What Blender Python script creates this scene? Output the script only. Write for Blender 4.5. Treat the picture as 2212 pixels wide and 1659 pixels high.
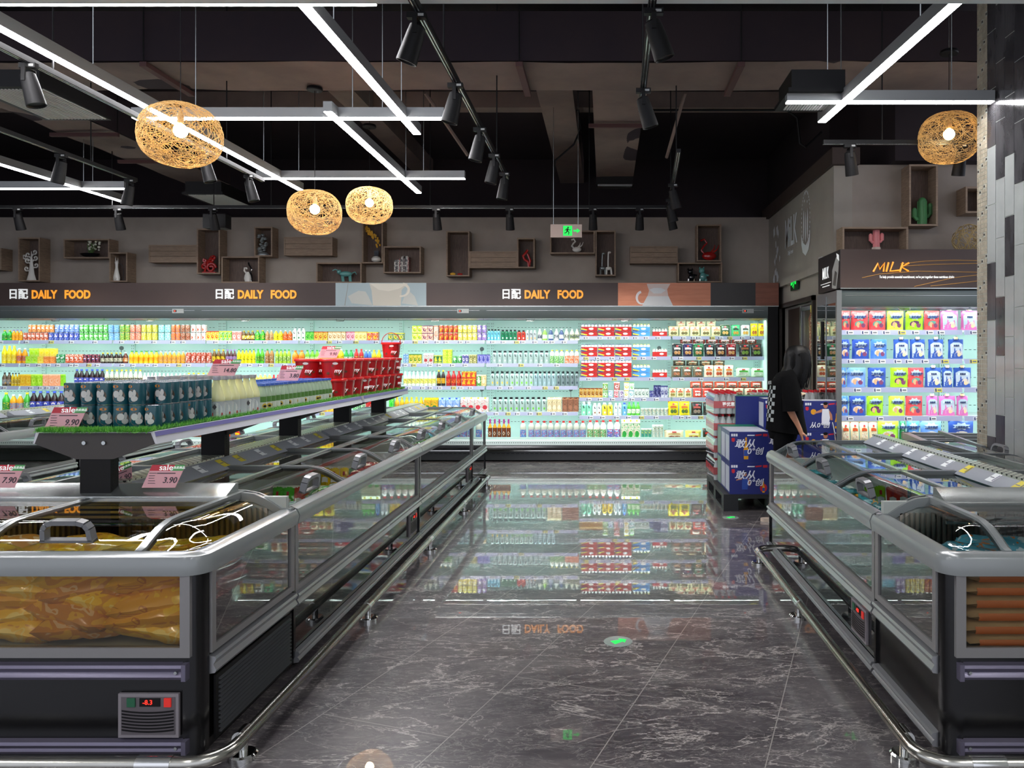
import bpy, bmesh, math, random
from math import sin, cos, pi, sqrt, radians
from mathutils import Vector, Matrix, noise
for o in list(bpy.data.objects): bpy.data.objects.remove(o)
SC = bpy.context.scene
COL = SC.collection
R = random.Random(11)
# ---------------------------------------------------------------- camera, world, exposure
F, CX, CY, H = 1660.0, 1306.0, 766.0, 1.5
cam = bpy.data.cameras.new('camera'); camo = bpy.data.objects.new('camera', cam); COL.objects.link(camo)
camo.location = (0, 0, H); camo.rotation_euler = (pi/2, 0, 0)
cam.sensor_width = 36; cam.lens = F/2212*36
cam.shift_x = -(CX-1106)/2212; cam.shift_y = -(829.5-CY)/2212
cam.clip_start = .05; cam.clip_end = 100
SC.camera = camo
w = bpy.data.worlds.new('world'); SC.world = w; w.use_nodes = True
w.node_tree.nodes['Background'].inputs[0].default_value = (.78, .82, .95, 1)
w.node_tree.nodes['Background'].inputs[1].default_value = .5
SC.view_settings.view_transform = 'Standard'; SC.view_settings.look = 'None'
SC.view_settings.gamma = 1; SC.view_settings.use_curve_mapping = False
SC.view_settings.exposure = 1.5
cy = SC.cycles
cy.max_bounces = 8; cy.diffuse_bounces = 4; cy.glossy_bounces = 5; cy.transmission_bounces = 4
cy.transparent_max_bounces = 24; cy.caustics_reflective = False; cy.caustics_refractive = False
cy.sample_clamp_indirect = 4; cy.use_denoising = True
LED_S, COOL_S, PEND_S = 24.0, 8.0, 12.0

def ax(px, Y): return (px-CX)*Y/F
def az(py, Y): return H-(py-CY)*Y/F
def gY(py): return H*F/(py-CY)
# ---------------------------------------------------------------- materials
def lin(c):
    if isinstance(c, str):
        c = c.lstrip('#'); c = [int(c[i:i+2], 16)/255 for i in (0, 2, 4)]
    return [x/12.92 if x <= .04045 else ((x+.055)/1.055)**2.4 for x in c]
MC = {}
def mat(name, col, rough=.5, metal=0, em=0, spec=.5, alpha=1, coat=0):
    if name in MC: return MC[name]
    m = bpy.data.materials.new(name); m.use_nodes = True; MC[name] = m
    b = m.node_tree.nodes['Principled BSDF']; c = lin(col)+[1]
    b.inputs['Base Color'].default_value = c; b.inputs['Roughness'].default_value = rough
    b.inputs['Metallic'].default_value = metal; b.inputs['Specular IOR Level'].default_value = spec
    b.inputs['Coat Weight'].default_value = coat
    if em:
        b.inputs['Emission Color'].default_value = c; b.inputs['Emission Strength'].default_value = em
    m.diffuse_color = c
    return m
def nt(m): return m.node_tree.nodes, m.node_tree.links, m.node_tree.nodes['Principled BSDF']
def mapping(N, L, scale=(1, 1, 1), rot=(0, 0, 0), loc=(0, 0, 0), src='Object'):
    t = N.new('ShaderNodeTexCoord'); p = N.new('ShaderNodeMapping')
    p.inputs['Scale'].default_value = scale; p.inputs['Rotation'].default_value = rot; p.inputs['Location'].default_value = loc
    L.new(t.outputs[src], p.inputs['Vector']); return p.outputs['Vector']
def noise_tex(N, L, vec, scale, detail=3, rough=.5, dist=0):
    n = N.new('ShaderNodeTexNoise'); n.inputs['Scale'].default_value = scale; n.inputs['Detail'].default_value = detail
    n.inputs['Roughness'].default_value = rough; n.inputs['Distortion'].default_value = dist
    L.new(vec, n.inputs['Vector']); return n.outputs['Fac']
def ramp(N, L, fac, stops, interp='LINEAR'):
    r = N.new('ShaderNodeValToRGB'); r.color_ramp.interpolation = interp
    e = r.color_ramp.elements
    while len(e) < len(stops): e.new(.5)
    for el, (p, c) in zip(e, stops): el.position = p; el.color = (lin(c)+[1]) if not isinstance(c, float) else (c, c, c, 1)
    L.new(fac, r.inputs['Fac']); return r.outputs['Color']
def noisy(name, c1, c2, scale=2, rough=.8, metal=0, detail=5, stretch=(1, 1, 1), lo=.35, hi=.65, bump=0, spec=.4):
    if name in MC: return MC[name]
    m = mat(name, c1, rough, metal, spec=spec); N, L, B = nt(m)
    v = mapping(N, L, stretch); f = noise_tex(N, L, v, scale, detail, .6)
    L.new(ramp(N, L, f, [(lo, c1), (hi, c2)]), B.inputs['Base Color'])
    if bump:
        b = N.new('ShaderNodeBump'); b.inputs['Strength'].default_value = bump; b.inputs['Distance'].default_value = .01
        L.new(f, b.inputs['Height']); L.new(b.outputs[0], B.inputs['Normal'])
    return m
def prt(c1, c2, c3='#ffffff', sc=60, rough=.35, off=0.0):
    """packaging with busy printed graphics: c1 ground, c2 and c3 printed shapes"""
    name = 'print_%s_%s_%s_%d' % (c1[1:], c2[1:], c3[1:], sc)
    if name in MC: return MC[name]
    m = mat(name, c1, rough, spec=.5); N, L, B = nt(m)
    s = (int(c1[1:], 16) % 97)*.13
    v = mapping(N, L, (1, 1, 1.5), loc=(s, s*.7, s*1.3))
    f = noise_tex(N, L, v, sc, 1.5, .5, .6)
    L.new(ramp(N, L, f, [(0, c2), (.40, c1), (.585, c3), (.66, c1)], 'CONSTANT'), B.inputs['Base Color'])
    return m
def glassmat(name, tint='#e8f4f0', rough=0.0, ior=1.5, haze=0.0, boost=1.0):
    if name in MC: return MC[name]
    m = bpy.data.materials.new(name); m.use_nodes = True; MC[name] = m
    N, L = m.node_tree.nodes, m.node_tree.links; N.clear()
    o = N.new('ShaderNodeOutputMaterial'); t = N.new('ShaderNodeBsdfTransparent'); g = N.new('ShaderNodeBsdfGlossy')
    t.inputs[0].default_value = lin(tint)+[1]; g.inputs['Roughness'].default_value = rough
    f = N.new('ShaderNodeFresnel'); f.inputs['IOR'].default_value = ior; x = N.new('ShaderNodeMixShader')
    mu = N.new('ShaderNodeMath'); mu.operation = 'MULTIPLY'; mu.use_clamp = True; mu.inputs[1].default_value = boost
    L.new(f.outputs[0], mu.inputs[0]); L.new(mu.outputs[0], x.inputs[0])
    base = t.outputs[0]
    if haze:
        d = N.new('ShaderNodeBsdfDiffuse'); d.inputs[0].default_value = lin(tint)+[1]
        y = N.new('ShaderNodeMixShader'); y.inputs[0].default_value = haze
        L.new(t.outputs[0], y.inputs[1]); L.new(d.outputs[0], y.inputs[2]); base = y.outputs[0]
    L.new(base, x.inputs[1]); L.new(g.outputs[0], x.inputs[2]); L.new(x.outputs[0], o.inputs['Surface'])
    return m
STEEL = noisy('brushed_steel', '#b9b7ae', '#a5a39a', 3, .22, 1, 2, (1, 1, 1))
CHROME = mat('chrome', '#d8d8d4', .08, 1)
GREY = mat('grey_rim_plastic', '#868a89', .2, spec=.6)
DGREY = mat('dark_grey_profile', '#7b7f80', .28, .4)
ALU = mat('aluminium_profile', '#aeb2b0', .25, .85)
FRAME = mat('window_frame_grey', '#82807f', .4, .2)
BLACK = mat('black_panel', '#0c0b0c', .22, spec=.5)
BLACKM = mat('black_matt_metal', '#0b0a0b', .55, spec=.25)
BUMP = mat('grey_bumper', '#9a9b9d', .25, .5)
LINER = mat('white_liner', '#d9e0dd', .35)
LINERD = mat('grey_liner', '#aeb3ac', .4)
WHITE = mat('white_plastic', '#eef2f2', .4)
COOLW = mat('cooler_white_panel', '#d3efe8', .5)
STRIP = mat('lilac_price_strip', '#aeb6d4', .35)
CAPSIL = mat('can_silver', '#cfd2d4', .25, .9)
DARKC = noisy('dark_ceiling_paint', '#2a2123', '#221a1f', .8, .9)
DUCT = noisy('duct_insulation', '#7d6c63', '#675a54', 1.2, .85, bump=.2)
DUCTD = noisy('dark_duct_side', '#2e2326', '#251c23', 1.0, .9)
def wood(name, c1, c2, ax_=(1, 1, 8)):
    if name in MC: return MC[name]
    m = mat(name, c1, .7); N, L, B = nt(m)
    v = mapping(N, L, ax_, src='Object'); f = noise_tex(N, L, v, 9, 6, .65, .8)
    L.new(ramp(N, L, f, [(.3, c1), (.7, c2)]), B.inputs['Base Color']); return m
WOOD = wood('weathered_wood', '#7a6757', '#a38d77')
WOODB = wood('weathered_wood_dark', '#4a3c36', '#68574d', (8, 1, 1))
CONC = noisy('concrete_wall', '#8d837a', '#a89e93', .9, .85, detail=8, lo=.3, hi=.7)
CONCR = noisy('concrete_side_wall', '#8e887f', '#a29b90', 1.1, .85, detail=8, lo=.3, hi=.7)
GLASS = glassmat('clear_glass', '#eef6f4', boost=1.0)
SGLASS = glassmat('side_glass', '#9db3a6', .004, 2.4, .02, 1.8)
MGLASS = glassmat('mirror_side_glass', '#4a5250', .02, 1.9, .06, 1.6)
def mirrorpanel(name, col, ior, boost):
    m = glassmat(name, col, .03, ior, 0, boost); N, L = m.node_tree.nodes, m.node_tree.links
    d = N.new('ShaderNodeBsdfDiffuse'); d.inputs[0].default_value = lin(col)+[1]
    mx = [n for n in N if n.type == 'MIX_SHADER'][0]; L.new(d.outputs[0], mx.inputs[1]); return m
DPANEL = mirrorpanel('dark_mirror_panel', '#15181a', 1.9, 1.2)
TUBE = mat('led_white', '#fdfcff', .5, em=LED_S)
CTUBE = mat('cooler_led', '#e9fff8', .5, em=COOL_S)
# ---------------------------------------------------------------- mesh builder
class MB:
    def __init__(s): s.v = []; s.f = []; s.m = []
    def add(s, vs, fs, m=0, T=None):
        n = len(s.v)
        s.v += [tuple(T @ Vector(p)) for p in vs] if T is not None else [tuple(p) for p in vs]
        s.f += [tuple(i+n for i in f) for f in fs]; s.m += [m]*len(fs) if isinstance(m, int) else list(m)
        return s
    def box(s, x0, y0, z0, x1, y1, z1, m=0, T=None):
        x0, x1 = sorted((x0, x1)); y0, y1 = sorted((y0, y1)); z0, z1 = sorted((z0, z1))
        return s.add([(x0, y0, z0), (x1, y0, z0), (x1, y1, z0), (x0, y1, z0), (x0, y0, z1), (x1, y0, z1), (x1, y1, z1), (x0, y1, z1)],
              [(3, 2, 1, 0), (4, 5, 6, 7), (0, 1, 5, 4), (1, 2, 6, 5), (2, 3, 7, 6), (3, 0, 4, 7)], m, T)
    def prism(s, poly, axis, a, b, m=0, caps=True, closed=True, T=None):
        g = {'x': lambda p, t: (t, p[0], p[1]), 'y': lambda p, t: (p[0], t, p[1]), 'z': lambda p, t: (p[0], p[1], t)}[axis]
        n = len(poly); vs = [g(p, a) for p in poly]+[g(p, b) for p in poly]
        fs = [(i, (i+1) % n, n+(i+1) % n, n+i) for i in range(n if closed else n-1)]
        if caps: fs += [tuple(range(n))[::-1], tuple(range(n, 2*n))]
        return s.add(vs, fs, m, T)
    def lathe(s, prof, seg=16, m=0, c=(0, 0, 0), sx=1, sy=1, T=None, bm=None):
        vs = []; fs = []; ms = []
        for r, z in prof:
            for k in range(seg):
                a = 2*pi*k/seg; vs.append((c[0]+r*sx*cos(a), c[1]+r*sy*sin(a), c[2]+z))
        for i in range(len(prof)-1):
            for k in range(seg):
                k2 = (k+1) % seg; fs.append((i*seg+k, i*seg+k2, (i+1)*seg+k2, (i+1)*seg+k)); ms.append(bm[i] if bm else m)
        if prof[0][0] > 1e-5: fs.append(tuple(range(seg))[::-1]); ms.append(ms[0])
        if prof[-1][0] > 1e-5: fs.append(tuple((len(prof)-1)*seg+k for k in range(seg))); ms.append(ms[-2] if prof[0][0] > 1e-5 else ms[-1])
        return s.add(vs, fs, ms, T)
    def cyl(s, p, q, r, seg=12, m=0, r2=None):
        return s.tube([p, q], r, seg, m, r2=r2)
    def tube(s, pts, r, seg=8, m=0, closed=False, r2=None):
        P = [Vector(p) for p in pts]; n = len(P); vs = []; fs = []
        t0 = (P[1]-P[0]).normalized(); up = Vector((0, 0, 1)) if abs(t0.z) < .9 else Vector((1, 0, 0))
        nx = t0.cross(up).normalized()
        for i in range(n):
            if closed: t = (P[(i+1) % n]-P[i-1]).normalized()
            else: t = (P[min(i+1, n-1)]-P[max(i-1, 0)]).normalized()
            nx = (nx-t*nx.dot(t)).normalized(); ny = t.cross(nx)
            rr = r if r2 is None else r+(r2-r)*i/(n-1)
            for k in range(seg):
                a = 2*pi*k/seg; vs.append(P[i]+nx*rr*cos(a)+ny*rr*sin(a))
        for i in range(n if closed else n-1):
            for k in range(seg):
                j = (i+1) % n; k2 = (k+1) % seg; fs.append((i*seg+k, i*seg+k2, j*seg+k2, j*seg+k))
        if not closed: fs += [tuple(range(seg))[::-1], tuple((n-1)*seg+k for k in range(seg))]
        return s.add(vs, fs, m)
    def ball(s, c, r, seg=12, rings=8, m=0, sx=1, sy=1, sz=1):
        return s.lathe([(max(1e-6, r*sin(pi*i/rings)), -r*sz*cos(pi*i/rings)) for i in range(rings+1)], seg, m, c, sx, sy)
    def grid(s, fn, nu, nv, m=0, T=None):
        vs = [fn(i/nu, j/nv) for j in range(nv+1) for i in range(nu+1)]
        return s.add(vs, [(j*(nu+1)+i, j*(nu+1)+i+1, (j+1)*(nu+1)+i+1, (j+1)*(nu+1)+i) for j in range(nv) for i in range(nu)], m, T)
    def mesh(s, name, mats, ang=38):
        me = bpy.data.meshes.new(name); me.from_pydata(s.v, [], s.f)
        for m in (mats if isinstance(mats, (list, tuple)) else [mats]): me.materials.append(m)
        me.polygons.foreach_set('material_index', s.m); me.polygons.foreach_set('use_smooth', [True]*len(s.f))
        me.update(); me.set_sharp_from_angle(angle=radians(ang)); return me
    def build(s, name, mats, parent=None, loc=(0, 0, 0), rz=0, ang=38):
        return obj(name, s.mesh(name, mats, ang), parent, loc, rz)
def obj(name, me, parent=None, loc=(0, 0, 0), rz=0):
    o = bpy.data.objects.new(name, me); COL.objects.link(o); o.parent = parent
    o.location = loc; o.rotation_euler = (0, 0, rz) if not isinstance(rz, (tuple, list)) else rz
    return o
def tag(o, label=None, cat=None, group=None, kind=None):
    if label: o['label'] = label
    if cat: o['category'] = cat
    if group: o['group'] = group
    if kind: o['kind'] = kind
    return o
def thing(name, label, cat, loc=(0, 0, 0), rz=0, group=None):
    return tag(obj(name, None, None, loc, rz), label, cat, group)
def struct(o): o['kind'] = 'structure'; return o
def dup(o, loc=None, rz=None, label=None, group=None, parent=None):
    c = o.copy(); COL.objects.link(c)
    if parent: c.parent = parent
    if loc is not None: c.location = loc
    if rz is not None: c.rotation_euler = (0, 0, rz) if not isinstance(rz, (tuple, list)) else rz
    if label: c['label'] = label
    if group: c['group'] = group
    for ch in [x for x in o.children]:
        dup(ch, parent=c)
    return c
TXC = {}
def text_mesh(s, size, mt, ext=.002, bold=0.0, sx=1.0, sp=1.0, align='CENTER', shear=0):
    k = (s, size, mt.name, ext, bold, sx, sp, align, shear)
    if k in TXC: return TXC[k]
    c = bpy.data.curves.new('lettering', 'FONT'); c.body = s; c.size = size; c.extrude = ext; c.offset = bold*size
    c.align_x = align; c.align_y = 'CENTER'; c.space_character = sp; c.resolution_u = 3; c.shear = shear
    o = bpy.data.objects.new('tmp', c); COL.objects.link(o)
    dg = bpy.context.evaluated_depsgraph_get(); me = bpy.data.meshes.new_from_object(o.evaluated_get(dg))
    bpy.data.objects.remove(o); me.materials.clear(); me.materials.append(mt); me.name = 'lettering'
    for v in me.vertices: v.co.x *= sx
    TXC[k] = me; return me
def text(s, size, mt, parent=None, loc=(0, 0, 0), rot=(pi/2, 0, 0), name='lettering', **kw):
    return obj(name, text_mesh(s, size, mt, **kw), parent, loc, rot)
def patch(mb, pts, y, m):
    """flat polygon facing -Y, points in x,z"""
    n = len(pts); mb.add([(p[0], y, p[1]) for p in pts], [tuple(range(n))], m); return mb
def ell(cx, cz, a, b, n=20, t0=0, t1=2*pi):
    return [(cx+a*cos(t0+(t1-t0)*k/(n if t1-t0 > 6.2 else n-1)), cz+b*sin(t0+(t1-t0)*k/(n if t1-t0 > 6.2 else n-1))) for k in range(n)]
# ---------------------------------------------------------------- floor, walls, ceiling
fm = mat('marble_floor', '#3c3a3b', .35, spec=.4, coat=1); N, L, B = nt(fm)
v = mapping(N, L, rot=(0, 0, radians(19)), loc=(0, 0, 0))
wv = mapping(N, L, (1, 2.6, 1), rot=(0, 0, radians(-20)))
n1 = noise_tex(N, L, wv, 1.6, 9, .68, .5)
B.inputs['Coat Roughness'].default_value = .006; B.inputs['Coat IOR'].default_value = 1.95
base = ramp(N, L, n1, [(.3, '#3a3639'), (.5, '#504b4e'), (.72, '#6e6867')])
def vein(sc, dist, width, seed):
    mp = N.new('ShaderNodeMapping'); mp.inputs['Location'].default_value = (seed, seed*.3, 0); L.new(wv, mp.inputs['Vector'])
    nn = noise_tex(N, L, mp.outputs[0], sc, 8, .62, dist)
    a = N.new('ShaderNodeMath'); a.operation = 'SUBTRACT'; L.new(nn, a.inputs[0]); a.inputs[1].default_value = .5
    b = N.new('ShaderNodeMath'); b.operation = 'ABSOLUTE'; L.new(a.outputs[0], b.inputs[0])
    return ramp(N, L, b.outputs[0], [(0, 1.0), (width*.35, .55), (width, 0.0)])
def mixc(f, a, b):
    x = N.new('ShaderNodeMix'); x.data_type = 'RGBA'; L.new(f, x.inputs['Factor'])
    for s_, q in ((x.inputs['A'], a), (x.inputs['B'], b)):
        if isinstance(q, str): s_.default_value = lin(q)+[1]
        else: L.new(q, s_)
    return x.outputs['Result']
c = mixc(vein(9.0, .8, .03, 1.7), base, '#6c6767')
c = mixc(vein(4.0, 1.2, .014, 8.4), c, '#857f7d')
c = mixc(vein(.8, .35, .006, 3.1), c, '#b9b2ac')
c = mixc(vein(1.5, .6, .006, 5.6), c, '#a39d98')
br = N.new('ShaderNodeTexBrick'); br.offset = 0.5; br.inputs['Scale'].default_value = 1
br.inputs['Brick Width'].default_value = 1.2; br.inputs['Row Height'].default_value = .6; br.inputs['Mortar Size'].default_value = .0022
br.inputs['Mortar Smooth'].default_value = 0; br.inputs['Bias'].default_value = 0
bm_ = N.new('ShaderNodeMapping'); bm_.inputs['Rotation'].default_value = (0, 0, radians(-90+19))
tcn = N.new('ShaderNodeTexCoord'); L.new(tcn.outputs['Object'], bm_.inputs['Vector']); L.new(bm_.outputs[0], br.inputs['Vector'])
# shift so that a joint passes through (-.052, 2.79)
a_ = radians(-71); px_, py_ = cos(a_)*-.052-sin(a_)*2.79, sin(a_)*-.052+cos(a_)*2.79
bm_.inputs['Location'].default_value = (.35, -(py_ % .6), 0)
c = mixc(br.outputs['Fac'], c, '#98948e')
L.new(c, B.inputs['Base Color'])
bp = N.new('ShaderNodeBump'); bp.inputs['Strength'].default_value = .0022; bp.inputs['Distance'].default_value = .02
wn = noise_tex(N, L, mapping(N, L, (3, 9, 1)), 1.6, 2, .5); L.new(wn, bp.inputs['Height']); L.new(bp.outputs[0], B.inputs['Coat Normal'])
struct(MB().box(-12, -3, -.05, 6, 13.2, 0).build('floor', fm))
struct(MB().box(-12, 13.0, 0, 6, 13.2, 5).build('wall_back', DARKC))
struct(MB().box(-12, 11.7, 0, 2.5, 11.9, 3.59).build('wall_display', CONC))
wl = struct(MB().box(-12.2, 4.2, 0, -12, 13.2, 5).build('wall_left', DARKC))
# side wall with the door opening, X = 2.5, from Y 8.38 to 11.9
D0, D1, DZ = 9.22, 10.9, 2.15
w_ = MB(); w_.box(2.5, 8.38, 2.5, 2.7, 11.9, 3.57); w_.box(2.52, 8.38, DZ, 2.7, 11.9, 2.5); w_.box(2.52, 8.38, 0, 2.7, D0, DZ); w_.box(2.52, D1, 0, 2.7, 11.9, DZ)
struct(w_.build('wall_side', CONCR))
struct(MB().box(2.46, 8.38, 2.45, 2.52, 11.7, 2.54).build('trim_1', CONCR))
struct(MB().box(2.7, 8.38, 0, 6, 8.58, 3.57).build('wall_milk', CONC))
struct(MB().box(2.46, 8.3, 3.56, 2.76, 12.0, 3.74).build('trim_2', mat('brown_trim', '#3a2d27', .7)))
struct(MB().box(3.1, 8.2, 3.57, 6, 13, 5).box(2.75, 9.4, 3.7, 3.1, 13, 5).build('wall_upper_right', DARKC))
struct(MB().box(-12, 4.3, 4.8, 6, 13.2, 5.0).build('ceiling', DARKC))
struct(MB().box(-12, -3, 3.372, 6, 4.1, 3.7).build('ceiling_near', mat('soffit_grey', '#e4e8e6', .6)))
# concrete beams under the ceiling
struct(MB().box(-12, 9.64, 4.6, 4, 9.84, 4.8).build('beam_cross', DUCT))
struct(MB().box(-3.2, 8.1, 4.55, -2.9, 13, 4.8).build('beam_long', DUCT))
struct(MB().box(-.75, 7.6, 4.4, -.35, 13, 4.8).build('beam_long', DUCT))
# door (in the side wall)
dd = MB(); dd.box(2.48, D0-.06, 0, 2.56, D0, DZ+.06); dd.box(2.48, D1, 0, 2.56, D1+.06, DZ+.06); dd.box(2.48, D0-.06, DZ, 2.56, D1+.06, DZ+.06)
dr = struct(thing('door_1', None, None)); dr['kind'] = 'structure'
dd.build('door_frame', mat('bronze_frame', '#332c27', .4, .4), dr)
lf = MB(); lf.box(2.58, D0+.02, .02, 2.62, D0+.80, DZ-.02); lf.box(2.60, D0+.84, .02, 2.64, D1-.02, DZ-.02)
lf.build('door_leaf', mat('door_brown', '#3b2f2b', .35), dr)
MB().box(2.555, D0+.78, .02, 2.575, D0+.84, DZ-.02).box(2.555, D0, DZ-.09, 2.575, D0+.8, DZ-.04).build('steel_edge', ALU, dr)
MB().box(2.54, D0+.25, .9, 2.56, D0+.6, 1.55).build('notice_board', mat('notice_black', '#1d1b1b', .4), dr)
text('Notice', .07, WHITE, dr, (2.538, D0+.43, 1.42), (pi/2, 0, -pi/2), ext=.001)
MB().box(2.50, D0+.04, 1.95, 2.52, D0+.12, 2.1).build('yellow_tag', mat('yellow_paper', '#d9c95a', .6), dr)
MB().lathe([(.001, 0), (.09, .05), (.07, .3), (.1, .62), (.001, .7)], 12, c=(2.50, D0+.1, 1.32), sy=.8, sx=.15).build('wall_hanging', prt('#7a3b26', '#d8cfae', '#a5552e', 30), dr)
# ceiling ducts
def duct(name, label, x0, x1, y0, y1, z0, z1, seams, axis='y'):
    t = thing(name, label, 'air duct', ((x0+x1)/2, (y0+y1)/2, z0))
    ox, oy, oz = t.location
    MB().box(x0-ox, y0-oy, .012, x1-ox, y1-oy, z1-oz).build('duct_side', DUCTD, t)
    b = MB(); n = 40
    def fn(u, v_):
        X = x0+(x1-x0)*u; Y = y0+(y1-y0)*v_
        return (X-ox, Y-oy, .0+.014*noise.noise(Vector((X*1.3, Y*1.3, 0)))*2)
    b.grid(fn, 60 if axis == 'x' else 8, 8 if axis == 'x' else 40)
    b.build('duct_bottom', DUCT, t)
    for s_ in seams:
        m_ = MB()
        if axis == 'x': m_.box(s_-.03-ox, y0-.04-oy, -.05, s_+.03-ox, y1+.04-oy, -.01)
        else: m_.box(x0-.06-ox, s_-.02-oy, -.06, x1+.06-ox, s_+.02-oy, -.02)
        m_.build('hanger_bar', mat('rusty_bar', '#4a2c2a', .7), t)
        for q in ((s_-.0, y0-.03), (s_, y1+.03)) if axis == 'x' else ((x0-.05, s_), (x1+.05, s_)):
            MB().cyl((q[0]-ox, q[1]-oy, -.03), (q[0]-ox, q[1]-oy, 4.8-oz), .006, 6).build('hanger_rod', BLACKM, t)
    return t
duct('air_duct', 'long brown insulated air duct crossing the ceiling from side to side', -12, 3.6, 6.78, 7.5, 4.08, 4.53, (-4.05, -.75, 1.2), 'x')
duct('air_duct', 'short insulated duct with red bar running towards the exit sign', -.12, .42, 7.52, 11.2, 4.1, 4.4, (8.6,))
t = thing('air_outlet', 'slotted air outlet box at the end of the short ceiling duct', 'air vent', (.15, 11.3, 3.98))
MB().box(-.27, -.1, 0, .27, .1, .42).build('housing', BLACKM, t); MB().box(-.25, -.12, -.03, .25, .08, 0).build('grille', ALU, t)
duct('air_duct', 'brown duct with seams slanting away at the far left ceiling', -6.14, -5.5, 7.52, 11.3, 4.0, 4.45, (8.6, 9.8))
def cassette(label, px0, px1, py0, py1, Y, dep):
    x0, x1, z1, z0 = ax(px0, Y), ax(px1, Y), az(py0, Y), az(py1, Y)
    t = thing('ceiling_air_unit', label, 'air conditioner', ((x0+x1)/2, Y, z0)); hw = (x1-x0)/2
    MB().box(-hw, 0, .03, hw, dep, z1-z0).build('housing', BLACKM, t)
    g = MB(); g.box(-hw-.03, -.03, 0, hw+.03, dep+.03, .03, 1)
    for k in range(18): g.box(-hw+.03+k*2*hw/18, .02, -.006, -hw+.045+k*2*hw/18, dep-.02, 0, 0)
    g.build('grille', [mat('vent_slat', '#b5b6b2', .5), BLACKM], t)
cassette('black ceiling air unit with slatted grille near the tiled pillar', 1710, 1826, 150, 200, 5.75, .42)
cassette('slatted grey ceiling air unit at the left edge of the picture', -60, 85, 150, 190, 6.0, .8)
cassette('dark ceiling air unit above the red carved ornament box', 400, 478, 392, 420, 9.8, .8)
# flexible conduits and small ceiling rods
t = tag(MB().tube([(ax(1180, 9.5), 9.55, 4.5), (ax(1250, 9.5), 9.5, 4.52), (ax(1255, 9.5), 9.5, 4.3), (ax(1240, 9.5), 9.5, 4.1), (ax(1200, 9.5), 9.5, 3.9), (ax(1192, 9.5), 9.5, 3.6), (ax(1192, 9.45), 9.45, 3.31)], .012, 6).build('cable_conduit', BLACKM), 'black conduit curving down from the ceiling beside the exit sign', 'cable')
t = tag(MB().tube([(ax(1400, 9), 9, az(238, 9)), (ax(1700, 9), 9, az(238, 9)), (ax(1722, 9), 9, az(255, 9)), (ax(1728, 9), 9, az(310, 9)), (ax(1740, 9), 9, az(318, 9)), (ax(1775, 9), 9, az(285, 9))], .014, 6).build('cable_conduit', BLACKM), 'dark conduit looping over the milk wall corner', 'cable')
for i, (p0, p1, Y, lb) in enumerate([((918, 200), (1010, 335), 8.0, 'thin brown rod slanting behind the middle spotlight track'), ((1480, 200), (1440, 340), 8.2, 'brown rod slanting beside the short ceiling duct')]):
    a = Vector((ax(p0[0], Y), Y, az(p0[1], Y))); b = Vector((ax(p1[0], Y+.8), Y+.8, az(p1[1], Y+.8)))
    tag(MB().cyl(a, b, .02, 6).build('ceiling_rod', DUCT), lb, 'rod')
# ---------------------------------------------------------------- LED bars
HZ = 3.4
def led(label, x0, y0, x1, y1, wires=(.2, .8), z=HZ):
    a, b = Vector((x0, y0, 0)), Vector((x1, y1, 0)); L_ = (b-a).length; ang = math.atan2(y1-y0, x1-x0)
    t = thing('led_bar_light', label, 'ceiling light', (x0, y0, z), ang, 'hanging white LED bars')
    MB().box(0, -.035, .006, L_, .035, .085).build('housing', mat('led_housing', '#8c8d8c', .4, .5), t)
    MB().box(.004, -.031, 0, L_-.004, .031, .008).build('diffuser', TUBE, t)
    for q in wires: MB().cyl((q*L_, 0, .08), (q*L_, 0, 4.8-z), .004, 5).build('suspension_wire', ALU, t)
    return t
led('long LED bar from the top edge down across a horizontal bar', -1.64, 4.14, -1.62, 6.64)
led('long LED bar behind the nearest woven pendant lamp', -3.53, 4.1, -3.52, 8.9, (.25, .8))
led('LED bar slanting down to the right of two smaller woven pendants', -2.17, 6.02, -2.19, 9.06)
led('LED bar slanting at the far left, lower than the others in view', -6.1, 6.0, -6.0, 9.6)
led('horizontal LED bar behind the nearest woven pendant, crossing two slanted bars', -3.8, 6.2, -1.29, 6.2)
led('horizontal LED bar directly above the two smaller woven pendants', -3.76, 8.32, -1.51, 8.32)
led('horizontal LED bar at the far left above the wall boxes', -7.4, 8.83, -5.5, 8.83)
led('LED bar slanting from the top right down to the black air unit', 1.905, 4.14, 1.78, 6.3)
led('horizontal LED bar below the black air unit near the tiled pillar', 1.37, 5.8, 2.93, 5.8)
led('LED bar along the top left edge beside the grey soffit', -4.6, 4.16, -1.24, 4.16, (.4,))
for i, x in enumerate((-4.6, -2.2, .4, 2.9)):  # unseen bars added over and behind the camera as fill for the foreground
    led('LED bar under the near soffit above the photographer', x, -1.6, x, .9, (), 3.28)
# ---------------------------------------------------------------- spotlight tracks and spots
def spot_proto():
    t = thing('track_spotlight', 'x', 'spotlight')
    a = MB(); a.box(-.05, -.018, -.03, .05, .018, 0, 0); a.build('track_adapter', BLACKM, t)
    a = MB(); a.box(.01, -.0185, -.022, .04, -.0182, -.008, 0); a.build('rating_label', mat('label_grey', '#9fa09e', .5), t)
    b = MB(); b.box(-.012, -.05, -.09, .012, -.042, -.0); b.box(-.012, .042, -.09, .012, .05, 0); b.box(-.012, -.05, -.006, .012, .05, .0)
    br_ = b.build('bracket', BLACKM, t, (0, 0, -.03))
    h = MB(); h.lathe([(.03, .03), (.042, .02), (.047, -.03), (.055, -.16), (.055, -.175), (.05, -.175), (.046, -.165)], 20)
    hd = h.build('lamp_head', BLACKM, t, (0, 0, -.09))
    MB().lathe([(.0465, -.160), (.03, -.150), (.001, -.148)], 20).build('reflector', mat('spot_lens', '#bfe8e4', .15, em=1.2), hd)
    return t
SPOT = spot_proto(); first = [True]
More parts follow.
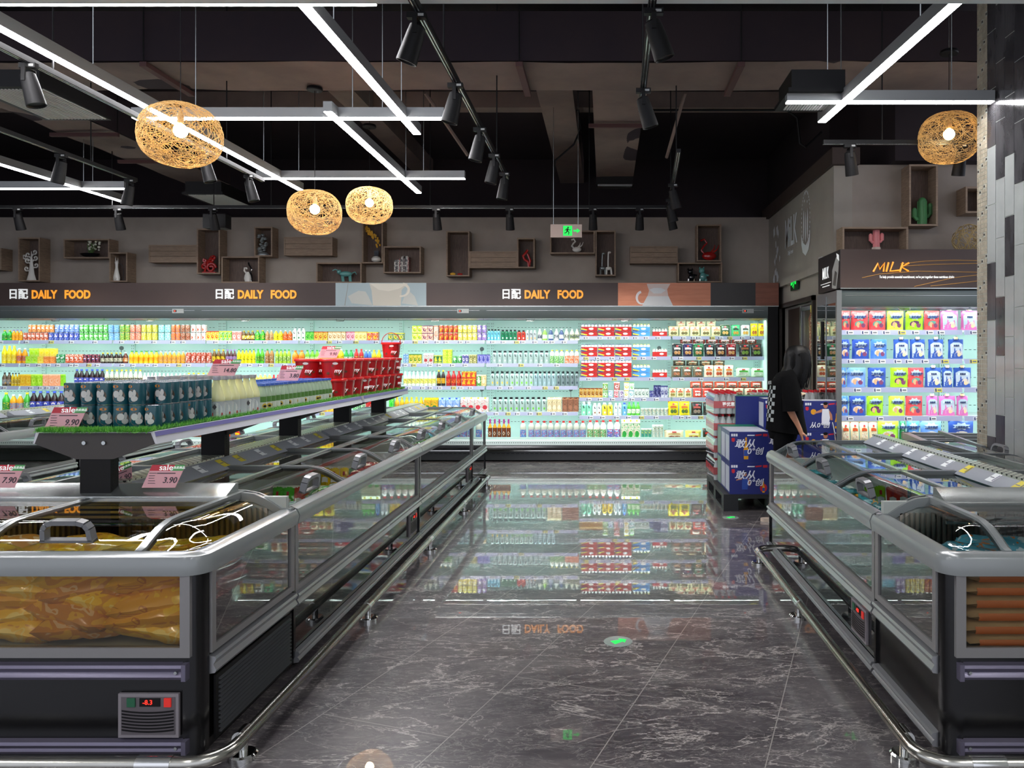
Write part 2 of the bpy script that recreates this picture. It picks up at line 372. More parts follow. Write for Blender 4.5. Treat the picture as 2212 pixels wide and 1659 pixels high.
def spot(x, y, z, label, tilt=(0, 0), group=None, energy=0):
    if first[0]: s = SPOT; first[0] = False; s.location = (x, y, z)
    else: s = dup(SPOT, (x, y, z))
    s['label'] = label
    if group: s['group'] = group
    for ch in s.children:
        if ch.name.startswith('lamp_head'):
            ch.rotation_euler = (tilt[0], tilt[1], 0)
            if energy:
                l = bpy.data.lights.new('spot_beam', 'SPOT'); l.energy = energy; l.spot_size = radians(95); l.spot_blend = .8; l.shadow_soft_size = .04
                l.color = (1, .93, .84); lo = bpy.data.objects.new('spot_beam', l); COL.objects.link(lo); lo.parent = ch; lo.location = (0, 0, -.18)
    return s
def track(label, x0, y0, x1, y1, z=3.3, rods=(.2, .8)):
    a, b = Vector((x0, y0, 0)), Vector((x1, y1, 0)); L_ = (b-a).length; ang = math.atan2(y1-y0, x1-x0)
    t = thing('spotlight_track', label, 'light track', (x0, y0, z), ang)
    m_ = MB(); m_.box(0, -.02, .0, L_, .02, .035); m_.build('rail', BLACKM, t)
    m_ = MB(); m_.box(0, -.012, -.002, L_, -.005, .0); m_.box(0, .005, -.002, L_, .012, .0); m_.build('conductor_strip', ALU, t)
    for q in rods: MB().cyl((q*L_, 0, .035), (q*L_, 0, 4.8-z), .006, 6).build('hanger_rod', BLACKM, t)
    return t
track('spotlight track slanting down from the top towards the exit sign', -.98, 3.9, -1.0, 7.9)
for (py, Y, tl, lb) in [(0, 4.05, (.1, .25), 'topmost, large and lit'), (0, 5.1, (.05, .15), 'second from the top'), (0, 6.1, (.0, .12), 'third from the top'), (0, 6.9, (0, .1), 'fourth from the top'), (0, 7.6, (0, .05), 'lowest')]:
    spot(-.99, Y, 3.3, 'black spotlight on the middle slanting track, '+lb, (tl[0], tl[1]+.1))
track('short spotlight track above the insulated duct', .245, 3.9, .27, 5.7)
spot(.255, 4.0, 3.3, 'black spotlight at the top edge, lens tilted to the right', (.1, -.35))
spot(.262, 5.2, 3.3, 'black spotlight in front of the insulated duct end, tilted right', (.1, -.3))
track('spotlight track with aluminium rail right of the duct outlet', .66, 6.85, .79, 9.4)
spot(.72, 8.1, 3.3, 'black spotlight on the short far track, upper of two', (.1, -.25))
spot(.76, 8.9, 3.3, 'black spotlight on the short far track, lower of two', (.1, -.25))
track('long spotlight track running along the display wall', -9, 9.46, .79, 9.46, rods=(.1, .3, .5, .7, .9))
for px, lb in [(38, 'at the left edge of the picture'), (255, 'above the flower bowl box'), (460, 'in front of a small dark box above the red ornament'), (943, 'right of the woven pendants'), (1101, 'left of the exit sign'), (1281, 'just right of the exit sign'), (1382, 'over the closed plank box near the red swan'), (1448, 'last on the track, tilted')]:
    spot(ax(px, 9.46), 9.46, 3.3, 'black wall track spotlight, '+lb, (.35 if px != 1448 else .2, 0 if px != 1448 else -.25), energy=30)
tag(MB().box(ax(438, 9.6), 9.6, az(492, 9.6), ax(487, 9.6), 9.75, az(462, 9.6)).build('speaker_box', BLACKM), 'small black box hanging above the red ornament box', 'speaker')
MB_ = MB().cyl((ax(462, 9.67), 9.67, az(462, 9.67)), (ax(462, 9.67), 9.67, 4.8), .006, 6).build('hanger_rod', BLACKM); MB_.parent = bpy.data.objects['speaker_box']
track('spotlight track slanting beside the left long LED bar', -3.56, 4.2, -3.56, 8.0)
for Y, lb in ((4.75, 'big lit one at the upper left'), (6.85, 'below the nearest woven pendant'), (7.7, 'last one before the display wall')):
    spot(-3.56, Y, 3.3, 'black spotlight on the left slanting track, '+lb, (.05, -.25))
track('spotlight track at the far left of the ceiling', -4.88, 4.5, -4.88, 8.0)
for Y, lb in ((6.9, 'upper one'), (7.9, 'lower one behind the LED bar end')):
    spot(-4.88, Y, 3.3, 'black spotlight on the far left track, '+lb, (.0, .2))
track('spotlight track over the milk cooler', 1.87, 6.58, 4.4, 6.58)
spot(2.1, 6.58, 3.3, 'black ribbed spotlight above the milk wall corner', (.25, -.2), energy=30)
spot(3.05, 6.58, 3.3, 'black spotlight behind the right woven pendant', (.3, 0), energy=30)
# ---------------------------------------------------------------- woven pendants
STRAW = mat('straw_string', '#c8a468', .7); BULB = mat('bulb_warm', '#ffe2a6', .4, em=PEND_S)
def strings(rx, rz, n, rr, rnd, seg=40, wob=.02):
    mb = MB()
    for i in range(n):
        ax_ = Vector((rnd.gauss(0, 1), rnd.gauss(0, 1), rnd.gauss(0, 1))).normalized()
        u = ax_.orthogonal().normalized(); v_ = ax_.cross(u); off = rnd.uniform(-.75, .75)
        q = sqrt(1-off*off); ph = rnd.uniform(0, 6); pts = []
        for k in range(seg):
            a = 2*pi*k/seg; p = (u*cos(a)+v_*sin(a))*q+ax_*(off+.09*sin(3*a+ph)+.05*sin(7*a+2*ph)); p.normalize()
            s_ = (1-wob*rnd.random())/((abs(p.x)**2.5+abs(p.y)**2.5)**(2.35/2.5)+abs(p.z)**2.35)**(1/2.35)*.99 if rx > .2 else 1; pts.append((p.x*rx*s_, p.y*rx*s_, p.z*rz*s_))
        mb.tube(pts, rr, 4, 0, True)
    return mb
PMESH = strings(.25, .215, 84, .0014, random.Random(3)).mesh('woven_shade', STRAW, 90)
BM = MB().ball((0, 0, 0), .047, 16, 10).mesh('bulb', BULB)
SK = MB().lathe([(.02, 0), (.022, .06), (.012, .075), (.004, .1)], 12).mesh('lamp_socket', mat('socket_tan', '#b58e58', .5))
def pendant(label, px, py, Y, s=1.0, canopy=True, x=None):
    X = ax(px, Y) if x is None else x; Z = az(py, Y)
    t = thing('woven_pendant_lamp', label, 'pendant lamp', (X, Y, Z), R.uniform(0, 6), 'woven ball pendant lamps')
    for n_, me, l_ in (('woven_shade', PMESH, (0, 0, 0)), ('bulb', BM, (0, 0, .03)), ('lamp_socket', SK, (0, 0, .08))):
        o = obj(n_, me, t, l_)
        if n_ == 'woven_shade': o.scale = (s, s, s)
    MB().cyl((0, 0, .17), (0, 0, 4.07-Z), .003, 5).build('cord', BLACKM, t)
    MB().cyl((.0, 0, 4.07-Z), (0, 0, 4.8-Z), .003, 5).build('cord', ALU, t)
    MB().lathe([(.001, 0), (.07, .0), (.075, .01), (.07, .03), (.001, .035)], 20, c=(0, 0, 4.04-Z)).build('ceiling_rose', BLACKM, t)
    l = bpy.data.lights.new('bulb_light', 'POINT'); l.energy = 1.1; l.color = (1, .72, .38); l.shadow_soft_size = .05
    lo = bpy.data.objects.new('bulb_light', l); COL.objects.link(lo); lo.parent = t; lo.location = (0, 0, -.05)
pendant('largest woven straw pendant lamp, upper left', 390, 292, 5.2)
pendant('woven straw pendant in the middle left, larger of the adjoining pair', 680, 459, 7.4)
pendant('smaller woven straw pendant right of its pair, farthest from the camera', 798, 444, 8.6, .97)
pendant('woven straw pendant partly hidden by the tiled pillar', 2050, 298, 6.5)
# ---------------------------------------------------------------- exit signs
GREEN = mat('exit_green', '#12d048', .4, em=.45); GREEND = mat('exit_dark', '#0b3015', .5)
def running_man(mb, cx, cz, s, y, m):
    def seg(a, b, w_): 
        d = Vector((b[0]-a[0], b[1]-a[1])); n_ = Vector((-d.y, d.x)).normalized()*w_*.5
        patch(mb, [(cx+(a[0]-n_.x)*s, cz+(a[1]-n_.y)*s), (cx+(b[0]-n_.x)*s, cz+(b[1]-n_.y)*s), (cx+(b[0]+n_.x)*s, cz+(b[1]+n_.y)*s), (cx+(a[0]+n_.x)*s, cz+(a[1]+n_.y)*s)], y, m)
    patch(mb, ell(cx+.04*s, cz+.34*s, .09*s, .09*s, 12), y, m)
    seg((0, .24), (-.06, -.02), .2); seg((-.06, 0), (.14, -.16), .1); seg((.14, -.14), (.08, -.42), .09); seg((-.06, 0), (-.16, -.22), .1); seg((-.15, -.2), (-.36, -.26), .09)
    seg((.02, .2), (.2, .06), .08); seg((.2, .06), (.32, .14), .07); seg((-.02, .22), (-.22, .14), .08); seg((-.22, .14), (-.28, 0), .07)
Y = 9.0; ex = thing('exit_sign', 'hanging exit sign with green running figure and arrow', 'exit sign', (ax(1223, Y), Y, az(498.5, Y)))
hw, hh = 34*Y/F, 14*Y/F
MB().box(-hw, 0, -hh, hw, .03, hh).build('sign_box', mat('exit_box', '#b39f92', .4), ex)
m_ = MB(); patch(m_, [(-.035, -.058), (.07, -.058), (.07, .058), (-.035, .058)], -.001, 0); running_man(m_, .018, 0, .11, -.003, 1)
m_.build('figure_panel', [GREEN, GREEND], ex)
m_ = MB(); patch(m_, [(.085, -.01), (.125, -.01), (.125, -.028), (.165, 0), (.125, .028), (.125, .01), (.085, .01)], -.001, 0); m_.build('arrow', GREEN, ex)
for sx_ in (-.15, .14):
    MB().tube([(sx_, .015, hh), (sx_, .015, 4.8-ex.location.z)], .004, 5).build('hanging_chain', ALU, ex)
Yb = 10.05; ex2 = thing('exit_sign', 'small green exit sign on the side wall above the door', 'exit sign', (2.50, Yb, az(612, Yb)))
MB().box(-.03, -.16, -.09, 0, .16, .09).build('sign_box', GREEND, ex2)
m_ = MB(); running_man(m_, 0, 0, .17, -.001, 0)
pm_ = m_.build('figure', GREEN, ex2, (-.031, 0, 0), -pi/2); 
m_ = MB(); patch(m_, [(-.14, -.02), (-.06, -.02), (-.06, .02), (-.14, .02)], 0, 0); patch(m_, [(.06, -.02), (.14, -.02), (.14, .02), (.06, .02)], 0, 0); m_.build('arrow', GREEN, ex2, (-.032, 0, 0), -pi/2)
for (px, py, lb) in ((1335, 1386, 'round floor sticker with a green arrow in the middle of the aisle'), (1578, 1118, 'round floor sticker with a green arrow beside the pallet')):
    Yf = gY(py); t = thing('floor_arrow_sign', lb, 'floor sign', (ax(px, Yf), Yf, 0))
    MB().lathe([(.075, 0), (.075, .0015), (.07, .002), (.001, .002)], 32).build('disc', mat('disc_grey', '#8f9a94', .15), t)
    m_ = MB(); m_.add([(-.035, -.03, .003), (.02, -.015, .003), (.02, -.035, .003), (.05, 0, .003), (.02, .035, .003), (.02, .012, .003), (-.035, .02, .003)], [tuple(range(7))]); m_.build('arrow', GREEN, t, (0, 0, 0), .5)
# ---------------------------------------------------------------- wall boxes (fronts at Y 11.48)
YF, YW = 11.48, 11.7
def wbox(label, x0, y0, x1, y1, closed=False, Yf=YF, Yw=YW):
    X0, X1, Z1, Z0 = ax(x0, Yf), ax(x1, Yf), az(y0, Yf), az(y1, Yf)
    t = thing('display_box', label, 'wall box', ((X0+X1)/2, Yf, Z0), 0, 'wooden display boxes on the wall'); hw = (X1-X0)/2; h = Z1-Z0; d = Yw-Yf-.002; th = .02
    f = MB(); f.box(-hw, 0, 0, hw, d, th); f.box(-hw, 0, h-th, hw, d, h); f.box(-hw, 0, th, -hw+th, d, h-th); f.box(hw-th, 0, th, hw, d, h-th)
    f.build('frame', WOOD, t)
    if closed:
        p = MB(); n = 3 if h > .22 else 2
        for k in range(n): p.box(-hw+th, .006, th+(h-2*th)*k/n+.002, hw-th, .03, th+(h-2*th)*(k+1)/n-.002)
        p.build('front_boards', WOOD, t)
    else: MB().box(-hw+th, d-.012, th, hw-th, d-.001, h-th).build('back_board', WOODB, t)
    return t
BX = [('partly cut off box at the left edge', -60, 536, 3, 583, 1), ('tall box holding the white curly tree ornament', 39, 513, 86, 608, 0), ('wide box holding a bowl of white flowers', 137, 516, 236, 558, 0),
 ('small upright box holding a white cat figure', 236, 545, 275, 609, 0), ('plank fronted box left of the red ornament', 321, 529, 425, 567, 1), ('tall box holding the red carved ornament', 425, 494, 475, 592, 0),
 ('wide box holding a white and black swan', 478, 554, 560, 611, 0), ('small upright box holding a silver rock ornament', 549, 490, 588, 554, 0), ('plank fronted box under the larger of two pendants', 613, 512, 718, 552, 1),
 ('wide box holding a teal glass bull', 683, 567, 781, 611, 0), ('tall box with yellow orchid in a white vase', 782, 477, 827, 569, 0), ('box holding a row of magazines', 828, 532, 909, 590, 0),
 ('tall box with tiny yellow and red pieces', 964, 499, 1014, 597, 0), ('plank fronted box joined to the tall box of tiny pieces', 1014, 543, 1117, 579, 1), ('small upright box with a red abstract ornament', 1117, 514, 1155, 579, 0),
 ('wide box with white swan, behind the exit sign', 1188, 498, 1285, 548, 0), ('tall box holding two giraffes', 1286, 498, 1330, 596, 0), ('plank fronted box left of the red swan', 1361, 532, 1464, 569, 1),
 ('tall box holding a red glass swan', 1505, 485, 1558, 565, 0), ('wide box holding two small animal figures', 1464, 567, 1560, 610, 0)]
for lb, x0, y0, x1, y1, c_ in BX: wbox('weathered wooden '+lb, x0, y0, x1, y1, bool(c_))
YF2, YW2 = 8.16, 8.38
wbox('wooden box with pink cactus above the milk sign', 1820, 490, 1962, 548, False, YF2, YW2)
wbox('tall wooden box with green cactus beside the right pendant', 1964, 355, 2026, 488, False, YF2, YW2)
wbox('small wooden box partly hidden by the tiled pillar', 2086, 403, 2135, 460, False, YF2, YW2)
# ornaments
CW = mat('glazed_white', '#dcdad2', .15, spec=.6); CR = mat('glazed_red', '#a81f1c', .12, spec=.7); CT = mat('glazed_teal', '#5f9c97', .12, spec=.7)
CK = mat('glazed_black', '#15161a', .1, spec=.7); CS = mat('silver_resin', '#8b9190', .3, .5); CG = mat('cactus_green', '#4d8a55', .5); CP = mat('cactus_pink', '#e08a8c', .5); CYL = mat('orchid_yellow', '#d9a52e', .6)
def orn(name, label, cat, px, py, mb, mats, Yo=11.56):
    t = mb.build(name, mats, None, (ax(px, Yo), Yo, az(py, YF)+.021)); tag(t, label, cat); return t
def spiral(c, r, turns, a0, sx=1, n=16, z=1):
    return [(c[0]+sx*r*(1-.75*k/n)*cos(a0+turns*2*pi*k/n), .0, c[1]+z*r*(1-.75*k/n)*sin(a0+turns*2*pi*k/n)) for k in range(n+1)]
m_ = MB(); m_.lathe([(.075, 0), (.045, .1), (.03, .22), (.012, .36), (.004, .44)], 12, sy=.5)
for z, s_, q in ((.15, -1, .07), (.2, 1, .07), (.27, -1, .06), (.31, 1, .06), (.36, -1, .05), (.40, 1, .05), (.33, -1, .1)):
    m_.tube([(0, 0, z-.04), (s_*q*.6, 0, z)]+spiral((s_*q, z+.03), .035, .9, -pi/2, s_, 10), .011, 6)
orn('tree_ornament', 'white curly tree ornament in a tall wall box', 'ornament', 68, 608, m_, CW)
fl = thing('flower_bowl', 'shallow bowl of small white flowers in a wide wall box', 'flowers', (ax(194, 11.58), 11.58, az(558, YF)+.021))
MB().lathe([(.02, 0), (.1, .02), (.15, .06), (.145, .065), (.02, .02)], 20, sy=.5).build('bowl', CK, fl)
m_ = MB()
for i in range(22): m_.ball((.03+R.uniform(-.05, .1), R.uniform(-.03, .03), .08+R.random()*.14+.04), R.uniform(.012, .022), 7, 5)
m_.build('blossoms', mat('petal_white', '#dfe0cf', .7), fl)
m_ = MB()
for i in range(26):
    x, z = R.uniform(-.05, .11), R.uniform(.1, .24); m_.tube([(0.02, 0, .03), (x*.6, R.uniform(-.02, .02), z*.6), (x, R.uniform(-.03, .03), z)], .003, 4)
m_.build('stems', mat('stem_green', '#4f7038', .7), fl)
m_ = MB(); m_.lathe([(.045, 0), (.052, .05), (.035, .13), (.02, .2), (.022, .25), (.03, .28), (.001, .31)], 12, sy=.7); m_.lathe([(.01, 0), (.001, .09)], 6, c=(-.015, 0, .28)); m_.lathe([(.01, 0), (.001, .07)], 6, c=(.018, 0, .28))
m_.ball((.0, -.03, .035), .022, 8, 6)
orn('cat_figure', 'white long necked cat figure in a small upright wall box', 'ornament', 252, 609, m_, CW)
orn('twig_ornament', 'bare black twig leaning beside the white cat figure', 'ornament', 265, 609, MB().tube([(.01, 0, 0), (.015, 0, .15), (.0, 0, .22), (-.03, 0, .26), (-.05, 0, .25)], .004, 5), CK)
m_ = MB()
for c_, r_, t_, a_ in (((.03, .08), .075, 1.4, 0), ((-.07, .1), .045, 1.2, 1), ((-.06, .19), .03, 1, 2), ((.03, .2), .035, 1.1, 3), ((.06, .24), .03, .9, 4)): m_.tube(spiral(c_, r_, t_, a_), .018, 7)
m_.box(-.1, -.02, 0, .1, .03, .02); m_.tube([(-.07, 0, .02), (-.02, 0, .16), (.04, 0, .26)], .016, 6)
orn('carved_ornament', 'red carved lucky character ornament in a tall wall box', 'ornament', 452, 592, m_, CR)
m_ = MB(); m_.lathe([(.04, 0), (.055, .05), (.045, .1), (.02, .15)], 12, sy=.7); m_.tube([(-.01, 0, .12), (-.05, 0, .17), (-.045, 0, .21), (-.02, 0, .21), (-.01, 0, .19)], .014, 7)
orn('swan_figure', 'small white swan figure with curled neck in a wide wall box', 'ornament', 535, 611, m_, CW)
orn('swan_figure', 'slim black curved figure behind the small white swan', 'ornament', 541, 611, MB().lathe([(.035, 0), (.03, .1), (.012, .16)], 10, sy=.6).tube([(0, 0, .14), (.02, 0, .2), (-.02, 0, .26), (-.03, 0, .3)], .012, 6), CK, 11.62)
m_ = MB(); m_.lathe([(.085, 0), (.09, .02), (.06, .05), (.001, .06)], 14, sy=.6)
for i in range(22): m_.ball((R.uniform(-.06, .06), R.uniform(-.03, .02), .06+i*.012), R.uniform(.02, .04), 6, 4, 0, 1, .7, .7)
orn('rock_ornament', 'silver rockery ornament in a small upright wall box', 'ornament', 568, 554, m_, CS)
m_ = MB(); m_.ball((0, 0, .12), .07, 12, 8, 0, 1.4, .6, .6); m_.ball((-.1, 0, .15), .035, 10, 6)
for x in (-.06, -.04, .05, .07): m_.cyl((x, 0, .1), (x+.01, 0, 0), .013, 6)
m_.tube([(.09, 0, .13), (.14, 0, .15), (.16, 0, .11)], .008, 5); m_.tube([(-.11, 0, .17), (-.16, 0, .19), (-.2, 0, .17)], .009, 5)
orn('bull_figure', 'teal glass bull figure with lowered horns in a wide wall box', 'ornament', 747, 611, m_, CT)
oc = thing('orchid_vase', 'white round vase of yellow orchids in a tall wall box', 'vase', (ax(813, 11.58), 11.58, az(569, YF)+.021))
MB().lathe([(.03, 0), (.07, .03), (.075, .06), (.05, .09), (.02, .1)], 16).build('vase', CW, oc)
MB().tube([(0, 0, .09), (.01, 0, .25), (-.04, 0, .42), (-.14, 0, .52)], .004, 5).box(-.03, -.02, .1, .04, .02, .18).build('stem', CK, oc)
m_ = MB()
for i in range(16):
    q = i/15; x = .03-.2*q; z = .26+.27*q**.7
    for k in range(4): m_.ball((x+R.uniform(-.03, .03), R.uniform(-.02, .02), z+R.uniform(-.03, .03)), .014, 6, 4, 0, 1, .5, 1.3)
m_.build('blossoms', CYL, oc)
for i in range(12):
    h_ = R.uniform(.2, .25) if i > 4 else R.uniform(.17, .21)
    tag(MB().box(0, 0, 0, .014, .13, h_).build('magazine', prt(R.choice(['#cfc9c0', '#8d3a34', '#2b2a2e', '#d8d2c8', '#5c5150']), '#3a3433', '#e5dfd6', 40), None, (ax(852, 11.56)+i*.0185, 11.55, az(590, YF)+.021)),
        'magazine standing in the row inside a wooden wall box', 'magazine', 'magazines in the wall box')
orn('toy_piece', 'small yellow piece at the bottom of a tall wall box', 'ornament', 978, 597, MB().ball((0, 0, .022), .022, 10, 6, 0, 2, 1, 1), CYL)
orn('toy_piece', 'small red piece beside the yellow one in a tall wall box', 'ornament', 993, 597, MB().ball((0, 0, .018), .018, 10, 6, 0, 2, 1, 1).ball((.03, 0, .02), .015, 8, 6), CR)
orn('abstract_ornament', 'red twisted figure in a small upright wall box', 'ornament', 1137, 579, MB().tube([(.04, 0, 0), (.03, 0, .08), (-.03, 0, .12), (-.05, 0, .17), (0, 0, .22), (.02, 0, .26)], .02, 8).tube([(.04, 0, 0), (.06, 0, .1), (.02, 0, .2)], .016, 8), CR)
def swan(m_, s=1.0, r_=.018):
    m_.ball((0, 0, .06*s), .06*s, 12, 8, 0, 1.5, .7, .9)
    m_.tube([(-.05*s, 0, .08*s), (-.1*s, 0, .13*s), (-.07*s, 0, .18*s), (-.03*s, 0, .22*s), (-.06*s, 0, .27*s), (-.11*s, 0, .25*s)], r_*s, 8)
    m_.tube([(.02*s, 0, .08*s), (.1*s, 0, .14*s), (.13*s, 0, .21*s)], r_*s, 6, r2=.004*s); m_.tube([(0, 0, .08*s), (.06*s, 0, .15*s), (.07*s, 0, .2*s)], r_*s, 6, r2=.004*s)
m_ = MB(); swan(m_, .75); orn('swan_figure', 'white carved swan figure in the wide box below the exit sign', 'ornament', 1246, 547, m_, CW)
m_ = MB(); swan(m_, 1.2, .012); orn('swan_figure', 'red glass swan with a tall curved neck', 'ornament', 1532, 565, m_, CR)
for px, mt_, lb, s_ in ((1302, CS, 'grey glass giraffe, left one of the pair', .95), (1315, CW, 'pale ceramic giraffe, right one of the pair', 1.0)):
    m_ = MB(); m_.ball((0, 0, .1), .035, 10, 6, 0, 1.4, .7, .8); m_.tube([(-.01, 0, .12), (-.01, 0, .22), (-.005, 0, .33*s_)], .011, 7); m_.ball((.01, 0, .34*s_), .018, 8, 6, 0, 1.4, .7, .9)
    for x in (-.035, -.025, .03, .04): m_.cyl((x, 0, .09), (x*1.2, 0, 0), .009, 6)
    orn('giraffe_figure', lb, 'ornament', px, 596, m_, mt_)
for px, mt_, lb, s_ in ((1494, CK, 'black glass animal figure, left one of the pair', .9), (1519, CT, 'pale teal pig figure with raised ears', 1.0)):
    m_ = MB(); m_.ball((0, 0, .07*s_), .06*s_, 12, 8, 0, .9, .7, 1.1); m_.ball((-.02, 0, .16*s_), .045*s_, 12, 8)
    for x in (-.05, .01): m_.lathe([(.018, 0), (.001, .035)], 6, c=(x, 0, .19*s_))
    for x in (-.04, .04): m_.cyl((x, 0, .04), (x*1.1, 0, 0), .02, 7)
    m_.cyl((.03, 0, .1), (.08, 0, .09), .014, 6)
    orn('animal_figure', lb, 'ornament', px, 610, m_, mt_)
def cactus(name, label, px, py, mt_, s, pot, arms, Yo=8.27):
    t = thing(name, label, 'cactus', (ax(px, Yo), Yo, az(py, YF2)+.021)); b = MB(); zz = .08*s if pot else 0
    def ribbed(p, r_):
        b.tube(p, r_, 10); b.ball(p[-1], r_, 10, 6)
        for k in range(8):
            a = 2*pi*k/8; b.tube([(q[0]+r_*cos(a), q[1]+r_*sin(a), q[2]) for q in p], r_*.18, 4)
    ribbed([(0, 0, zz), (0, 0, zz+.12*s), (0, 0, zz+.26*s)], .045*s)
    for sx_, z0, z1 in arms:
        b.tube([(0, 0, zz+z0*s), (sx_*.06*s, 0, zz+z0*s), (sx_*.085*s, 0, zz+(z0+.03)*s)], .022*s, 8); ribbed([(sx_*.085*s, 0, zz+(z0+.02)*s), (sx_*.085*s, 0, zz+z1*s)], .024*s)
    b.build('cactus_body', mt_, t)
    if pot: MB().lathe([(.06*s, 0), (.075*s, .04*s), (.065*s, .085*s), (.001, .085*s)], 6).build('pot', mat('pot_pale', '#c9b9ad', .5), t)
cactus('cactus_ornament', 'pink cactus ornament in a faceted pale pot', 1893, 548, CP, .72, True, ((-1, .08, .19), (1, .09, .2)))
cactus('cactus_ornament', 'green ribbed cactus ornament in the tall wall box', 1992, 488, CG, 1.0, False, ((-1, .07, .17), (1, .1, .22), (1, .1, .2)))
t = strings(.16, .16, 22, .0042, random.Random(8), 32).build('rattan_ball', mat('rattan_pale', '#bfa775', .7), None, (ax(2092, 8.1), 8.1, 2.55+.163), ang=90)
tag(t, 'open rattan ball resting on top of the milk sign', 'rattan ball')
# ---------------------------------------------------------------- sign bands
SIGNB = noisy('sign_brown', '#3a2e2b', '#50403a', .5, .45, detail=2)
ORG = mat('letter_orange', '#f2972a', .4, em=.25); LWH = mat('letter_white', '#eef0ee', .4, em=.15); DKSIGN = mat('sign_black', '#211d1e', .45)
SY = 10.78; s0, s1 = az(661, SY), az(611, SY)
sg = thing('fascia_sign', 'long brown DAILY FOOD sign band above the wall cooler', 'sign', (0, SY, s0)); hs = s1-s0
MB().box(-9.7, 0, 0, ax(1682, SY), .92, hs).build('fascia_board', SIGNB, sg)
MB().box(-9.7, -.012, -.012, ax(1682, SY), .0, .004).build('edge_strip', ALU, sg)
def sx(px): return ax(px, SY)
def panel(px0, px1, mt_, name, y=-.004):
    return MB().box(sx(px0), y, .0, sx(px1), 0, hs).build(name, mt_, sg)
for p0 in (18, 463, 1082):
    text('日配', .15, LWH, sg, (sx(p0+22), -.008, hs*.49), bold=.028, sx=.93)
    text('DAILY', .158, ORG, sg, (sx(p0+78), -.008, hs*.48), bold=.042, sx=.80, sp=1.02)
    text('FOOD', .158, ORG, sg, (sx(p0+150), -.008, hs*.48), bold=.042, sx=.80, sp=1.02)
# cup picture
panel(725, 921, mat('picture_pale_blue', '#9fb0b3', .5), 'cup_picture')
PW = mat('picture_white', '#b9bbb2', .5); PG = mat('picture_grey', '#8f9188', .5)
m_ = MB(); 
def P2(px, py): return (sx(px), az(py, SY)-s0)
patch(m_, [P2(744, 661), P2(752, 611), P2(753, 611), P2(746, 661)], -.006, 1)
patch(m_, [P2(752, 640), P2(775, 628), P2(790, 630), P2(796, 640), P2(805, 660), P2(760, 655)], -.0065, 0)
patch(m_, [P2(868, 655), P2(880, 625), P2(896, 640), P2(903, 660)], -.0065, 0)
patch(m_, [P2(798, 612), P2(882, 612), P2(868, 626), P2(866, 661), P2(806, 661), P2(803, 628)], -.007, 2)
patch(m_, [P2(800, 613), P2(880, 613), P2(862, 624), P2(840, 629), P2(818, 626)], -.008, 3)
rng_ = [P2(866+20*cos(a), 626+16*sin(a)) for a in [(-1.3+k*.25) for k in range(13)]]; ri = [P2(866+15*cos(a), 627+11*sin(a)) for a in [(-1.3+k*.25) for k in range(13)]]
for k in range(12): patch(m_, [rng_[k], rng_[k+1], ri[k+1], ri[k]], -.0085, 3)
m_.build('cup_drawing', [PW, PG, mat('picture_cream', '#c3beae', .5), mat('picture_cream_light', '#d2cdbd', .5)], sg)
panel(1335, 1535, noisy('picture_orange_wood', '#c27a5c', '#d18a6c', 2, .5, stretch=(1, 1, 10)), 'jug_picture')
m_ = MB()
patch(m_, [P2(1388, 661), P2(1398, 642), P2(1402, 628), P2(1397, 613), P2(1448, 613), P2(1441, 625), P2(1444, 642), P2(1452, 661)], -.006, 0)
patch(m_, [P2(*q) for q in [(1403, 626), (1412, 622), (1428, 622), (1438, 627), (1428, 634), (1412, 634)]], -.007, 1)
patch(m_, [P2(1398, 640), P2(1444, 640), P2(1454, 661), P2(1387, 661)], -.0072, 1)
hn = [P2(1386+13*cos(a), 643+15*sin(a)) for a in [(1.2+k*.28) for k in range(13)]]; hi_ = [P2(1387+9*cos(a), 644+11*sin(a)) for a in [(1.2+k*.28) for k in range(13)]]
for k in range(12): patch(m_, [hn[k], hn[k+1], hi_[k+1], hi_[k]], -.0075, 2)
m_.build('jug_drawing', [mat('picture_glass', '#cbb9b2', .3), mat('picture_milk', '#ccd0d2', .4), mat('picture_rim', '#ddd8da', .3)], sg)
panel(1535, 1632, DKSIGN, 'dark_panel'); panel(1632, 1682, noisy('sign_red_wood', '#6e4233', '#82503f', 2, .5, stretch=(1, 1, 8)), 'wood_panel')
# ledge behind the band, wall up to display wall
# milk sign
MY = 7.62; m0, m1 = az(622, MY), 2.545
ms = thing('fascia_sign', 'brown MILK sign band with orange lettering over the milk cooler', 'sign', (2.34, MY, m0)); hm = m1-m0
MB().box(0, 0, 0, 2.6, .78, hm).build('fascia_board', SIGNB, ms)
MB().box(-.002, -.004, -.01, 2.6, .0, .002).build('edge_strip', ALU, ms)
def mx(px): return ax(px, MY)-2.34
def mz(py): return az(py, MY)-m0
m_ = MB()
for st_ in ([(1886, 587), (1896, 569), (1900, 582), (1910, 568), (1908, 587)], [(1919, 567), (1914, 587)], [(1929, 566), (1922, 586), (1944, 584)], [(1950, 567), (1943, 587)], [(1963, 568), (1947, 577), (1962, 586)]):
    m_.tube([(mx(a), -.006, mz(b)) for a, b in st_], .0095, 8)
m_.build('lettering', ORG, ms)
text('To help provide essential nourishment, we\'ve put together these nutritious drinks', .036, LWH, ms, (mx(1980), -.004, mz(598.5)), bold=.008, shear=.1, sx=.62)
m_ = MB()
for pts in ([(1862, 600), (1900, 592), (1980, 586), (2112, 588), (2200, 590)], [(1945, 570), (2000, 564), (2060, 562), (2200, 565)], [(1945, 575), (2020, 571), (2112, 569), (2200, 568)], [(1975, 619), (2060, 600), (2112, 594), (2200, 585)], [(2010, 618), (2060, 613), (2112, 607), (2200, 600)]):
    m_.tube([(mx(a), -.003, mz(b)) for a, b in pts], .0035, 4)
m_.build('swoosh_lines', mat('gold_line', '#b98a4c', .4), ms)
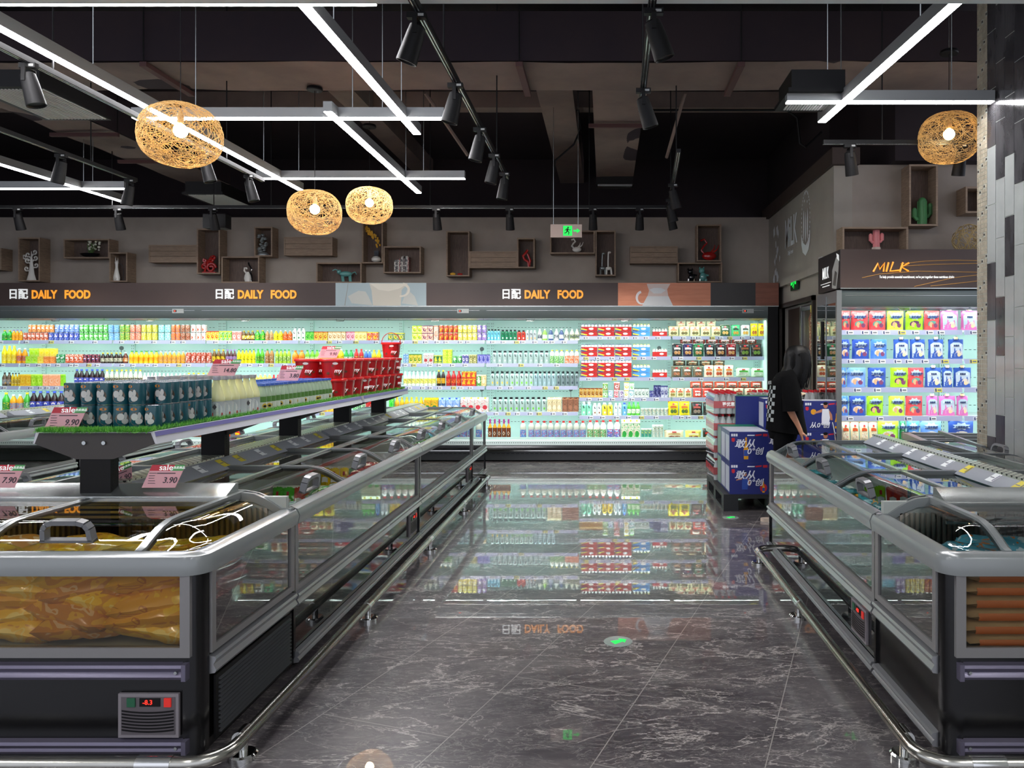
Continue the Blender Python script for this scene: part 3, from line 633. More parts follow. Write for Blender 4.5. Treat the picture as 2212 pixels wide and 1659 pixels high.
MB().box(-.004, 0, 0, 0, .78, hm).build('end_panel', DKSIGN, ms)
text('MILK', .17, LWH, ms, (-.006, .50, hm*.5), (pi/2, 0, -pi/2), bold=.01, sx=.62)
m_ = MB(); m_.box(-.006, .31, .085, -.004, .68, .092, 0); m_.box(-.006, .36, .055, -.004, .62, .065, 0); m_.build('underline', LWH, ms)
m_ = MB(); m_.add([(-.006, q[0], q[1]) for q in [(.27, .02), (.12, .0), (.05, .17), (.03, .33), (.13, .32), (.26, .2)]], [tuple(range(6))], 0)
m_.add([(-.007, q[0], q[1]) for q in [(.12, .36), (.04, .335), (.02, .27), (.09, .3)]], [tuple(range(4))], 1); m_.add([(-.008, q[0], q[1]) for q in [(.235, .05), (.14, .03), (.09, .16), (.16, .19)]], [tuple(range(4))], 2)
m_.build('carton_drawing', [mat('drawing_grey', '#b3b3ae', .5), LWH, mat('drawing_dark', '#55504c', .5)], ms)
# painted MILK mural on the side wall (x = 2.5, facing -X)
CH = mat('chalk_white', '#d3d6d8', .8); CHD = mat('chalk_dark', '#3f3b38', .8)
mu = thing('wall_mural', 'chalky MILK lettering with milk bottle drawing painted on the side wall', 'mural', (2.498, 9.9, 3.0))
def my(px): return 2.5*F/(px-CX)
def mzz(px, py): return az(py, my(px))-3.0
text('MiLK', .56, CH, mu, (-.003, my(1709)-9.9, mzz(1709, 503)), (pi/2, 0, -pi/2), bold=.008, sx=.56, ext=.001)
text('Daily fresh', .085, CH, mu, (-.003, my(1708)-9.9, mzz(1708, 545)), (pi/2, 0, -pi/2), ext=.001, shear=.3, sx=.8)
m_ = MB()
cy0 = my(1741)-9.9; cz0 = mzz(1741, 490)
def mp(pts, x, mtn): m_.add([(x, cy0+a, cz0+b) for a, b in pts], [tuple(range(len(pts)))], mtn)
for q in (-.09, 0, .09): mp(ell(q, .03 if q else 0, .028, .19, 14), -.003, 0)
mp([(-.2, -.2), (-.14, -.3), (0, -.36), (.14, -.3), (.2, -.2), (.22, -.06), (.12, -.18), (0, -.23), (-.12, -.18), (-.22, -.06)], -.003, 0)
for k in range(30):
    a = -.9+k*(pi+1.8)/29; m_.box(-.003, cy0+.2*cos(a)-.008, cz0+.1+.34*sin(a)-.012, -.001, cy0+.2*cos(a)+.008, cz0+.1+.34*sin(a)+.012, 0)
for q in ((.05, .33), (-.08, .3), (.02, .42), (-.1, .4)): mp(ell(q[0], q[1], .02, .02, 8), -.004, 0)
m_.build('bottle_drawing', [CH, CHD], mu)
m_ = MB()
for i in range(16):
    Yq, Zq = my(1672+R.random()*14)-9.9, 0; Zq = R.uniform(-.45, .3); n_ = 9; r_ = R.uniform(.03, .09)
    pts = [(Yq+r_*R.uniform(.4, 1)*cos(2*pi*k/n_), Zq+1.3*r_*R.uniform(.4, 1)*sin(2*pi*k/n_)) for k in range(n_)]
    m_.add([(-.002-.0003*i, a, b) for a, b in pts], [tuple(range(n_))], 0)
m_.build('paint_splashes', CH, mu)
t = thing('alarm_box', 'small white alarm box on the side wall beside the milk sign', 'alarm', (2.5, 8.75, 2.5)); MB().box(-.05, -.05, -.11, 0, .05, .11).build('case', mat('alarm_white', '#b5b5b0', .5), t); MB().box(-.055, -.03, 0, -.05, .03, .05).build('front_cover', LINER, t)
# ---------------------------------------------------------------- wall cooler
YB = 11.45; YS = 10.97
def bx(px): return (px-CX)*YB/F
ZL = [1.704, 1.375, 1.051, .682]; ZR = [1.764, 1.474, 1.177, .887, .629]
PERF = mat('slot_dark', '#3b5a58', .6)
def cooler(label, X0, bays, name='open_wall_cooler', y0=10.75, yb=YB, ybk=11.69, ys=YS, top=2.17, bay=None):
    """bays: list of shelf level lists"""
    bw = bay or (192.6*YB/F); L_ = bw*len(bays); d = yb-y0
    t = thing(name, label, 'cooler', (X0, y0, 0))
    MB().box(0, d, .1, L_, ybk-y0, top).build('back_panel', COOLW, t)
    m_ = MB()
    for k in range(len(bays)):
        for zz in (1.90, 1.55, 1.25, .95, .5):
            for i in range(22): m_.box(k*bw+.1+i*(bw-.2)/22, d-.003, zz, k*bw+.1+(i+.5)*(bw-.2)/22, d, zz+.006)
    m_.build('back_slots', PERF, t)
    for k in range(len(bays)+1):
        u = MB(); xx = min(max(k*bw, .03), L_-.03); u.box(xx-.03, d-.03, .3, xx+.03, d, 2.0, 0)
        for i in range(40): 
            for q in (-.014, .01): u.box(xx+q, d-.031, .35+i*.041, xx+q+.005, d-.03, .37+i*.041, 1)
        u.build('upright', [COOLW, PERF], t)
    b = MB(); b.box(0, .03, .02, L_, d, .15, 0); b.box(.0, .02, .02, L_, .06, .15, 0); b.build('kick_base', mat('kick_black', '#232527', .3), t)
    m_ = MB()
    for k in range(len(bays)):
        for i in range(16): m_.box(k*bw+.12+i*(bw-.25)/16, .018, .11, k*bw+.12+(i+.7)*(bw-.25)/16, .02, .118)
    m_.build('vent_slots', BLACKM, t)
    m_ = MB(); m_.prism([(.0, .165), (-.02, .175), (-.03, .20), (-.02, .225), (0, .235), (.05, .235), (.05, .165)], 'x', 0, L_); m_.build('front_bumper', mat('bumper_black', '#1b1c1e', .2), t)
    MB().box(0, -.012, .148, L_, .04, .165).build('bumper_trim', CHROME, t)
    f = MB(); f.box(0, 0, .235, L_, .09, .30, 0)
    for i in range(int(L_/.03)): f.box(i*.03, -.002, .262, i*.03+.016, 0, .272, 1)
    f.build('front_lip', [mat('cooler_lip_white', '#dff0ee', .4), PERF], t)
    MB().box(.01, .1, .335, L_-.01, .104, .30).build('wire_guard', mat('wire_grey', '#a8bcb8', .4), t)
    MB().box(0, .05, .15, L_, d, .27).build('bottom_deck', LINER, t)
    for k, lv in enumerate(bays):
        for z in lv:
            s_ = MB(); s_.box(k*bw+.012, ys-y0, z-.022, (k+1)*bw-.012, d, z-.002); so = s_.build('shelf', LINER, t)
            MB().prism([(ys-y0, z-.0), (ys-y0-.012, z-.0), (ys-y0-.02, z-.05), (ys-y0-.005, z-.05), (ys-y0, z-.02)], 'x', k*bw+.012, (k+1)*bw-.012).build('price_strip', STRIP, so)
            g = MB(); n = R.randint(4, 8)
            for i in range(n):
                xx = k*bw+.06+(i+R.random()*.5)*(bw-.2)/n; ye = ys-y0-.0195
                yl = R.random() < .15
                g.prism([(ye-.002, z-.046), (ye+.005, z-.008), (ye+.0075, z-.008), (ye+.0005, z-.046)], 'x', xx, xx+.075, 2 if yl else 0)
                g.prism([(ye-.003, z-.042), (ye+.004, z-.012), (ye+.005, z-.012), (ye-.001, z-.042)], 'x', xx+.004, xx+.02, 1)
                g.prism([(ye-.003, z-.034), (ye-.0, z-.02), (ye+.001, z-.02), (ye-.001, z-.034)], 'x', xx+.028, xx+.066, 3)
            g.build('price_labels', [WHITE, mat('label_blue', '#3c4673', .5), mat('label_yellow', '#e3dc55', .5), mat('label_ink', '#71757f', .6)], so)
            MB().box(k*bw+.05, ys-y0+.012, z-.034, (k+1)*bw-.05, ys-y0+.032, z-.023).build('light_tube', CTUBE, so)
    c_ = MB(); c_.prism([(0, top), (0, top-.1), (.03, top-.16), (.14, top-.185), (.14, top-.16), (d, top-.16), (d, top)], 'x', 0, L_); c_.build('canopy', mat('canopy_grey', '#5d6665', .35, .3), t)
    MB().box(.05, -.003, top-.055, L_-.05, 0, top-.05).build('canopy_trim', ALU, t)
    for k in range(len(bays)):
        MB().box(k*bw+.03, .145, top-.18, (k+1)*bw-.03, .175, top-.163).build('canopy_lamp', CTUBE, t)
        MB().box(k*bw+.01, .02, top-.175, (k+1)*bw-.01, .03, top-.168, 0).build('blind_bar', ALU, t)
        xx = (k+.45)*bw; MB().tube([(xx, .02, top-.175), (xx+.01, .0, top-.2), (xx+.11, .0, top-.2), (xx+.12, .02, top-.175)], .006, 6).build('blind_handle', ALU, t)
    q = MB(); q.box(L_-.36, -.006, top-.09, L_-.2, 0, top-.03, 0); q.box(L_-.34, -.008, top-.075, L_-.3, -.006, top-.045, 1); q.box(L_-.33, -.009, top-.068, L_-.315, -.008, top-.052, 2)
    q.build('temperature_display', [mat('display_frame', '#9aa09e', .4), BLACKM, mat('red_digit', '#ff3a2a', .4, em=1.5)], t)
    return t, bw, L_
BWD = 192.6*YB/F
cA, _, LA = cooler('open wall cooler section at the right end, holding yogurt and frozen snack bags', -1.70, [ZL, ZR, ZR])
cB, _, _ = cooler('open wall cooler section in the middle, holding boxed drinks and white bottles', -1.70-3*BWD, [ZL]*3)
cC, _, _ = cooler('open wall cooler section at the left end, holding soft drinks', -1.70-6*BWD, [ZL]*3)
MB().box(LA, 0, 0, LA+.14, .92, 2.17).build('end_panel', BLACKM, cA); MB().box(LA-.002, .05, .3, LA, .7, 2.0).build('inner_wall', COOLW, cA)
for px, py, lb in ((262, 752, 'over the dark bottles of the left section'), (1041, 754, 'upper one near the white bottles'), (1041, 841, 'lower one near the red boxes'), (1233, 841, 'beside the brown cartons'), (1424, 752, 'beside the long yogurt packs')):
    Yq = 11.15; t = thing('thermometer_disc', 'grey disc thermometer in the wall cooler, '+lb, 'thermometer', (ax(px, Yq), Yq, az(py, Yq)))
    MB().tube([(0, .0, 0), (0, .012, 0)], .03, 16).build('dial', mat('dial_grey', '#44504f', .4), t)
    MB().box(-.003, .0, -.14, .003, .006, -.02).build('stalk', mat('dial_grey2', '#56605f', .4), t)
# milk cooler (front Y 7.65)
ZM = [az(713, 7.85), az(775, 7.85), az(836.5, 7.85), az(898, 7.85)]
cM, bwM, LM = cooler('open milk cooler full of colourful cheese stick pouches, beside the tiled pillar', 2.345, [ZM, ZM], 'milk_wall_cooler', y0=7.65, yb=8.32, ybk=8.37, ys=7.82, bay=1.3, top=2.14)
MB().box(-.03, 0, .05, .0, .72, 2.14, 0).box(-.04, -.02, .05, .01, .02, 2.14, 0).box(-.04, .36, .05, -.028, .375, 2.1, 0).build('side_frame', [DGREY], cM)
MB().box(-.034, .02, .32, -.03, .70, 2.02).build('side_mirror_glass', MGLASS, cM)
MB().box(-.05, .48, 1.45, -.034, .52, 1.85).build('side_handle', BLACKM, cM)
# ---------------------------------------------------------------- tiled pillar
PX = 2.95; y_t, y_m = 5.92, 6.08
pl = struct(MB().box(PX, -1.0, 0, PX+.8, y_m, 4.8).build('wall_pillar', mat('grout_light', '#a9aca5', .7)))
TD = noisy('tile_dark_marble', '#2c2b2d', '#4b4a4c', 5, .12, detail=6, stretch=(1, 1, .3), spec=.6); TL = noisy('tile_light_grey', '#8d908e', '#989b98', 3, .12, spec=.6)
MO = noisy('mosaic_beige', '#8a8373', '#a49c8a', 14, .3, detail=2)
dark = {0: [(0, 323), (565, 686), (931, 1025)], 1: [(4, 377), (620, 683), (690, 748), (874, 1000)], 2: [(0, 305), (430, 556)], 3: [(0, 360), (1010, 1100)], 4: [(0, 260), (700, 800)], 5: [(100, 300)]}
m_ = MB(); tw, thh = .131, .44
for cix in range(24):
    ya = y_t-(cix+1)*tw; pxm = CX+F*PX/(ya+tw/2); off = [.0, .17, .31, .08, .25, .4][cix % 6]; z = -thh+off
    while z < 4.8:
        z0, z1 = max(0, z), min(4.8, z+thh)
        if z1-z0 > .03:
            pyc = CY-(z0+z1-3)/2*F/(ya+tw/2); dk = any(a-12 <= pyc <= b+12 for a, b in dark.get(cix, [])) or (cix > 5 and R.random() < .35)
            m_.box(PX-.004, ya+.003, z0+.003, PX, ya+tw-.003, z1-.003, 1 if dk else 0)
        z += thh
m_.build('wall_tiles', [TL, TD], pl)
m_ = MB(); n_ = 5; mw = (y_m-y_t)/n_
for i in range(n_):
    for j in range(int(4.8/.034)):
        if (i*7+j*3) % 11 == 0: m_.box(PX-.004, y_t+i*mw+.009, j*.034+.009, PX, y_t+(i+1)*mw-.009, (j+1)*.034-.009, 1)
        else: m_.box(PX-.004, y_t+i*mw+.0022, j*.034+.0022, PX, y_t+(i+1)*mw-.0022, (j+1)*.034-.0022, 0)
for j in range(int(4.8/.034)): 
    m_.box(PX, y_m, j*.034+.002, PX+.8, y_m+.004, (j+1)*.034-.002, 0)
m_.build('wall_mosaic', [MO, mat('mosaic_dark', '#2a2724', .3)], pl)
# ---------------------------------------------------------------- products
LID_Y, LID_W, LID_R, LID_B, LID_G, LID_K = [mat('cap_'+n, c, .4) for n, c in (('yellow', '#f3dc2a'), ('white', '#f2f3ef'), ('red', '#d7282a'), ('blue', '#3b50c0'), ('green', '#2fa544'), ('black', '#1d2023'))]
CAPS = {'y': LID_Y, 'w': LID_W, 'r': LID_R, 'b': LID_B, 'g': LID_G, 'k': LID_K, 'm': mat('cap_magenta', '#a5247c', .4), 'p': mat('cap_purple', '#9c6fc4', .4), 'o': mat('cap_orange', '#ea8a2c', .4), 'n': mat('cap_brown', '#7a4630', .4)}
PM = {}
def cpatch(mb, r, cx, cz, a, b, m, n=10, half=None, e=.0012):
    pts = ell(cx, cz, a, b, n) if half is None else ell(cx, cz, a, b, n, *half)
    mb.add([(p[0], -sqrt(max(r*r-p[0]**2, 1e-8))-e, p[1]) for p in pts], [tuple(range(n))], m)
def product(kind, w, h, c1, c2='#ffffff', c3='#ffffff', cap='w', logo=None):
    key = (kind, round(w, 3), round(h, 3), c1, c2, c3, cap, logo)
    if key in PM: return PM[key]
    mb = MB(); r = w/2*.97; P = prt(c1, c2, c3, 70); mats = [P, CAPS[cap], CAPSIL, mat('body_'+c1[1:], c1, .2), mat('body_'+c2[1:], c2, .2)]
    S = 12
    if kind == 'can':
        mb.lathe([(.8*r, 0), (r, .05*h), (r, .9*h), (.84*r, .965*h), (.84*r, h), (.76*r, .985*h), (0.001, .985*h)], S, bm=[2, 0, 0, 2, 2, 2])
    elif kind == 'bot':      # soft drink bottle: liquid body c1, label printed c1/c2/c3
        mb.lathe([(.85*r, 0), (r, .04*h), (r, .2*h), (r*1.005, .2*h), (r*1.005, .56*h), (r, .56*h), (.95*r, .66*h), (.5*r, .82*h), (.36*r, .87*h), (.36*r, .91*h), (.42*r, .91*h), (.42*r, h), (.001, h)], S, bm=[3, 3, 0, 0, 0, 3, 3, 3, 3, 1, 1, 1])
    elif kind == 'botl':     # body colour c1, plain label of colour c2
        mats[0] = prt(c2, c3, c1, 60)
        mb.lathe([(.85*r, 0), (r, .04*h), (r, .16*h), (r*1.005, .16*h), (r*1.005, .5*h), (r, .5*h), (.95*r, .64*h), (.5*r, .82*h), (.36*r, .87*h), (.36*r, .91*h), (.42*r, .91*h), (.42*r, h), (.001, h)], S, bm=[3, 3, 0, 0, 0, 3, 3, 3, 3, 1, 1, 1])
    elif kind == 'jug':
        mats[0] = prt(c2, c3, c1, 45)
        mb.lathe([(.9*r, 0), (r, .03*h), (r, .52*h), (.92*r, .56*h), (r, .60*h), (.98*r, .74*h), (.55*r, .86*h), (.38*r, .89*h), (.38*r, .92*h), (.44*r, .92*h), (.44*r, h), (.001, h)], S, bm=[0, 0, 0, 3, 3, 3, 3, 3, 1, 1, 1])
    elif kind == 'wine':
        mats[0] = mat('label_cream', '#e8dcc0', .5)
        mb.lathe([(.9*r, 0), (r, .03*h), (r, .6*h), (.36*r, .76*h), (.34*r, .8*h), (.4*r, .8*h), (.4*r, h), (.001, h)], S, bm=[3, 3, 4, 4, 1, 1, 1, 1])
        cpatch(mb, r, 0, .34*h, .5*r, .1*h, 0, 4)
    elif kind == 'milk':     # pale bottle, square shoulders
        mb.lathe([(.95*r, 0), (r, .03*h), (r, .72*h), (.85*r, .8*h), (.45*r, .87*h), (.58*r, .87*h), (.58*r, h), (.001, h)], 10, bm=[3, 3, 3, 3, 1, 1, 1])
        k = mat('ink_dark', '#23282a', .6); mats.append(k)
        for q, (a, b, zz) in enumerate(((.3, .035, .68), (.2, .03, .62), (.34, .03, .56))): cpatch(mb, r, (-.1+.1*q)*r, zz*h, a*r, b*h, 5, 6)
        cpatch(mb, r, .1*r, .22*h, .34*r, .09*h, 4, 8)
    elif kind == 'car':
        mb.box(-r, -r, 0, r, r, h, 0); mb.box(-r*1.003, -r*1.003, h*.9, r*1.003, r*1.003, h*1.0, 4)
        patch(mb, ell(0, h*.42, r*.62, h*.2, 10), -r-.0012, 4); patch(mb, ell(r*.1, h*.45, r*.3, h*.11, 8), -r-.002, 3)
    elif kind == 'gab':
        mb.box(-r, -r, 0, r, r, h*.84, 0); mb.prism([(-r, h*.84), (0, h*.97), (r, h*.84)], 'x', -r, r, 3, T=Matrix.Rotation(0, 4, 'Z'))
        mb.box(-r, -.002, h*.95, r, .002, h); mb.lathe([(r*.3, 0), (r*.3, .1*h), (.001, .1*h)], 10, 1, (0, -r*.5, h*.88))
        patch(mb, ell(0, h*.3, r*.7, h*.16, 10), -r-.0012, 4)
    elif kind in ('pou', 'bag'):
        t = r*.34 if kind == 'pou' else r*.6
        def fn(sg):
            def f(u, v):
                e = (1-(2*u-1)**4)*(1-(2*v-1)**4); x = (2*u-1)*r*(1-.05*sin(pi*v)); z = v*h
                wr = .0035*sin(23*u+9*v)+.003*sin(17*v+5*u)
                return (x, sg*(t*e**.6*.8)+wr*e, z)
            return f
        T = Matrix.Rotation(radians(-8), 4, 'X')
        mb.grid(fn(-1), 8, 8, 0, T); mb.grid(fn(1), 8, 8, 0, T)
        m0 = len(mats); mats[0] = mat('body_'+c1[1:], c1, .25); mats += [mat('body_'+c3[1:], c3, .3), prt(c3 if c3 != '#ffffff' else '#c9924a', c2, '#5a3a24', 110), mat('bag_logo_red', '#b3272a', .3)]
        def yy(x, z): 
            u, v = x/r/2+.5, z/h; e = max(0, (1-(2*u-1)**4)*(1-(2*v-1)**4)); return -t*e**.6*.8-.0065
        def bp(pts, m, e_=0): mb.add([(p[0], yy(*p)-e_, p[1]) for p in pts], [tuple(range(len(pts)))], m, T)
        for q in (-1, 1): bp(ell(q*r*.3, h*.27, r*.33, h*.15, 8), m0+1)
        bp([(-r*.62, h*.5), (0, h*.52), (r*.62, h*.5), (r*.6, h*.64), (0, h*.68), (-r*.6, h*.66)], 4); bp([(-r*.22, h*.72), (r*.22, h*.72), (r*.22, h*.84), (-r*.22, h*.84)], m0+2)
        mb.add([(-r*.98, -.003, h*.93), (r*.98, -.003, h*.93), (r*.98, -.003, h), (-r*.98, -.003, h)], [(0, 1, 2, 3)], 4, T)
    elif kind == 'tray':
        mats[0] = mat('body_'+c1[1:], c1, .3); i0 = len(mats); mats += [mat('tray_purple', c2, .3), LID_Y, mat('tray_white', '#efe6e0', .4)]
        mb.box(-r, -.03, 0, r, .09, h*.62, 0); n = 5
        if '#f0e0c8' != c2:
            patch(mb, [(-r*.98, .01*h), (-r*.35, .01*h), (-r*.5, h*.3), (-r*.98, h*.55)], -.031, i0); patch(mb, [(-r*.98, h*.25), (-r*.3, h*.12), (-r*.2, h*.22), (-r*.98, h*.42)], -.0315, i0+1)
        patch(mb, ell(r*.25, h*.34, r*.3, h*.15, 12), -.0318, i0+2)
        for i in range(n):
            for j in range(2):
                mb.lathe([(w/n*.42, 0), (w/n*.42, h*.2), (w/n*.25, h*.3), (w/n*.3, h*.32), (w/n*.3, h*.4), (.001, h*.4)], 8, c=(-r+w/n*(i+.5), -.005+j*.05, h*.6), bm=[1, 1, 1, 4, 4])
    elif kind == 'cup':
        mb.lathe([(.8*r, 0), (r, .9*h), (r*1.04, .9*h), (r*1.04, h), (.001, h)], S, bm=[0, 1, 1, 1])
    if logo == 'roundel':    # round red-white-blue emblem
        i0 = len(mats); mats += [LID_W, mat('emblem_red', '#d22236', .3), mat('emblem_blue', '#2440a8', .3)]
        zc = h*.5 if kind == 'can' else h*.38; rr = r*.5
        cpatch(mb, r*1.01, 0, zc, rr, rr, i0, 12); cpatch(mb, r*1.01, 0, zc+.12*rr, rr*.98, rr*.86, i0+1, 10, (.15, pi-.15), .002); cpatch(mb, r*1.01, 0, zc-.12*rr, rr*.98, rr*.86, i0+2, 10, (pi+.15, 2*pi-.15), .002)
    elif logo == 'disc':
        i0 = len(mats); mats += [LID_W, mat('body_'+c2[1:], c2, .3)]
        cpatch(mb, r*1.01, 0, h*.58, r*.6, r*.45, i0, 10); cpatch(mb, r*1.01, 0, h*.58, r*.45, r*.2, i0+1, 8, None, .002)
    elif logo == 'bar':
        i0 = len(mats); mats += [mat('body_'+c2[1:], c2, .3)]
        if kind == 'car': patch(mb, [(-r*.3, h*.25), (r*.3, h*.25), (r*.3, h*.8), (-r*.3, h*.8)], -r-.003, i0)
        else: cpatch(mb, r*1.01, 0, h*.38, r*.3, h*.2, i0, 4)
    me = mb.mesh('pack', mats); PM[key] = me; return me
KN = {'can': ('drink_can', 'can'), 'bot': ('drink_bottle', 'bottle'), 'botl': ('drink_bottle', 'bottle'), 'jug': ('yogurt_bottle', 'bottle'), 'wine': ('glass_bottle', 'bottle'), 'milk': ('milk_bottle', 'bottle'),
      'car': ('drink_carton', 'carton'), 'gab': ('milk_carton', 'carton'), 'pou': ('food_pouch', 'pouch'), 'bag': ('snack_bag', 'bag'), 'tray': ('yogurt_multipack', 'multipack'), 'cup': ('yogurt_cup', 'cup')}
def bayname(px): 
    b = int((px-1060)//193)
    return {-6: 'first visible bay', -5: 'second visible bay', -4: 'third visible bay', -3: 'fourth visible bay', -2: 'fifth visible bay', -1: 'bay left of the white bottles', 0: 'bay of white bottles', 1: 'bay of multipacks', 2: 'snack bag bay'}.get(b, 'wall cooler')
SHN = {0: 'top shelf', 1: 'second shelf', 2: 'third shelf', 3: 'fourth shelf', 4: 'fifth shelf', 9: 'bottom deck'}
seen_run = {}
def run(sh, x0, x1, n, kind, hp, c1, c2, c3='#ffffff', cap='w', logo=None, tiers=1, what='', lift=0, Yp=None, zone=None, yoff=0.0):
    zs = ZL if (x0+x1)/2 < 1252 else ZR
    Yp = Yp or (YS+.05 if sh != 9 else 10.98)
    z = (zs[sh] if sh != 9 else .27)
    X0, X1 = ax(x0, Yp), ax(x1, Yp); w = (X1-X0)/n; h = hp*Yp/F
    nm, cat = KN[kind]; me = product(kind, w*.98, h, c1, c2, c3, cap, logo)
    zone = zone or ('%s, %s' % (SHN[sh], bayname((x0+x1)/2)))
    lb = '%s, %s' % (what, zone); seen_run[lb] = seen_run.get(lb, 0)+1
    if seen_run[lb] > 1: lb = '%s, %s, further right' % (what, zone)
    grp = '%s on the %s' % (what, zone)
    for tt in range(tiers):
        l2 = lb if tiers == 1 else lb+(', lower row' if tt == 0 else ', upper row')
        for i in range(n):
            dep = w if kind not in ('pou', 'bag', 'tray') else w*.4
            rz = R.uniform(-.25, .25) if kind in ('can', 'bot', 'botl', 'jug') else (R.uniform(-.06, .06) if kind in ('pou', 'bag') else 0)
            if kind == 'car': rz = 0
            tag(obj(nm, me, None, (X0+w*(i+.5), Yp+dep*.5+yoff+(R.uniform(0, .012) if kind != 'tray' else 0), z+lift+tt*h*(.66 if kind == 'tray' else 1.0)), rz), l2, cat, grp if n > 1 else None)
W = run
# top shelf, left to right
W(0, 0, 22, 2, 'botl', 22, '#2fae3a', '#1f7a34', '#e6e23a', 'y', what='green soda bottle with yellow cap')
W(0, 22, 46, 3, 'botl', 23, '#f2a81e', '#e08a14', '#f6cf4a', 'p', what='orange juice bottle with purple cap')
W(0, 47, 101, 6, 'can', 17, '#c9501c', '#f3f0e6', '#7a2c12', logo='disc', what='dark orange soda can')
W(0, 57, 114, 6, 'can', 17, '#e07a1a', '#f6e9c8', '#b84c14', logo='disc', lift=17*11.02/F, what='orange soda can stacked on others')
W(0, 101, 168, 6, 'can', 17, '#2c45a8', '#dfe4f4', '#26358a', logo='roundel', what='blue cola can with round emblem')
W(0, 115, 168, 5, 'can', 17, '#6f8fd8', '#e6ecf8', '#3b55b0', logo='roundel', lift=17*11.02/F, what='light blue cola can stacked on others')
W(0, 168, 231, 6, 'can', 17, '#3fae2a', '#e9f4e4', '#227a1d', logo='disc', tiers=2, what='bright green lemon soda can')
W(0, 231, 255, 2, 'can', 17, '#7fb4de', '#e8f2fa', '#5c92c8', tiers=2, what='pale blue water can')
W(0, 256, 278, 2, 'can', 17, '#2f9a4a', '#e8d23a', '#f0b428', tiers=2, what='pineapple drink can, green and yellow')
W(0, 278, 301, 2, 'can', 17, '#cf6a5c', '#f0c8b8', '#e8a060', tiers=2, what='coral red fruit drink can')
W(0, 302, 337, 3, 'can', 17, '#c9bd2c', '#e8e4a0', '#6b6a22', tiers=2, what='olive yellow tea can')
W(0, 338, 366, 2, 'can', 17, '#9fdcd8', '#3aa6b8', '#e8f6f4', tiers=2, what='aqua drink can')
W(0, 367, 387, 2, 'can', 17, '#d8681e', '#5c6aa0', '#f0a050', tiers=2, what='orange energy drink can')
W(0, 388, 408, 2, 'can', 17, '#8a3a1e', '#e8dcc8', '#c89468', tiers=2, what='brown coffee can')
W(0, 409, 444, 3, 'can', 17, '#eceae4', '#c8481c', '#a8a49c', logo='bar', tiers=2, what='white coconut drink can with red panel')
W(0, 445, 472, 3, 'car', 20, '#f0cf1c', '#d8401c', '#ffffff', what='small yellow tea carton')
W(0, 472, 500, 3, 'car', 20, '#2fa52c', '#e6e23a', '#ffffff', what='small green tea carton')
W(0, 500, 520, 2, 'car', 20, '#e88878', '#f0e0dc', '#c83a4a', what='small pink juice carton')
W(0, 520, 548, 3, 'botl', 21, '#6b4a1c', '#e6c81e', '#ffffff', 'y', what='small brown bottle with yellow cap')
W(0, 548, 570, 2, 'botl', 22, '#3fb32a', '#2f8a2a', '#e8e84a', 'y', what='small green tea bottle')
W(0, 571, 588, 2, 'botl', 22, '#c09058', '#9a6a3c', '#f0e0c0', 'w', what='small tan milk tea bottle')
W(0, 588, 609, 2, 'botl', 22, '#eedd1c', '#e8d020', '#2f6a34', 'w', what='small yellow lemon tea bottle', logo='bar')
W(0, 609, 629, 2, 'botl', 22, '#e06a1c', '#c8481c', '#f0d0a0', 'w', what='small orange juice bottle')
W(0, 630, 659, 3, 'milk', 26, '#e6ece2', '#2f7a4a', '#ffffff', 'w', what='white bottle with a green round emblem')
W(0, 660, 677, 2, 'car', 19, '#4fbf2c', '#2a8a2a', '#f0f0a0', what='small bright green carton')
W(0, 678, 707, 3, 'car', 19, '#efc81c', '#a83a1c', '#6a3fa0', what='yellow carton with red oval')
W(0, 708, 746, 4, 'car', 19, '#e8cfa8', '#b0783c', '#f4ead8', what='cream coloured soy milk carton')
W(0, 747, 766, 2, 'car', 19, '#e89aac', '#b04a5a', '#f4dce0', what='pink strawberry milk carton')
W(0, 766, 792, 3, 'car', 19, '#efe08a', '#c0983c', '#f8f0d0', what='pale yellow milk carton')
W(0, 792, 816, 2, 'car', 18, '#c8281c', '#f0c81c', '#ffffff', what='red and yellow carton')
W(0, 837, 872, 3, 'car', 16, '#2a6a4a', '#f0d81c', '#e8e8d8', what='green carton with yellow top')
W(0, 890, 911, 2, 'car', 16, '#f2e01c', '#7aa82a', '#ffffff', tiers=2, what='bright yellow lemon carton')
W(0, 911, 935, 2, 'car', 16, '#eaa58c', '#6a3a5c', '#f6e0d0', tiers=2, what='salmon pink plum carton')
W(0, 937, 946, 1, 'car', 32, '#f0b8a0', '#e08a78', '#ffffff', what='tall pale pink carton')
W(0, 947, 988, 4, 'can', 16.5, '#c01f1a', '#f0c02a', '#7a1210', tiers=2, logo='bar', what='red herbal tea can')
W(0, 988, 1030, 4, 'can', 16.5, '#f0dc1e', '#b08a3c', '#ffffff', tiers=2, logo='disc', what='bright yellow drink can with oval')
W(0, 1030, 1051, 2, 'can', 16.5, '#7a6ab8', '#e8e4f4', '#c84a6a', tiers=2, logo='disc', what='purple and white drink can')
W(0, 1052, 1080, 4, 'milk', 24, '#6fc0dc', '#e8f4f8', '#ffffff', 'k', what='small light blue yogurt bottle')
W(0, 1081, 1116, 4, 'milk', 23, '#1d7a52', '#dff0e4', '#ffffff', 'k', what='small dark green yogurt bottle')
W(0, 1116, 1135, 2, 'milk', 22, '#cc3a2a', '#f2e0dc', '#ffffff', 'k', what='small red yogurt bottle')
W(0, 1135, 1159, 3, 'milk', 22, '#b8bcc0', '#e8b060', '#ffffff', 'w', what='small silver yogurt bottle')
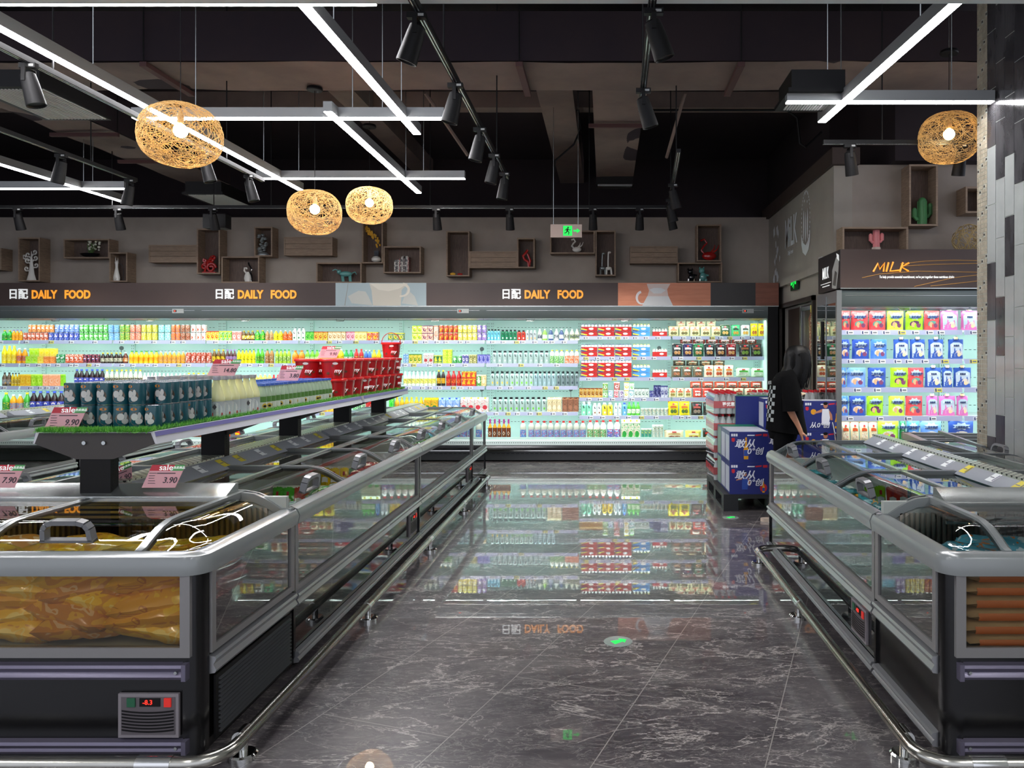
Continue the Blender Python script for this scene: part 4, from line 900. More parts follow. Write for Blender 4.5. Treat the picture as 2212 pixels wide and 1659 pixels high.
for a_, c_, d_, n_ in ((1160, '#d8dccc', '#2f3a5a', 'white and navy'), (1171, '#9ccc5c', '#f0f4e8', 'pale green'), (1184, '#47598a', '#d8e0f0', 'navy blue'), (1196, '#e8ece8', '#2a2f4a', 'white dotted'), (1207, '#4f5f90', '#e0e6f0', 'slate blue'), (1218, '#e0e4d4', '#3a4030', 'ivory')):
    W(0, a_, a_+11, 1, 'botl', 25, c_, d_, '#ffffff', 'w', what=n_+' yogurt drink bottle with white cap')
W(0, 1230, 1252, 2, 'botl', 25, '#e4e0c8', '#5a6a3a', '#2a3a8a', 'w', what='cream yogurt drink bottle with busy label')
# second shelf
W(1, 0, 32, 3, 'botl', 38, '#f0d81c', '#e8c81c', '#f8f0a0', 'y', what='large yellow juice bottle')
W(1, 32, 54, 2, 'botl', 33, '#f0a01e', '#c8501c', '#8a9ab8', 'w', what='orange drink bottle with blue label')
W(1, 54, 80, 2, 'car', 15, '#8fce1e', '#b8e43a', '#e8f8a0', what='lime green carton'); W(1, 80, 93, 1, 'car', 15, '#e8c41c', '#f0dc5a', '#f8f0a0', what='golden yellow carton'); W(1, 93, 118, 2, 'car', 15, '#e88a3a', '#f0a868', '#b85a2a', what='peach orange carton')
W(1, 62, 83, 2, 'car', 17, '#a5e01e', '#c8f03a', '#e8f8a0', lift=15.2*11.02/F, what='lime carton stacked on others'); W(1, 83, 117, 3, 'car', 17, '#f0cf1c', '#f8e44a', '#f8f0a0', lift=15.2*11.02/F, what='yellow carton stacked on others')
W(1, 119, 137, 2, 'can', 20, '#178a4a', '#e8f4ec', '#0d5c34', logo='disc', what='dark green soda can')
W(1, 138, 177, 4, 'can', 20, '#d2501c', '#f0e8d8', '#8a3a14', logo='disc', what='slim orange red soda can')
W(1, 177, 213, 4, 'can', 20, '#2a2226', '#e0587a', '#5a2a3a', logo='roundel', what='black and pink cola can')
W(1, 214, 262, 5, 'botl', 23, '#2a1d18', '#c8c8b0', '#3a3a34', 'y', what='dark herbal drink bottle with yellow cap')
W(1, 262, 273, 1, 'botl', 24, '#5a2a1c', '#c87a3a', '#f0e0c0', 'w', what='brown drink bottle')
W(1, 275, 340, 6, 'botl', 27, '#f0c01e', '#e8a81c', '#c83a1c', 'g', what='yellow juice bottle with orange label')
W(1, 340, 397, 6, 'botl', 26, '#d89a2a', '#c8882a', '#efe4d0', 'w', what='amber tea bottle')
W(1, 398, 454, 5, 'can', 24, '#b8401c', '#efe4d8', '#7a2a12', logo='bar', what='tall red brown coffee can')
W(1, 455, 484, 3, 'botl', 30, '#6a4a1c', '#e8c41c', '#2a1c12', 'y', what='chocolate drink bottle, yellow wrapped'); W(1, 485, 509, 3, 'botl', 30, '#5a3a3a', '#b090c8', '#2a1c1c', 'p', what='chocolate drink bottle, purple wrapped')
W(1, 510, 550, 5, 'botl', 31, '#f0e21c', '#e8dc1c', '#2a5a2c', 'g', logo='bar', what='tall yellow lemon tea bottle')
W(1, 551, 569, 2, 'botl', 31, '#52b81e', '#2f7a1c', '#d8f05a', 'g', what='tall green tea bottle'); W(1, 570, 590, 2, 'botl', 31, '#a8743c', '#8a5a2c', '#f0dcb8', 'g', what='tall brown milk tea bottle')
W(1, 592, 626, 4, 'botl', 30, '#a8cc3a', '#6a9a2c', '#f0f4c0', 'g', what='pale green tea bottle')
W(1, 628, 656, 2, 'botl', 28, '#f0961c', '#e0681c', '#f8c84a', 'o', what='wide orange juice bottle'); W(1, 657, 688, 3, 'botl', 29, '#7ac82a', '#d8f0b0', '#3a8a2a', 'g', what='green wrapped bottle pack')
W(1, 688, 741, 4, 'botl', 31, '#f2da1c', '#f0c81c', '#c8481c', 'w', what='yellow vitamin drink bottle')
W(1, 741, 762, 2, 'botl', 29, '#2fae4a', '#eef4ec', '#2a8a3a', 'g', what='green and white soda bottle'); W(1, 763, 784, 2, 'botl', 31, '#c82a2a', '#b01c24', '#f0d84a', 'r', what='red cola bottle'); W(1, 785, 801, 2, 'botl', 29, '#4a78c8', '#3a5ab0', '#c8dcf4', 'w', what='blue sports drink bottle')
W(1, 801, 822, 2, 'botl', 29, '#f0d41c', '#e8bc1c', '#c8301c', 'y', what='yellow drink bottle beside pale green ones'); W(1, 822, 845, 3, 'botl', 29, '#8accac', '#c8e4d0', '#4a8a6a', 'g', what='pale green drink bottle')
W(1, 870, 882, 2, 'can', 21, '#3a88c8', '#d8ecf8', '#ffffff', what='slim blue can'); W(1, 883, 910, 3, 'car', 20, '#d8c01e', '#4a8a2a', '#f0f0b0', what='yellow and green carton'); W(1, 914, 936, 2, 'gab', 22, '#eceae4', '#b03a3a', '#4a6a3a', what='white carton with red fruit')
W(1, 937, 954, 2, 'car', 17, '#177a42', '#e8dc3a', '#0d5030', logo='bar', what='dark green carton'); W(1, 956, 976, 2, 'car', 15, '#b4dc1e', '#e8f06a', '#5a9a1c', tiers=2, what='lime yellow box')
W(1, 977, 997, 2, 'can', 16, '#2a9a3a', '#e8f4e4', '#1a6a2a', logo='disc', what='green can with white emblem'); W(1, 998, 1012, 2, 'car', 19, '#4a4a9a', '#e8e8f4', '#2a2a6a', what='purple patterned carton'); W(1, 1013, 1030, 2, 'car', 19, '#8a8a3a', '#e0dca8', '#3a3a2a', what='olive coloured carton'); W(1, 1031, 1058, 3, 'car', 19, '#8a8ad0', '#4a50a8', '#dcdcf0', logo='bar', what='lilac carton with dark panel')
W(1, 1062, 1186, 11, 'milk', 27, '#a6bbb8', '#c8dedc', '#ffffff', 'k', what='white milk bottle with black cap'); W(1, 1187, 1218, 3, 'jug', 29, '#eef2ea', '#4aa02c', '#e8e4d8', 'y', what='white yogurt bottle with green fruit'); W(1, 1219, 1251, 3, 'jug', 29, '#eef2ea', '#e06a2a', '#e8e4d8', 'y', what='white yogurt bottle with orange fruit')
# third shelf
W(2, 0, 20, 2, 'botl', 29, '#5a4a3a', '#8a8f94', '#e8a83a', 'k', what='grey brown coffee bottle'); W(2, 21, 41, 3, 'botl', 28, '#c8a81c', '#a88a1c', '#e8e0a0', 'k', what='dull yellow tea bottle')
W(2, 42, 66, 2, 'car', 25, '#e8b01c', '#f0d04a', '#c88a1c', what='amber yellow carton'); W(2, 66, 91, 2, 'car', 25, '#9cd41e', '#c8ec5a', '#6aaa1c', what='lime carton'); W(2, 91, 130, 3, 'car', 25, '#f0a070', '#f4c0a0', '#d87a4a', what='peach coloured carton'); W(2, 130, 137, 1, 'car', 25, '#8ad41e', '#a8e03a', '#4a8a1c', what='slim lime carton')
W(2, 156, 222, 6, 'botl', 36, '#2a1c1e', '#4a58b8', '#6a78d0', 'b', logo='roundel', what='cola bottle with blue label and blue cap')
W(2, 223, 305, 8, 'botl', 35, '#c8ccb8', '#2a2c24', '#e8e4b0', 'y', what='pale tea bottle with black label'); W(2, 305, 346, 5, 'botl', 28, '#f0dcdc', '#e08a8a', '#8ab0e0', 'w', what='pink and white yogurt drink bottle'); W(2, 346, 400, 6, 'botl', 27, '#f4ead0', '#e89a2a', '#6ab82a', 'w', what='cream bottle with orange label'); W(2, 400, 452, 5, 'botl', 28, '#f4f0dc', '#e8d83a', '#c83a2a', 'y', what='cream bottle with yellow label')
W(2, 545, 585, 4, 'botl', 26, '#f0d05a', '#e8b83a', '#f8ecc8', 'w', what='pale yellow drink bottle'); W(2, 585, 602, 2, 'botl', 24, '#c8282a', '#f0e0c8', '#8a1c1c', 'r', what='red drink bottle behind the sale card')
W(2, 870, 941, 8, 'botl', 31, '#e4ecdc', '#e8d84a', '#6a9a4a', 'w', what='clear lemon drink bottle'); W(2, 942, 961, 2, 'botl', 34, '#2a1a14', '#e8b81c', '#3a2a1c', 'y', what='black tea bottle with yellow label'); W(2, 962, 996, 3, 'botl', 32, '#a81c1c', '#b81c1c', '#e8a82a', 'r', what='red herbal tea bottle'); W(2, 997, 1028, 3, 'car', 15.5, '#cc241c', '#f0b82a', '#a01414', tiers=2, logo='bar', what='small red box of herbal tea'); W(2, 1029, 1039, 1, 'car', 24, '#5aa04a', '#e8f0d8', '#2a3a2a', logo='bar', what='slim green carton'); W(2, 1039, 1050, 1, 'car', 24, '#d8c07a', '#f0e8c8', '#8a6a3a', logo='bar', what='slim tan carton')
W(2, 1058, 1100, 4, 'milk', 31, '#a4bab5', '#e8c85a', '#ffffff', 'k', what='pale milk bottle with yellow dot'); W(2, 1101, 1152, 5, 'milk', 31, '#acc2bc', '#7ac83a', '#ffffff', 'k', what='pale milk bottle with green dot'); W(2, 1152, 1200, 5, 'milk', 31, '#97b0b6', '#a8c4cc', '#ffffff', 'k', what='pale blue grey milk bottle'); W(2, 1201, 1251, 5, 'milk', 31, '#75868a', '#3a4a50', '#ffffff', 'k', what='grey milk bottle with dark dot')
# fourth shelf
W(3, 0, 15, 1, 'botl', 41, '#3fae3a', '#1f8a3a', '#e8e43a', 'y', what='big green soda bottle'); W(3, 16, 45, 2, 'botl', 37, '#f0a81c', '#7a9ab8', '#e8681c', 'w', what='big orange soda bottle'); W(3, 46, 60, 1, 'botl', 41, '#4ab03a', '#2a9a3a', '#f0f4e8', 'y', what='big green soda bottle beside cola')
W(3, 60, 134, 5, 'botl', 44, '#2a1a1c', '#4454b8', '#5a68c8', 'b', logo='roundel', what='big cola bottle with blue label'); W(3, 134, 200, 6, 'botl', 30, '#e8c8d0', '#e8d02a', '#c83a8a', 'p', what='small yellow and pink bottle')
W(3, 640, 692, 4, 'car', 22, '#8acc3a', '#f0e83a', '#5a9a2a', what='green and yellow box under the display shelf'); W(3, 693, 724, 2, 'car', 24, '#f0d41c', '#c8481c', '#f8e88a', logo='bar', what='yellow box seen under the display shelf')
W(3, 760, 786, 2, 'botl', 28, '#c8e8c0', '#2fae4a', '#ffffff', 'w', what='white and green bottle under the display shelf'); W(3, 787, 815, 2, 'botl', 33, '#c82a24', '#c8241c', '#f0e0d8', 'r', what='red bottle under the display shelf')
W(3, 840, 850, 1, 'car', 35, '#1fd02a', '#4ae84a', '#e8f8a0', what='tall vivid green carton'); W(3, 851, 914, 6, 'botl', 31, '#e8b81c', '#d8a01c', '#8a9a4a', 'y', what='golden yellow juice bottle'); W(3, 915, 946, 2, 'gab', 30, '#f0b81c', '#3a8a3a', '#e86a1c', 'y', what='large yellow gable carton'); W(3, 947, 993, 3, 'gab', 30, '#8ab0e8', '#f0f4fa', '#4a78c8', 'b', what='light blue gable milk carton'); W(3, 994, 1055, 4, 'gab', 31, '#f0ece8', '#c83a48', '#2a6a48', 'y', what='white gable carton with red bowl')
W(3, 1062, 1181, 10, 'milk', 31, '#a9bfba', '#6ac83a', '#ffffff', 'k', what='pale milk bottle with green fruit mark'); W(3, 1182, 1213, 3, 'gab', 31, '#d8c89a', '#efe6c8', '#8a7040', 'w', what='beige soy milk carton'); W(3, 1214, 1250, 3, 'gab', 31, '#8a5a40', '#a87458', '#5a3424', 'n', what='brown chocolate milk carton')
# bottom deck
W(9, 300, 375, 5, 'botl', 40, '#2fae3a', '#2a9a34', '#3fc84a', 'g', what='big green bottle behind the freezers'); W(9, 376, 402, 2, 'botl', 40, '#f0981c', '#e8881c', '#f0b04a', 'o', what='big orange bottle behind the freezers'); W(9, 403, 440, 3, 'botl', 40, '#5a2a1c', '#7a3a1c', '#3a1c14', 'r', what='big brown bottle behind the freezers')
W(9, 442, 520, 4, 'bag', 24, '#e03a1c', '#f0c81c', '#f04a2a', 'y', what='red and yellow snack bag behind the freezers')
W(9, 1053, 1103, 5, 'wine', 46, '#6a3418', '#d89c2c', '#ffffff', 'm', what='amber glass bottle with magenta cap'); W(9, 1122, 1136, 1, 'jug', 42, '#c4c6b8', '#4a78b8', '#e0484a', 'r', what='single yogurt jug standing apart'); W(9, 1140, 1266, 9, 'jug', 42, '#c4c6b8', '#5a80b8', '#e0484a', 'r', what='yogurt jug with red and blue label')
W(9, 1268, 1310, 3, 'jug', 43, '#f0ece0', '#3a9a4a', '#e07a7a', 'r', what='yogurt jug with green and pink label'); W(9, 1311, 1341, 2, 'jug', 44, '#f4f6f2', '#4a68b8', '#e84a4a', 'r', what='white milk jug with blue label'); W(9, 1342, 1383, 3, 'gab', 46, '#e4f0d8', '#2a9a3a', '#c83a3a', 'y', what='tall green and white milk carton'); W(9, 1385, 1408, 3, 'cup', 26, '#3aa07a', '#e8d84a', '#2a5aa8', 'w', what='colourful yogurt cup'); W(9, 1409, 1433, 3, 'cup', 34, '#c8d4d0', '#6a8a4a', '#c8a84a', 'w', what='tall greyish yogurt cup')
W(9, 1434, 1479, 1, 'bag', 22, '#e8dcb8', '#c8b078', '#8a3a2a', 'w', what='pale bag of bread rolls'); W(9, 1480, 1517, 1, 'bag', 22, '#e8dc6a', '#efe4c0', '#8a3a2a', 'w', what='yellow edged bag of bread rolls'); W(9, 1518, 1545, 1, 'bag', 26, '#24241e', '#c83a2a', '#8a9a4a', 'r', what='black snack bag'); 
# multipack bay
for s_, t_ in ((0, 2), (1, 2), (2, 3)):
    W(s_, 1254, 1365, 3, 'tray', 16, '#b01a14', '#4a4a7a', '#e8d8c8', 'w', tiers=t_, what='red multipack of little white yogurt bottles'); W(s_, 1366, 1405, 1, 'tray', 16, '#4a90d0', '#e8e04a', '#3a58b0', 'w', tiers=2, what='blue multipack of little yogurt bottles'); W(s_, 1409, 1442, 1, 'tray', 16, '#c0241c', '#f0e0c8', '#e8a83a', 'w', what='single plain red multipack')
W(3, 1251, 1302, 6, 'car', 20, '#c8982a', '#7a3a1c', '#f0e4b8', what='brown and yellow milk carton')
for a_, b_, c_, d_, n_ in ((1302, 1313, '#5aa83a', '#e8f0e0', 'green'), (1314, 1324, '#7aa0c8', '#f0f4f8', 'pale blue'), (1326, 1336, '#b83a4a', '#f0e0e0', 'red'), (1337, 1347, '#6a4a8a', '#f0e8f0', 'purple'), (1348, 1358, '#f0f0e8', '#e8c83a', 'white with yellow dot'), (1359, 1369, '#e8f0f0', '#6ab0b8', 'white and aqua')):
    W(3, a_, b_, 1, 'car', 15, c_, d_, '#ffffff', what='small '+n_+' milk carton')
W(3, 1302, 1313, 1, 'car', 16, '#5aa83a', '#e8f0e0', '#c83a2a', lift=15.2*11.02/F, what='green carton standing on another'); W(3, 1326, 1339, 1, 'car', 18, '#b8403a', '#f0e0e0', '#3a6a3a', lift=15.2*11.02/F, what='red carton standing on another'); W(3, 1348, 1359, 1, 'car', 17, '#f4f4ee', '#e8d03a', '#ffffff', lift=15.2*11.02/F, what='white carton standing on another'); W(3, 1360, 1370, 1, 'car', 16, '#f4f4f0', '#7ac85a', '#ffffff', lift=15.2*11.02/F, what='white carton with green mark standing on another')
W(3, 1370, 1402, 4, 'car', 20, '#dfe6e0', '#5a7a6a', '#a8b8b0', what='whitish milk carton'); W(3, 1403, 1412, 1, 'car', 14, '#2f3478', '#5a60a0', '#e8e8f4', what='short navy box'); W(3, 1412, 1428, 2, 'car', 26, '#2f3478', '#22265c', '#dcdcf0', logo='bar', what='tall navy yogurt carton'); W(3, 1428, 1443, 2, 'car', 25, '#b8bcd0', '#3a3f80', '#e8e8f0', what='silver and navy carton')
W(4, 1255, 1278, 2, 'milk', 29, '#8ad8b4', '#e8f6ee', '#ffffff', 'w', what='mint green teardrop yogurt bottle'); W(4, 1280, 1299, 2, 'milk', 26, '#eef4f0', '#8a5a3a', '#ffffff', 'w', what='white teardrop yogurt bottle'); W(4, 1300, 1324, 2, 'milk', 27, '#f0cc3a', '#f6f2dc', '#ffffff', 'w', what='yellow teardrop yogurt bottle'); W(4, 1326, 1343, 2, 'milk', 26, '#e4eef2', '#a8c0c8', '#ffffff', 'w', what='white bell shaped bottle'); W(4, 1344, 1354, 1, 'milk', 27, '#6aa8dc', '#d8ecf8', '#ffffff', 'b', what='blue bell shaped bottle'); W(4, 1355, 1383, 3, 'botl', 28, '#52b82c', '#e8f4d8', '#2a8a2a', 'g', what='vivid green yogurt bottle'); W(4, 1384, 1444, 7, 'cup', 15, '#b8c4c0', '#5a6a60', '#d8b04a', 'w', what='grey yogurt cup')
# snack bag bay
W(0, 1444, 1560, 5, 'bag', 22, '#efe6b4', '#e8a078', '#5a6a3a', 'w', what='cream coloured snack bag'); W(0, 1462, 1550, 4, 'bag', 17, '#f2eccb', '#d88a6a', '#e8dc9a', 'w', lift=17*11.02/F, yoff=.1, what='cream snack bag piled on top'); 
for a_, b_, c_, d_, n_ in ((1556, 1578, '#3a5a3a', '#e8e4d0', 'dark green'), (1580, 1600, '#4ac07a', '#2a3a34', 'green and black'), (1601, 1621, '#e0e4dc', '#3a4a40', 'white and black')):
    W(0, a_, b_, 1, 'bag', 25, c_, d_, '#e8b04a', 'r', what=n_+' snack bag')
W(0, 1622, 1655, 2, 'bag', 28, '#efd81c', '#e8b02a', '#a8482a', 'r', what='bright yellow snack bag')
for a_, c_, n_ in ((1452, '#24282a', 'green edged'), (1475, '#2a2448', 'violet edged'), (1498, '#1f5a34', 'bright green edged'), (1522, '#24282a', 'yellow banded'), (1546, '#2a1c20', 'maroon edged'), (1569, '#6a1c20', 'red edged')):
    W(1, a_, a_+23, 1, 'bag', 28, c_, '#d8d4c8', '#c88a3a', 'w', what=n_+' black noodle bag')
W(1, 1597, 1648, 2, 'bag', 28, '#2c2a28', '#8a5a3a', '#6a9a3a', 'w', what='black snack bag with meat picture'); W(1, 1470, 1640, 6, 'bag', 12, '#8a3a34', '#d8d0c0', '#3a3a38', 'w', lift=27*11.02/F, yoff=.1, what='assorted bag lying on top')
W(2, 1450, 1520, 3, 'bag', 24, '#6a6450', '#e8e0d0', '#b86a3a', 'w', what='mottled dried fish bag'); W(2, 1521, 1586, 3, 'bag', 26, '#efe0c4', '#d8883a', '#c84a2a', 'w', what='white and orange snack bag'); W(2, 1590, 1655, 2, 'bag', 20, '#cfe8c8', '#4aa83a', '#e8f4e0', 'g', what='pale green tofu tray with green label'); W(2, 1455, 1570, 4, 'bag', 12, '#4a4438', '#c8a878', '#8a5a3a', 'k', lift=24*11.02/F, yoff=.1, what='dark snack bag piled on top')
W(3, 1445, 1495, 3, 'bag', 20, '#efe4b8', '#c8603a', '#8a9a4a', 'w', what='cream coloured bag with red foot'); W(3, 1497, 1538, 2, 'bag', 20, '#d8483a', '#f0e4dc', '#f0ece4', 'w', what='red and white snack bag'); W(3, 1539, 1655, 5, 'bag', 20, '#c8bca0', '#a83a2a', '#4a4a3a', 'w', what='mixed red and brown snack bag'); W(3, 1492, 1650, 6, 'bag', 15, '#c05038', '#efe4cc', '#3a3630', 'w', lift=19*11.02/F, yoff=.08, what='red snack bag piled on top')
W(4, 1443, 1491, 2, 'bag', 30, '#efdc1c', '#c8682a', '#3a7a3a', 'r', what='large bright yellow snack bag'); W(4, 1493, 1545, 2, 'bag', 28, '#2a2a28', '#a8483a', '#8a8a7a', 'r', what='large black snack bag'); W(4, 1548, 1600, 2, 'bag', 27, '#3a2c28', '#b85a4a', '#9a8a7a', 'w', what='brown snack bag behind the water packs')
# ---------------------------------------------------------------- milk cooler pouches
TITLE = mat('pouch_title_navy', '#2b3f74', .5)
PPOU = {}
def pouch(px0, px1, row, hp, c1, c2, lb, doy=False, Yp=7.87):
    zb = ([*ZM][row] if row < 4 else .27+.0); X0, X1 = ax(px0, Yp), ax(px1, Yp); w = X1-X0; h = hp*Yp/F
    if row == 4: zb = az(953, Yp)
    t = thing('cheese_pouch', lb, 'pouch', ((X0+X1)/2, Yp+.03, zb), R.uniform(-.05, .05), 'pouches in the milk cooler')
    key = (round(w, 2), c1, c2, doy, hp)
    if key not in PPOU:
        mb = MB(); r = w/2; th = .035
        def fn(sg):
            def f(u, v):
                e = (1-(2*u-1)**6)*(1-v**5); x = (2*u-1)*r*(1-.03*sin(pi*v)); return (x, sg*th*max(e, 0)**.7*(1-.75*v)-(.02*v if 0 else 0)+.003*sin(19*u+7*v), v*h)
            return f
        m1 = mat('pouch_'+c1[1:], c1, .28); mb.grid(fn(-1), 8, 8, 0); mb.grid(fn(1), 8, 8, 0)
        T = Matrix.Rotation(radians(4.5), 4, 'X')
        def P(pts, e, m): mb.add([(p[0], -.0245*(1-.72*min(1, p[1]/h))-.004-e, p[1]) for p in pts], [tuple(range(len(pts)))], m)
        if doy:
            P([(-r*.8, h*.06), (r*.8, h*.06), (r*.8, h*.74), (r*.4, h*.84), (-r*.4, h*.84), (-r*.8, h*.74)], .003, 1)
            P(ell(r*.25, h*.28, r*.4, h*.16, 12), .005, 2); P(ell(r*.25, h*.2, r*.22, h*.09, 10), .006, 3)
            P([(-r*.55, h*.62), (r*.55, h*.62), (r*.55, h*.74), (-r*.55, h*.74)], .0045, 4)
            mb.cyl((0, -.005, h), (0, -.005, h+.025), .02, 10, 3); mb.box(-.03, -.006, h-.01, .03, .002, h+.008, 0)
        else:
            n = 16; P([(0+r*(.75 if k % 2 else .5)*cos(2*pi*k/n), h*.72+h*(.2 if k % 2 else .13)*sin(2*pi*k/n)) for k in range(n)], .003, 1)
            P(ell(0, h*.3, r*.62, h*.19, 14), .004, 2); P(ell(-r*.2, h*.28, r*.26, h*.14, 10), .005, 3); P(ell(r*.35, h*.24, r*.25, h*.12, 10), .005, 4)
        PPOU[key] = mb.mesh('pouch_body', [m1, mat('pouch_white', '#b4c0cc', .3), mat('pouch2_'+c2[1:], c2, .35), mat('pouch_cream', '#ecc89a', .4), mat('pouch_white2', '#d6dfe4', .3)] if doy else [m1, mat('pouch_white', '#b4c0cc', .3), mat('pouch2_'+c2[1:], c2, .35), mat('pouch_tan', '#d9a37a', .4), mat('pouch_plum', '#7a3c62', .4)])
    obj('pouch_body', PPOU[key], t)
    text('奶酪鲜' if doy else '儿童奶酪棒', .022 if doy else .03, TITLE, t, (0, -.024 if not doy else -.023, h*.67), (pi/2, 0, 0), ext=.0015, bold=.02, sx=.9)
    if doy: MB().box(-.012, -.012, h+.01, .012, .006, h+.03).build('spout_cap', TITLE, t)
RD, GN, NV, BL, PK, DB = '#d9474c', '#9bd21e', '#2c4aa0', '#4a7ac8', '#d06aac', '#2c4f9e'
rw = [[(1817, 1838, RD, 'red pouch cut off at the left post'), (1840, 1877, RD, 'red cheese pouch, second from left'), (1878, 1916, RD, 'red cheese pouch, third from left'), (1918, 1954, '#c9e24a', 'pale lime cheese pouch'), (1958, 1997, GN, 'lime green cheese pouch'), (1998, 2032, RD, 'red cheese pouch beside the pink ones'), (2034, 2072, PK, 'pink spouted pouch, left of two'), (2078, 2114, PK, 'pink spouted pouch, right of two')],
 [(1815, 1837, NV, 'navy pouch cut off at the left post'), (1842, 1880, NV, 'navy cheese pouch'), (1882, 1918, BL, 'light blue cheese pouch with red picture'), (1932, 1965, DB, 'blue spouted pouch, first from left'), (1967, 2001, DB, 'blue spouted pouch, second from left'), (2007, 2041, DB, 'blue spouted pouch, third from left'), (2050, 2084, DB, 'blue spouted pouch, fourth from left')],
 [(1815, 1829, BL, 'blue pouch cut off at the left post'), (1831, 1872, '#6f92d4', 'pale blue cheese pouch'), (1876, 1916, NV, 'navy cheese pouch'), (1926, 1963, GN, 'lime green cheese pouch'), (1964, 1997, RD, 'red cheese pouch'), (2000, 2036, DB, 'blue spouted pouch, left'), (2037, 2060, DB, 'blue spouted pouch, middle'), (2062, 2100, DB, 'blue spouted pouch, right')],
 [(1815, 1834, BL, 'blue pouch cut off at the left post'), (1836, 1872, NV, 'navy cheese pouch'), (1874, 1910, GN, 'lime green pouch, left'), (1921, 1957, '#b8e03a', 'lime green pouch, right'), (1958, 1995, RD, 'red cheese pouch'), (2003, 2028, PK, 'pink spouted pouch, left'), (2030, 2066, PK, 'pink spouted pouch, middle'), (2068, 2094, PK, 'pink spouted pouch, right')],
 [(1898, 1943, '#a4da2a', 'large lime green pouch'), (1945, 1958, '#1e7a4a', 'dark green pouch'), (1961, 1988, '#4a86c8', 'blue pouch'), (1990, 2036, '#6a94d8', 'large pale blue pouch'), (2050, 2106, '#2a4a98', 'large navy blue pouch')]]
for r_, row in enumerate(rw):
    for a_, b_, c_, n_ in row:
        pouch(a_, b_, r_, 42 if r_ < 4 else 44, c_, {'#d9474c': '#5a9a8a', GN: '#5a2a5a', '#c9e24a': '#6a3a6a'}.get(c_, '#d8c8b8'), '%s, %s of the milk cooler' % (n_, ['top shelf', 'second shelf', 'third shelf', 'fourth shelf', 'bottom deck'][r_]), 'spouted' in n_)
for i in range(4):
    x0 = 1817+i*20; Yp = 7.9; w_ = 19*Yp/F
    tag(obj('sausage_pack', product('bag', w_, 42*Yp/F, '#efd8b0', '#c8502a', '#f6ecd0', 'w'), None, (ax(x0+10, Yp), Yp, az(953, Yp))), 'cream and orange snack pack, bottom deck of the milk cooler', 'pack', 'cream snack packs at the bottom of the milk cooler')
# ---------------------------------------------------------------- island freezers
RIMZ = .765
def lidz(u): return RIMZ-.005+.085*sin(pi/2*min(1, max(0, (u-.05)/.2)))
RIMP = [(-.012, .695), (-.02, .735), (-.008, .765), (.02, .778), (.05, .772), (.058, .75), (.05, .70)]
BUMPP = lambda z0, z1: [(.012, z0), (-.012, z0+.004), (-.017, z0+.014), (-.012, z0+.024), (-.006, (z0+z1)/2), (-.012, z1-.024), (-.017, z1-.014), (-.012, z1-.004), (.012, z1)]
LIDG = glassmat('lid_glass', '#f0f6f4', .0, 1.6, 0, 1.08)
PERFM = None
def handle_mesh():
    mb = MB()
    pr = [(-.09, 0, 0), (-.085, 0, .045), (-.072, 0, .064), (-.045, 0, .072), (.045, 0, .072), (.072, 0, .064), (.085, 0, .045), (.09, 0, 0)]
    for i in range(len(pr)-1):
        a, b = Vector(pr[i]), Vector(pr[i+1]); d = (b-a).normalized(); n = Vector((0, 1, 0)).cross(d)
        vs = [a+Vector((0, s_*.016, 0))+n*q for s_ in (-1, 1) for q in (-.009, .009)]+[b+Vector((0, s_*.016, 0))+n*q for s_ in (-1, 1) for q in (-.009, .009)]
        mb.add(vs, [(0, 1, 3, 2), (4, 6, 7, 5), (0, 4, 5, 1), (2, 3, 7, 6), (0, 2, 6, 4), (1, 5, 7, 3)])
    mb.box(-.1, -.016, -.006, .1, .016, .004)
    return mb.mesh('lid_handle', mat('handle_grey', '#77787a', .35, .3))
HAND = handle_mesh()
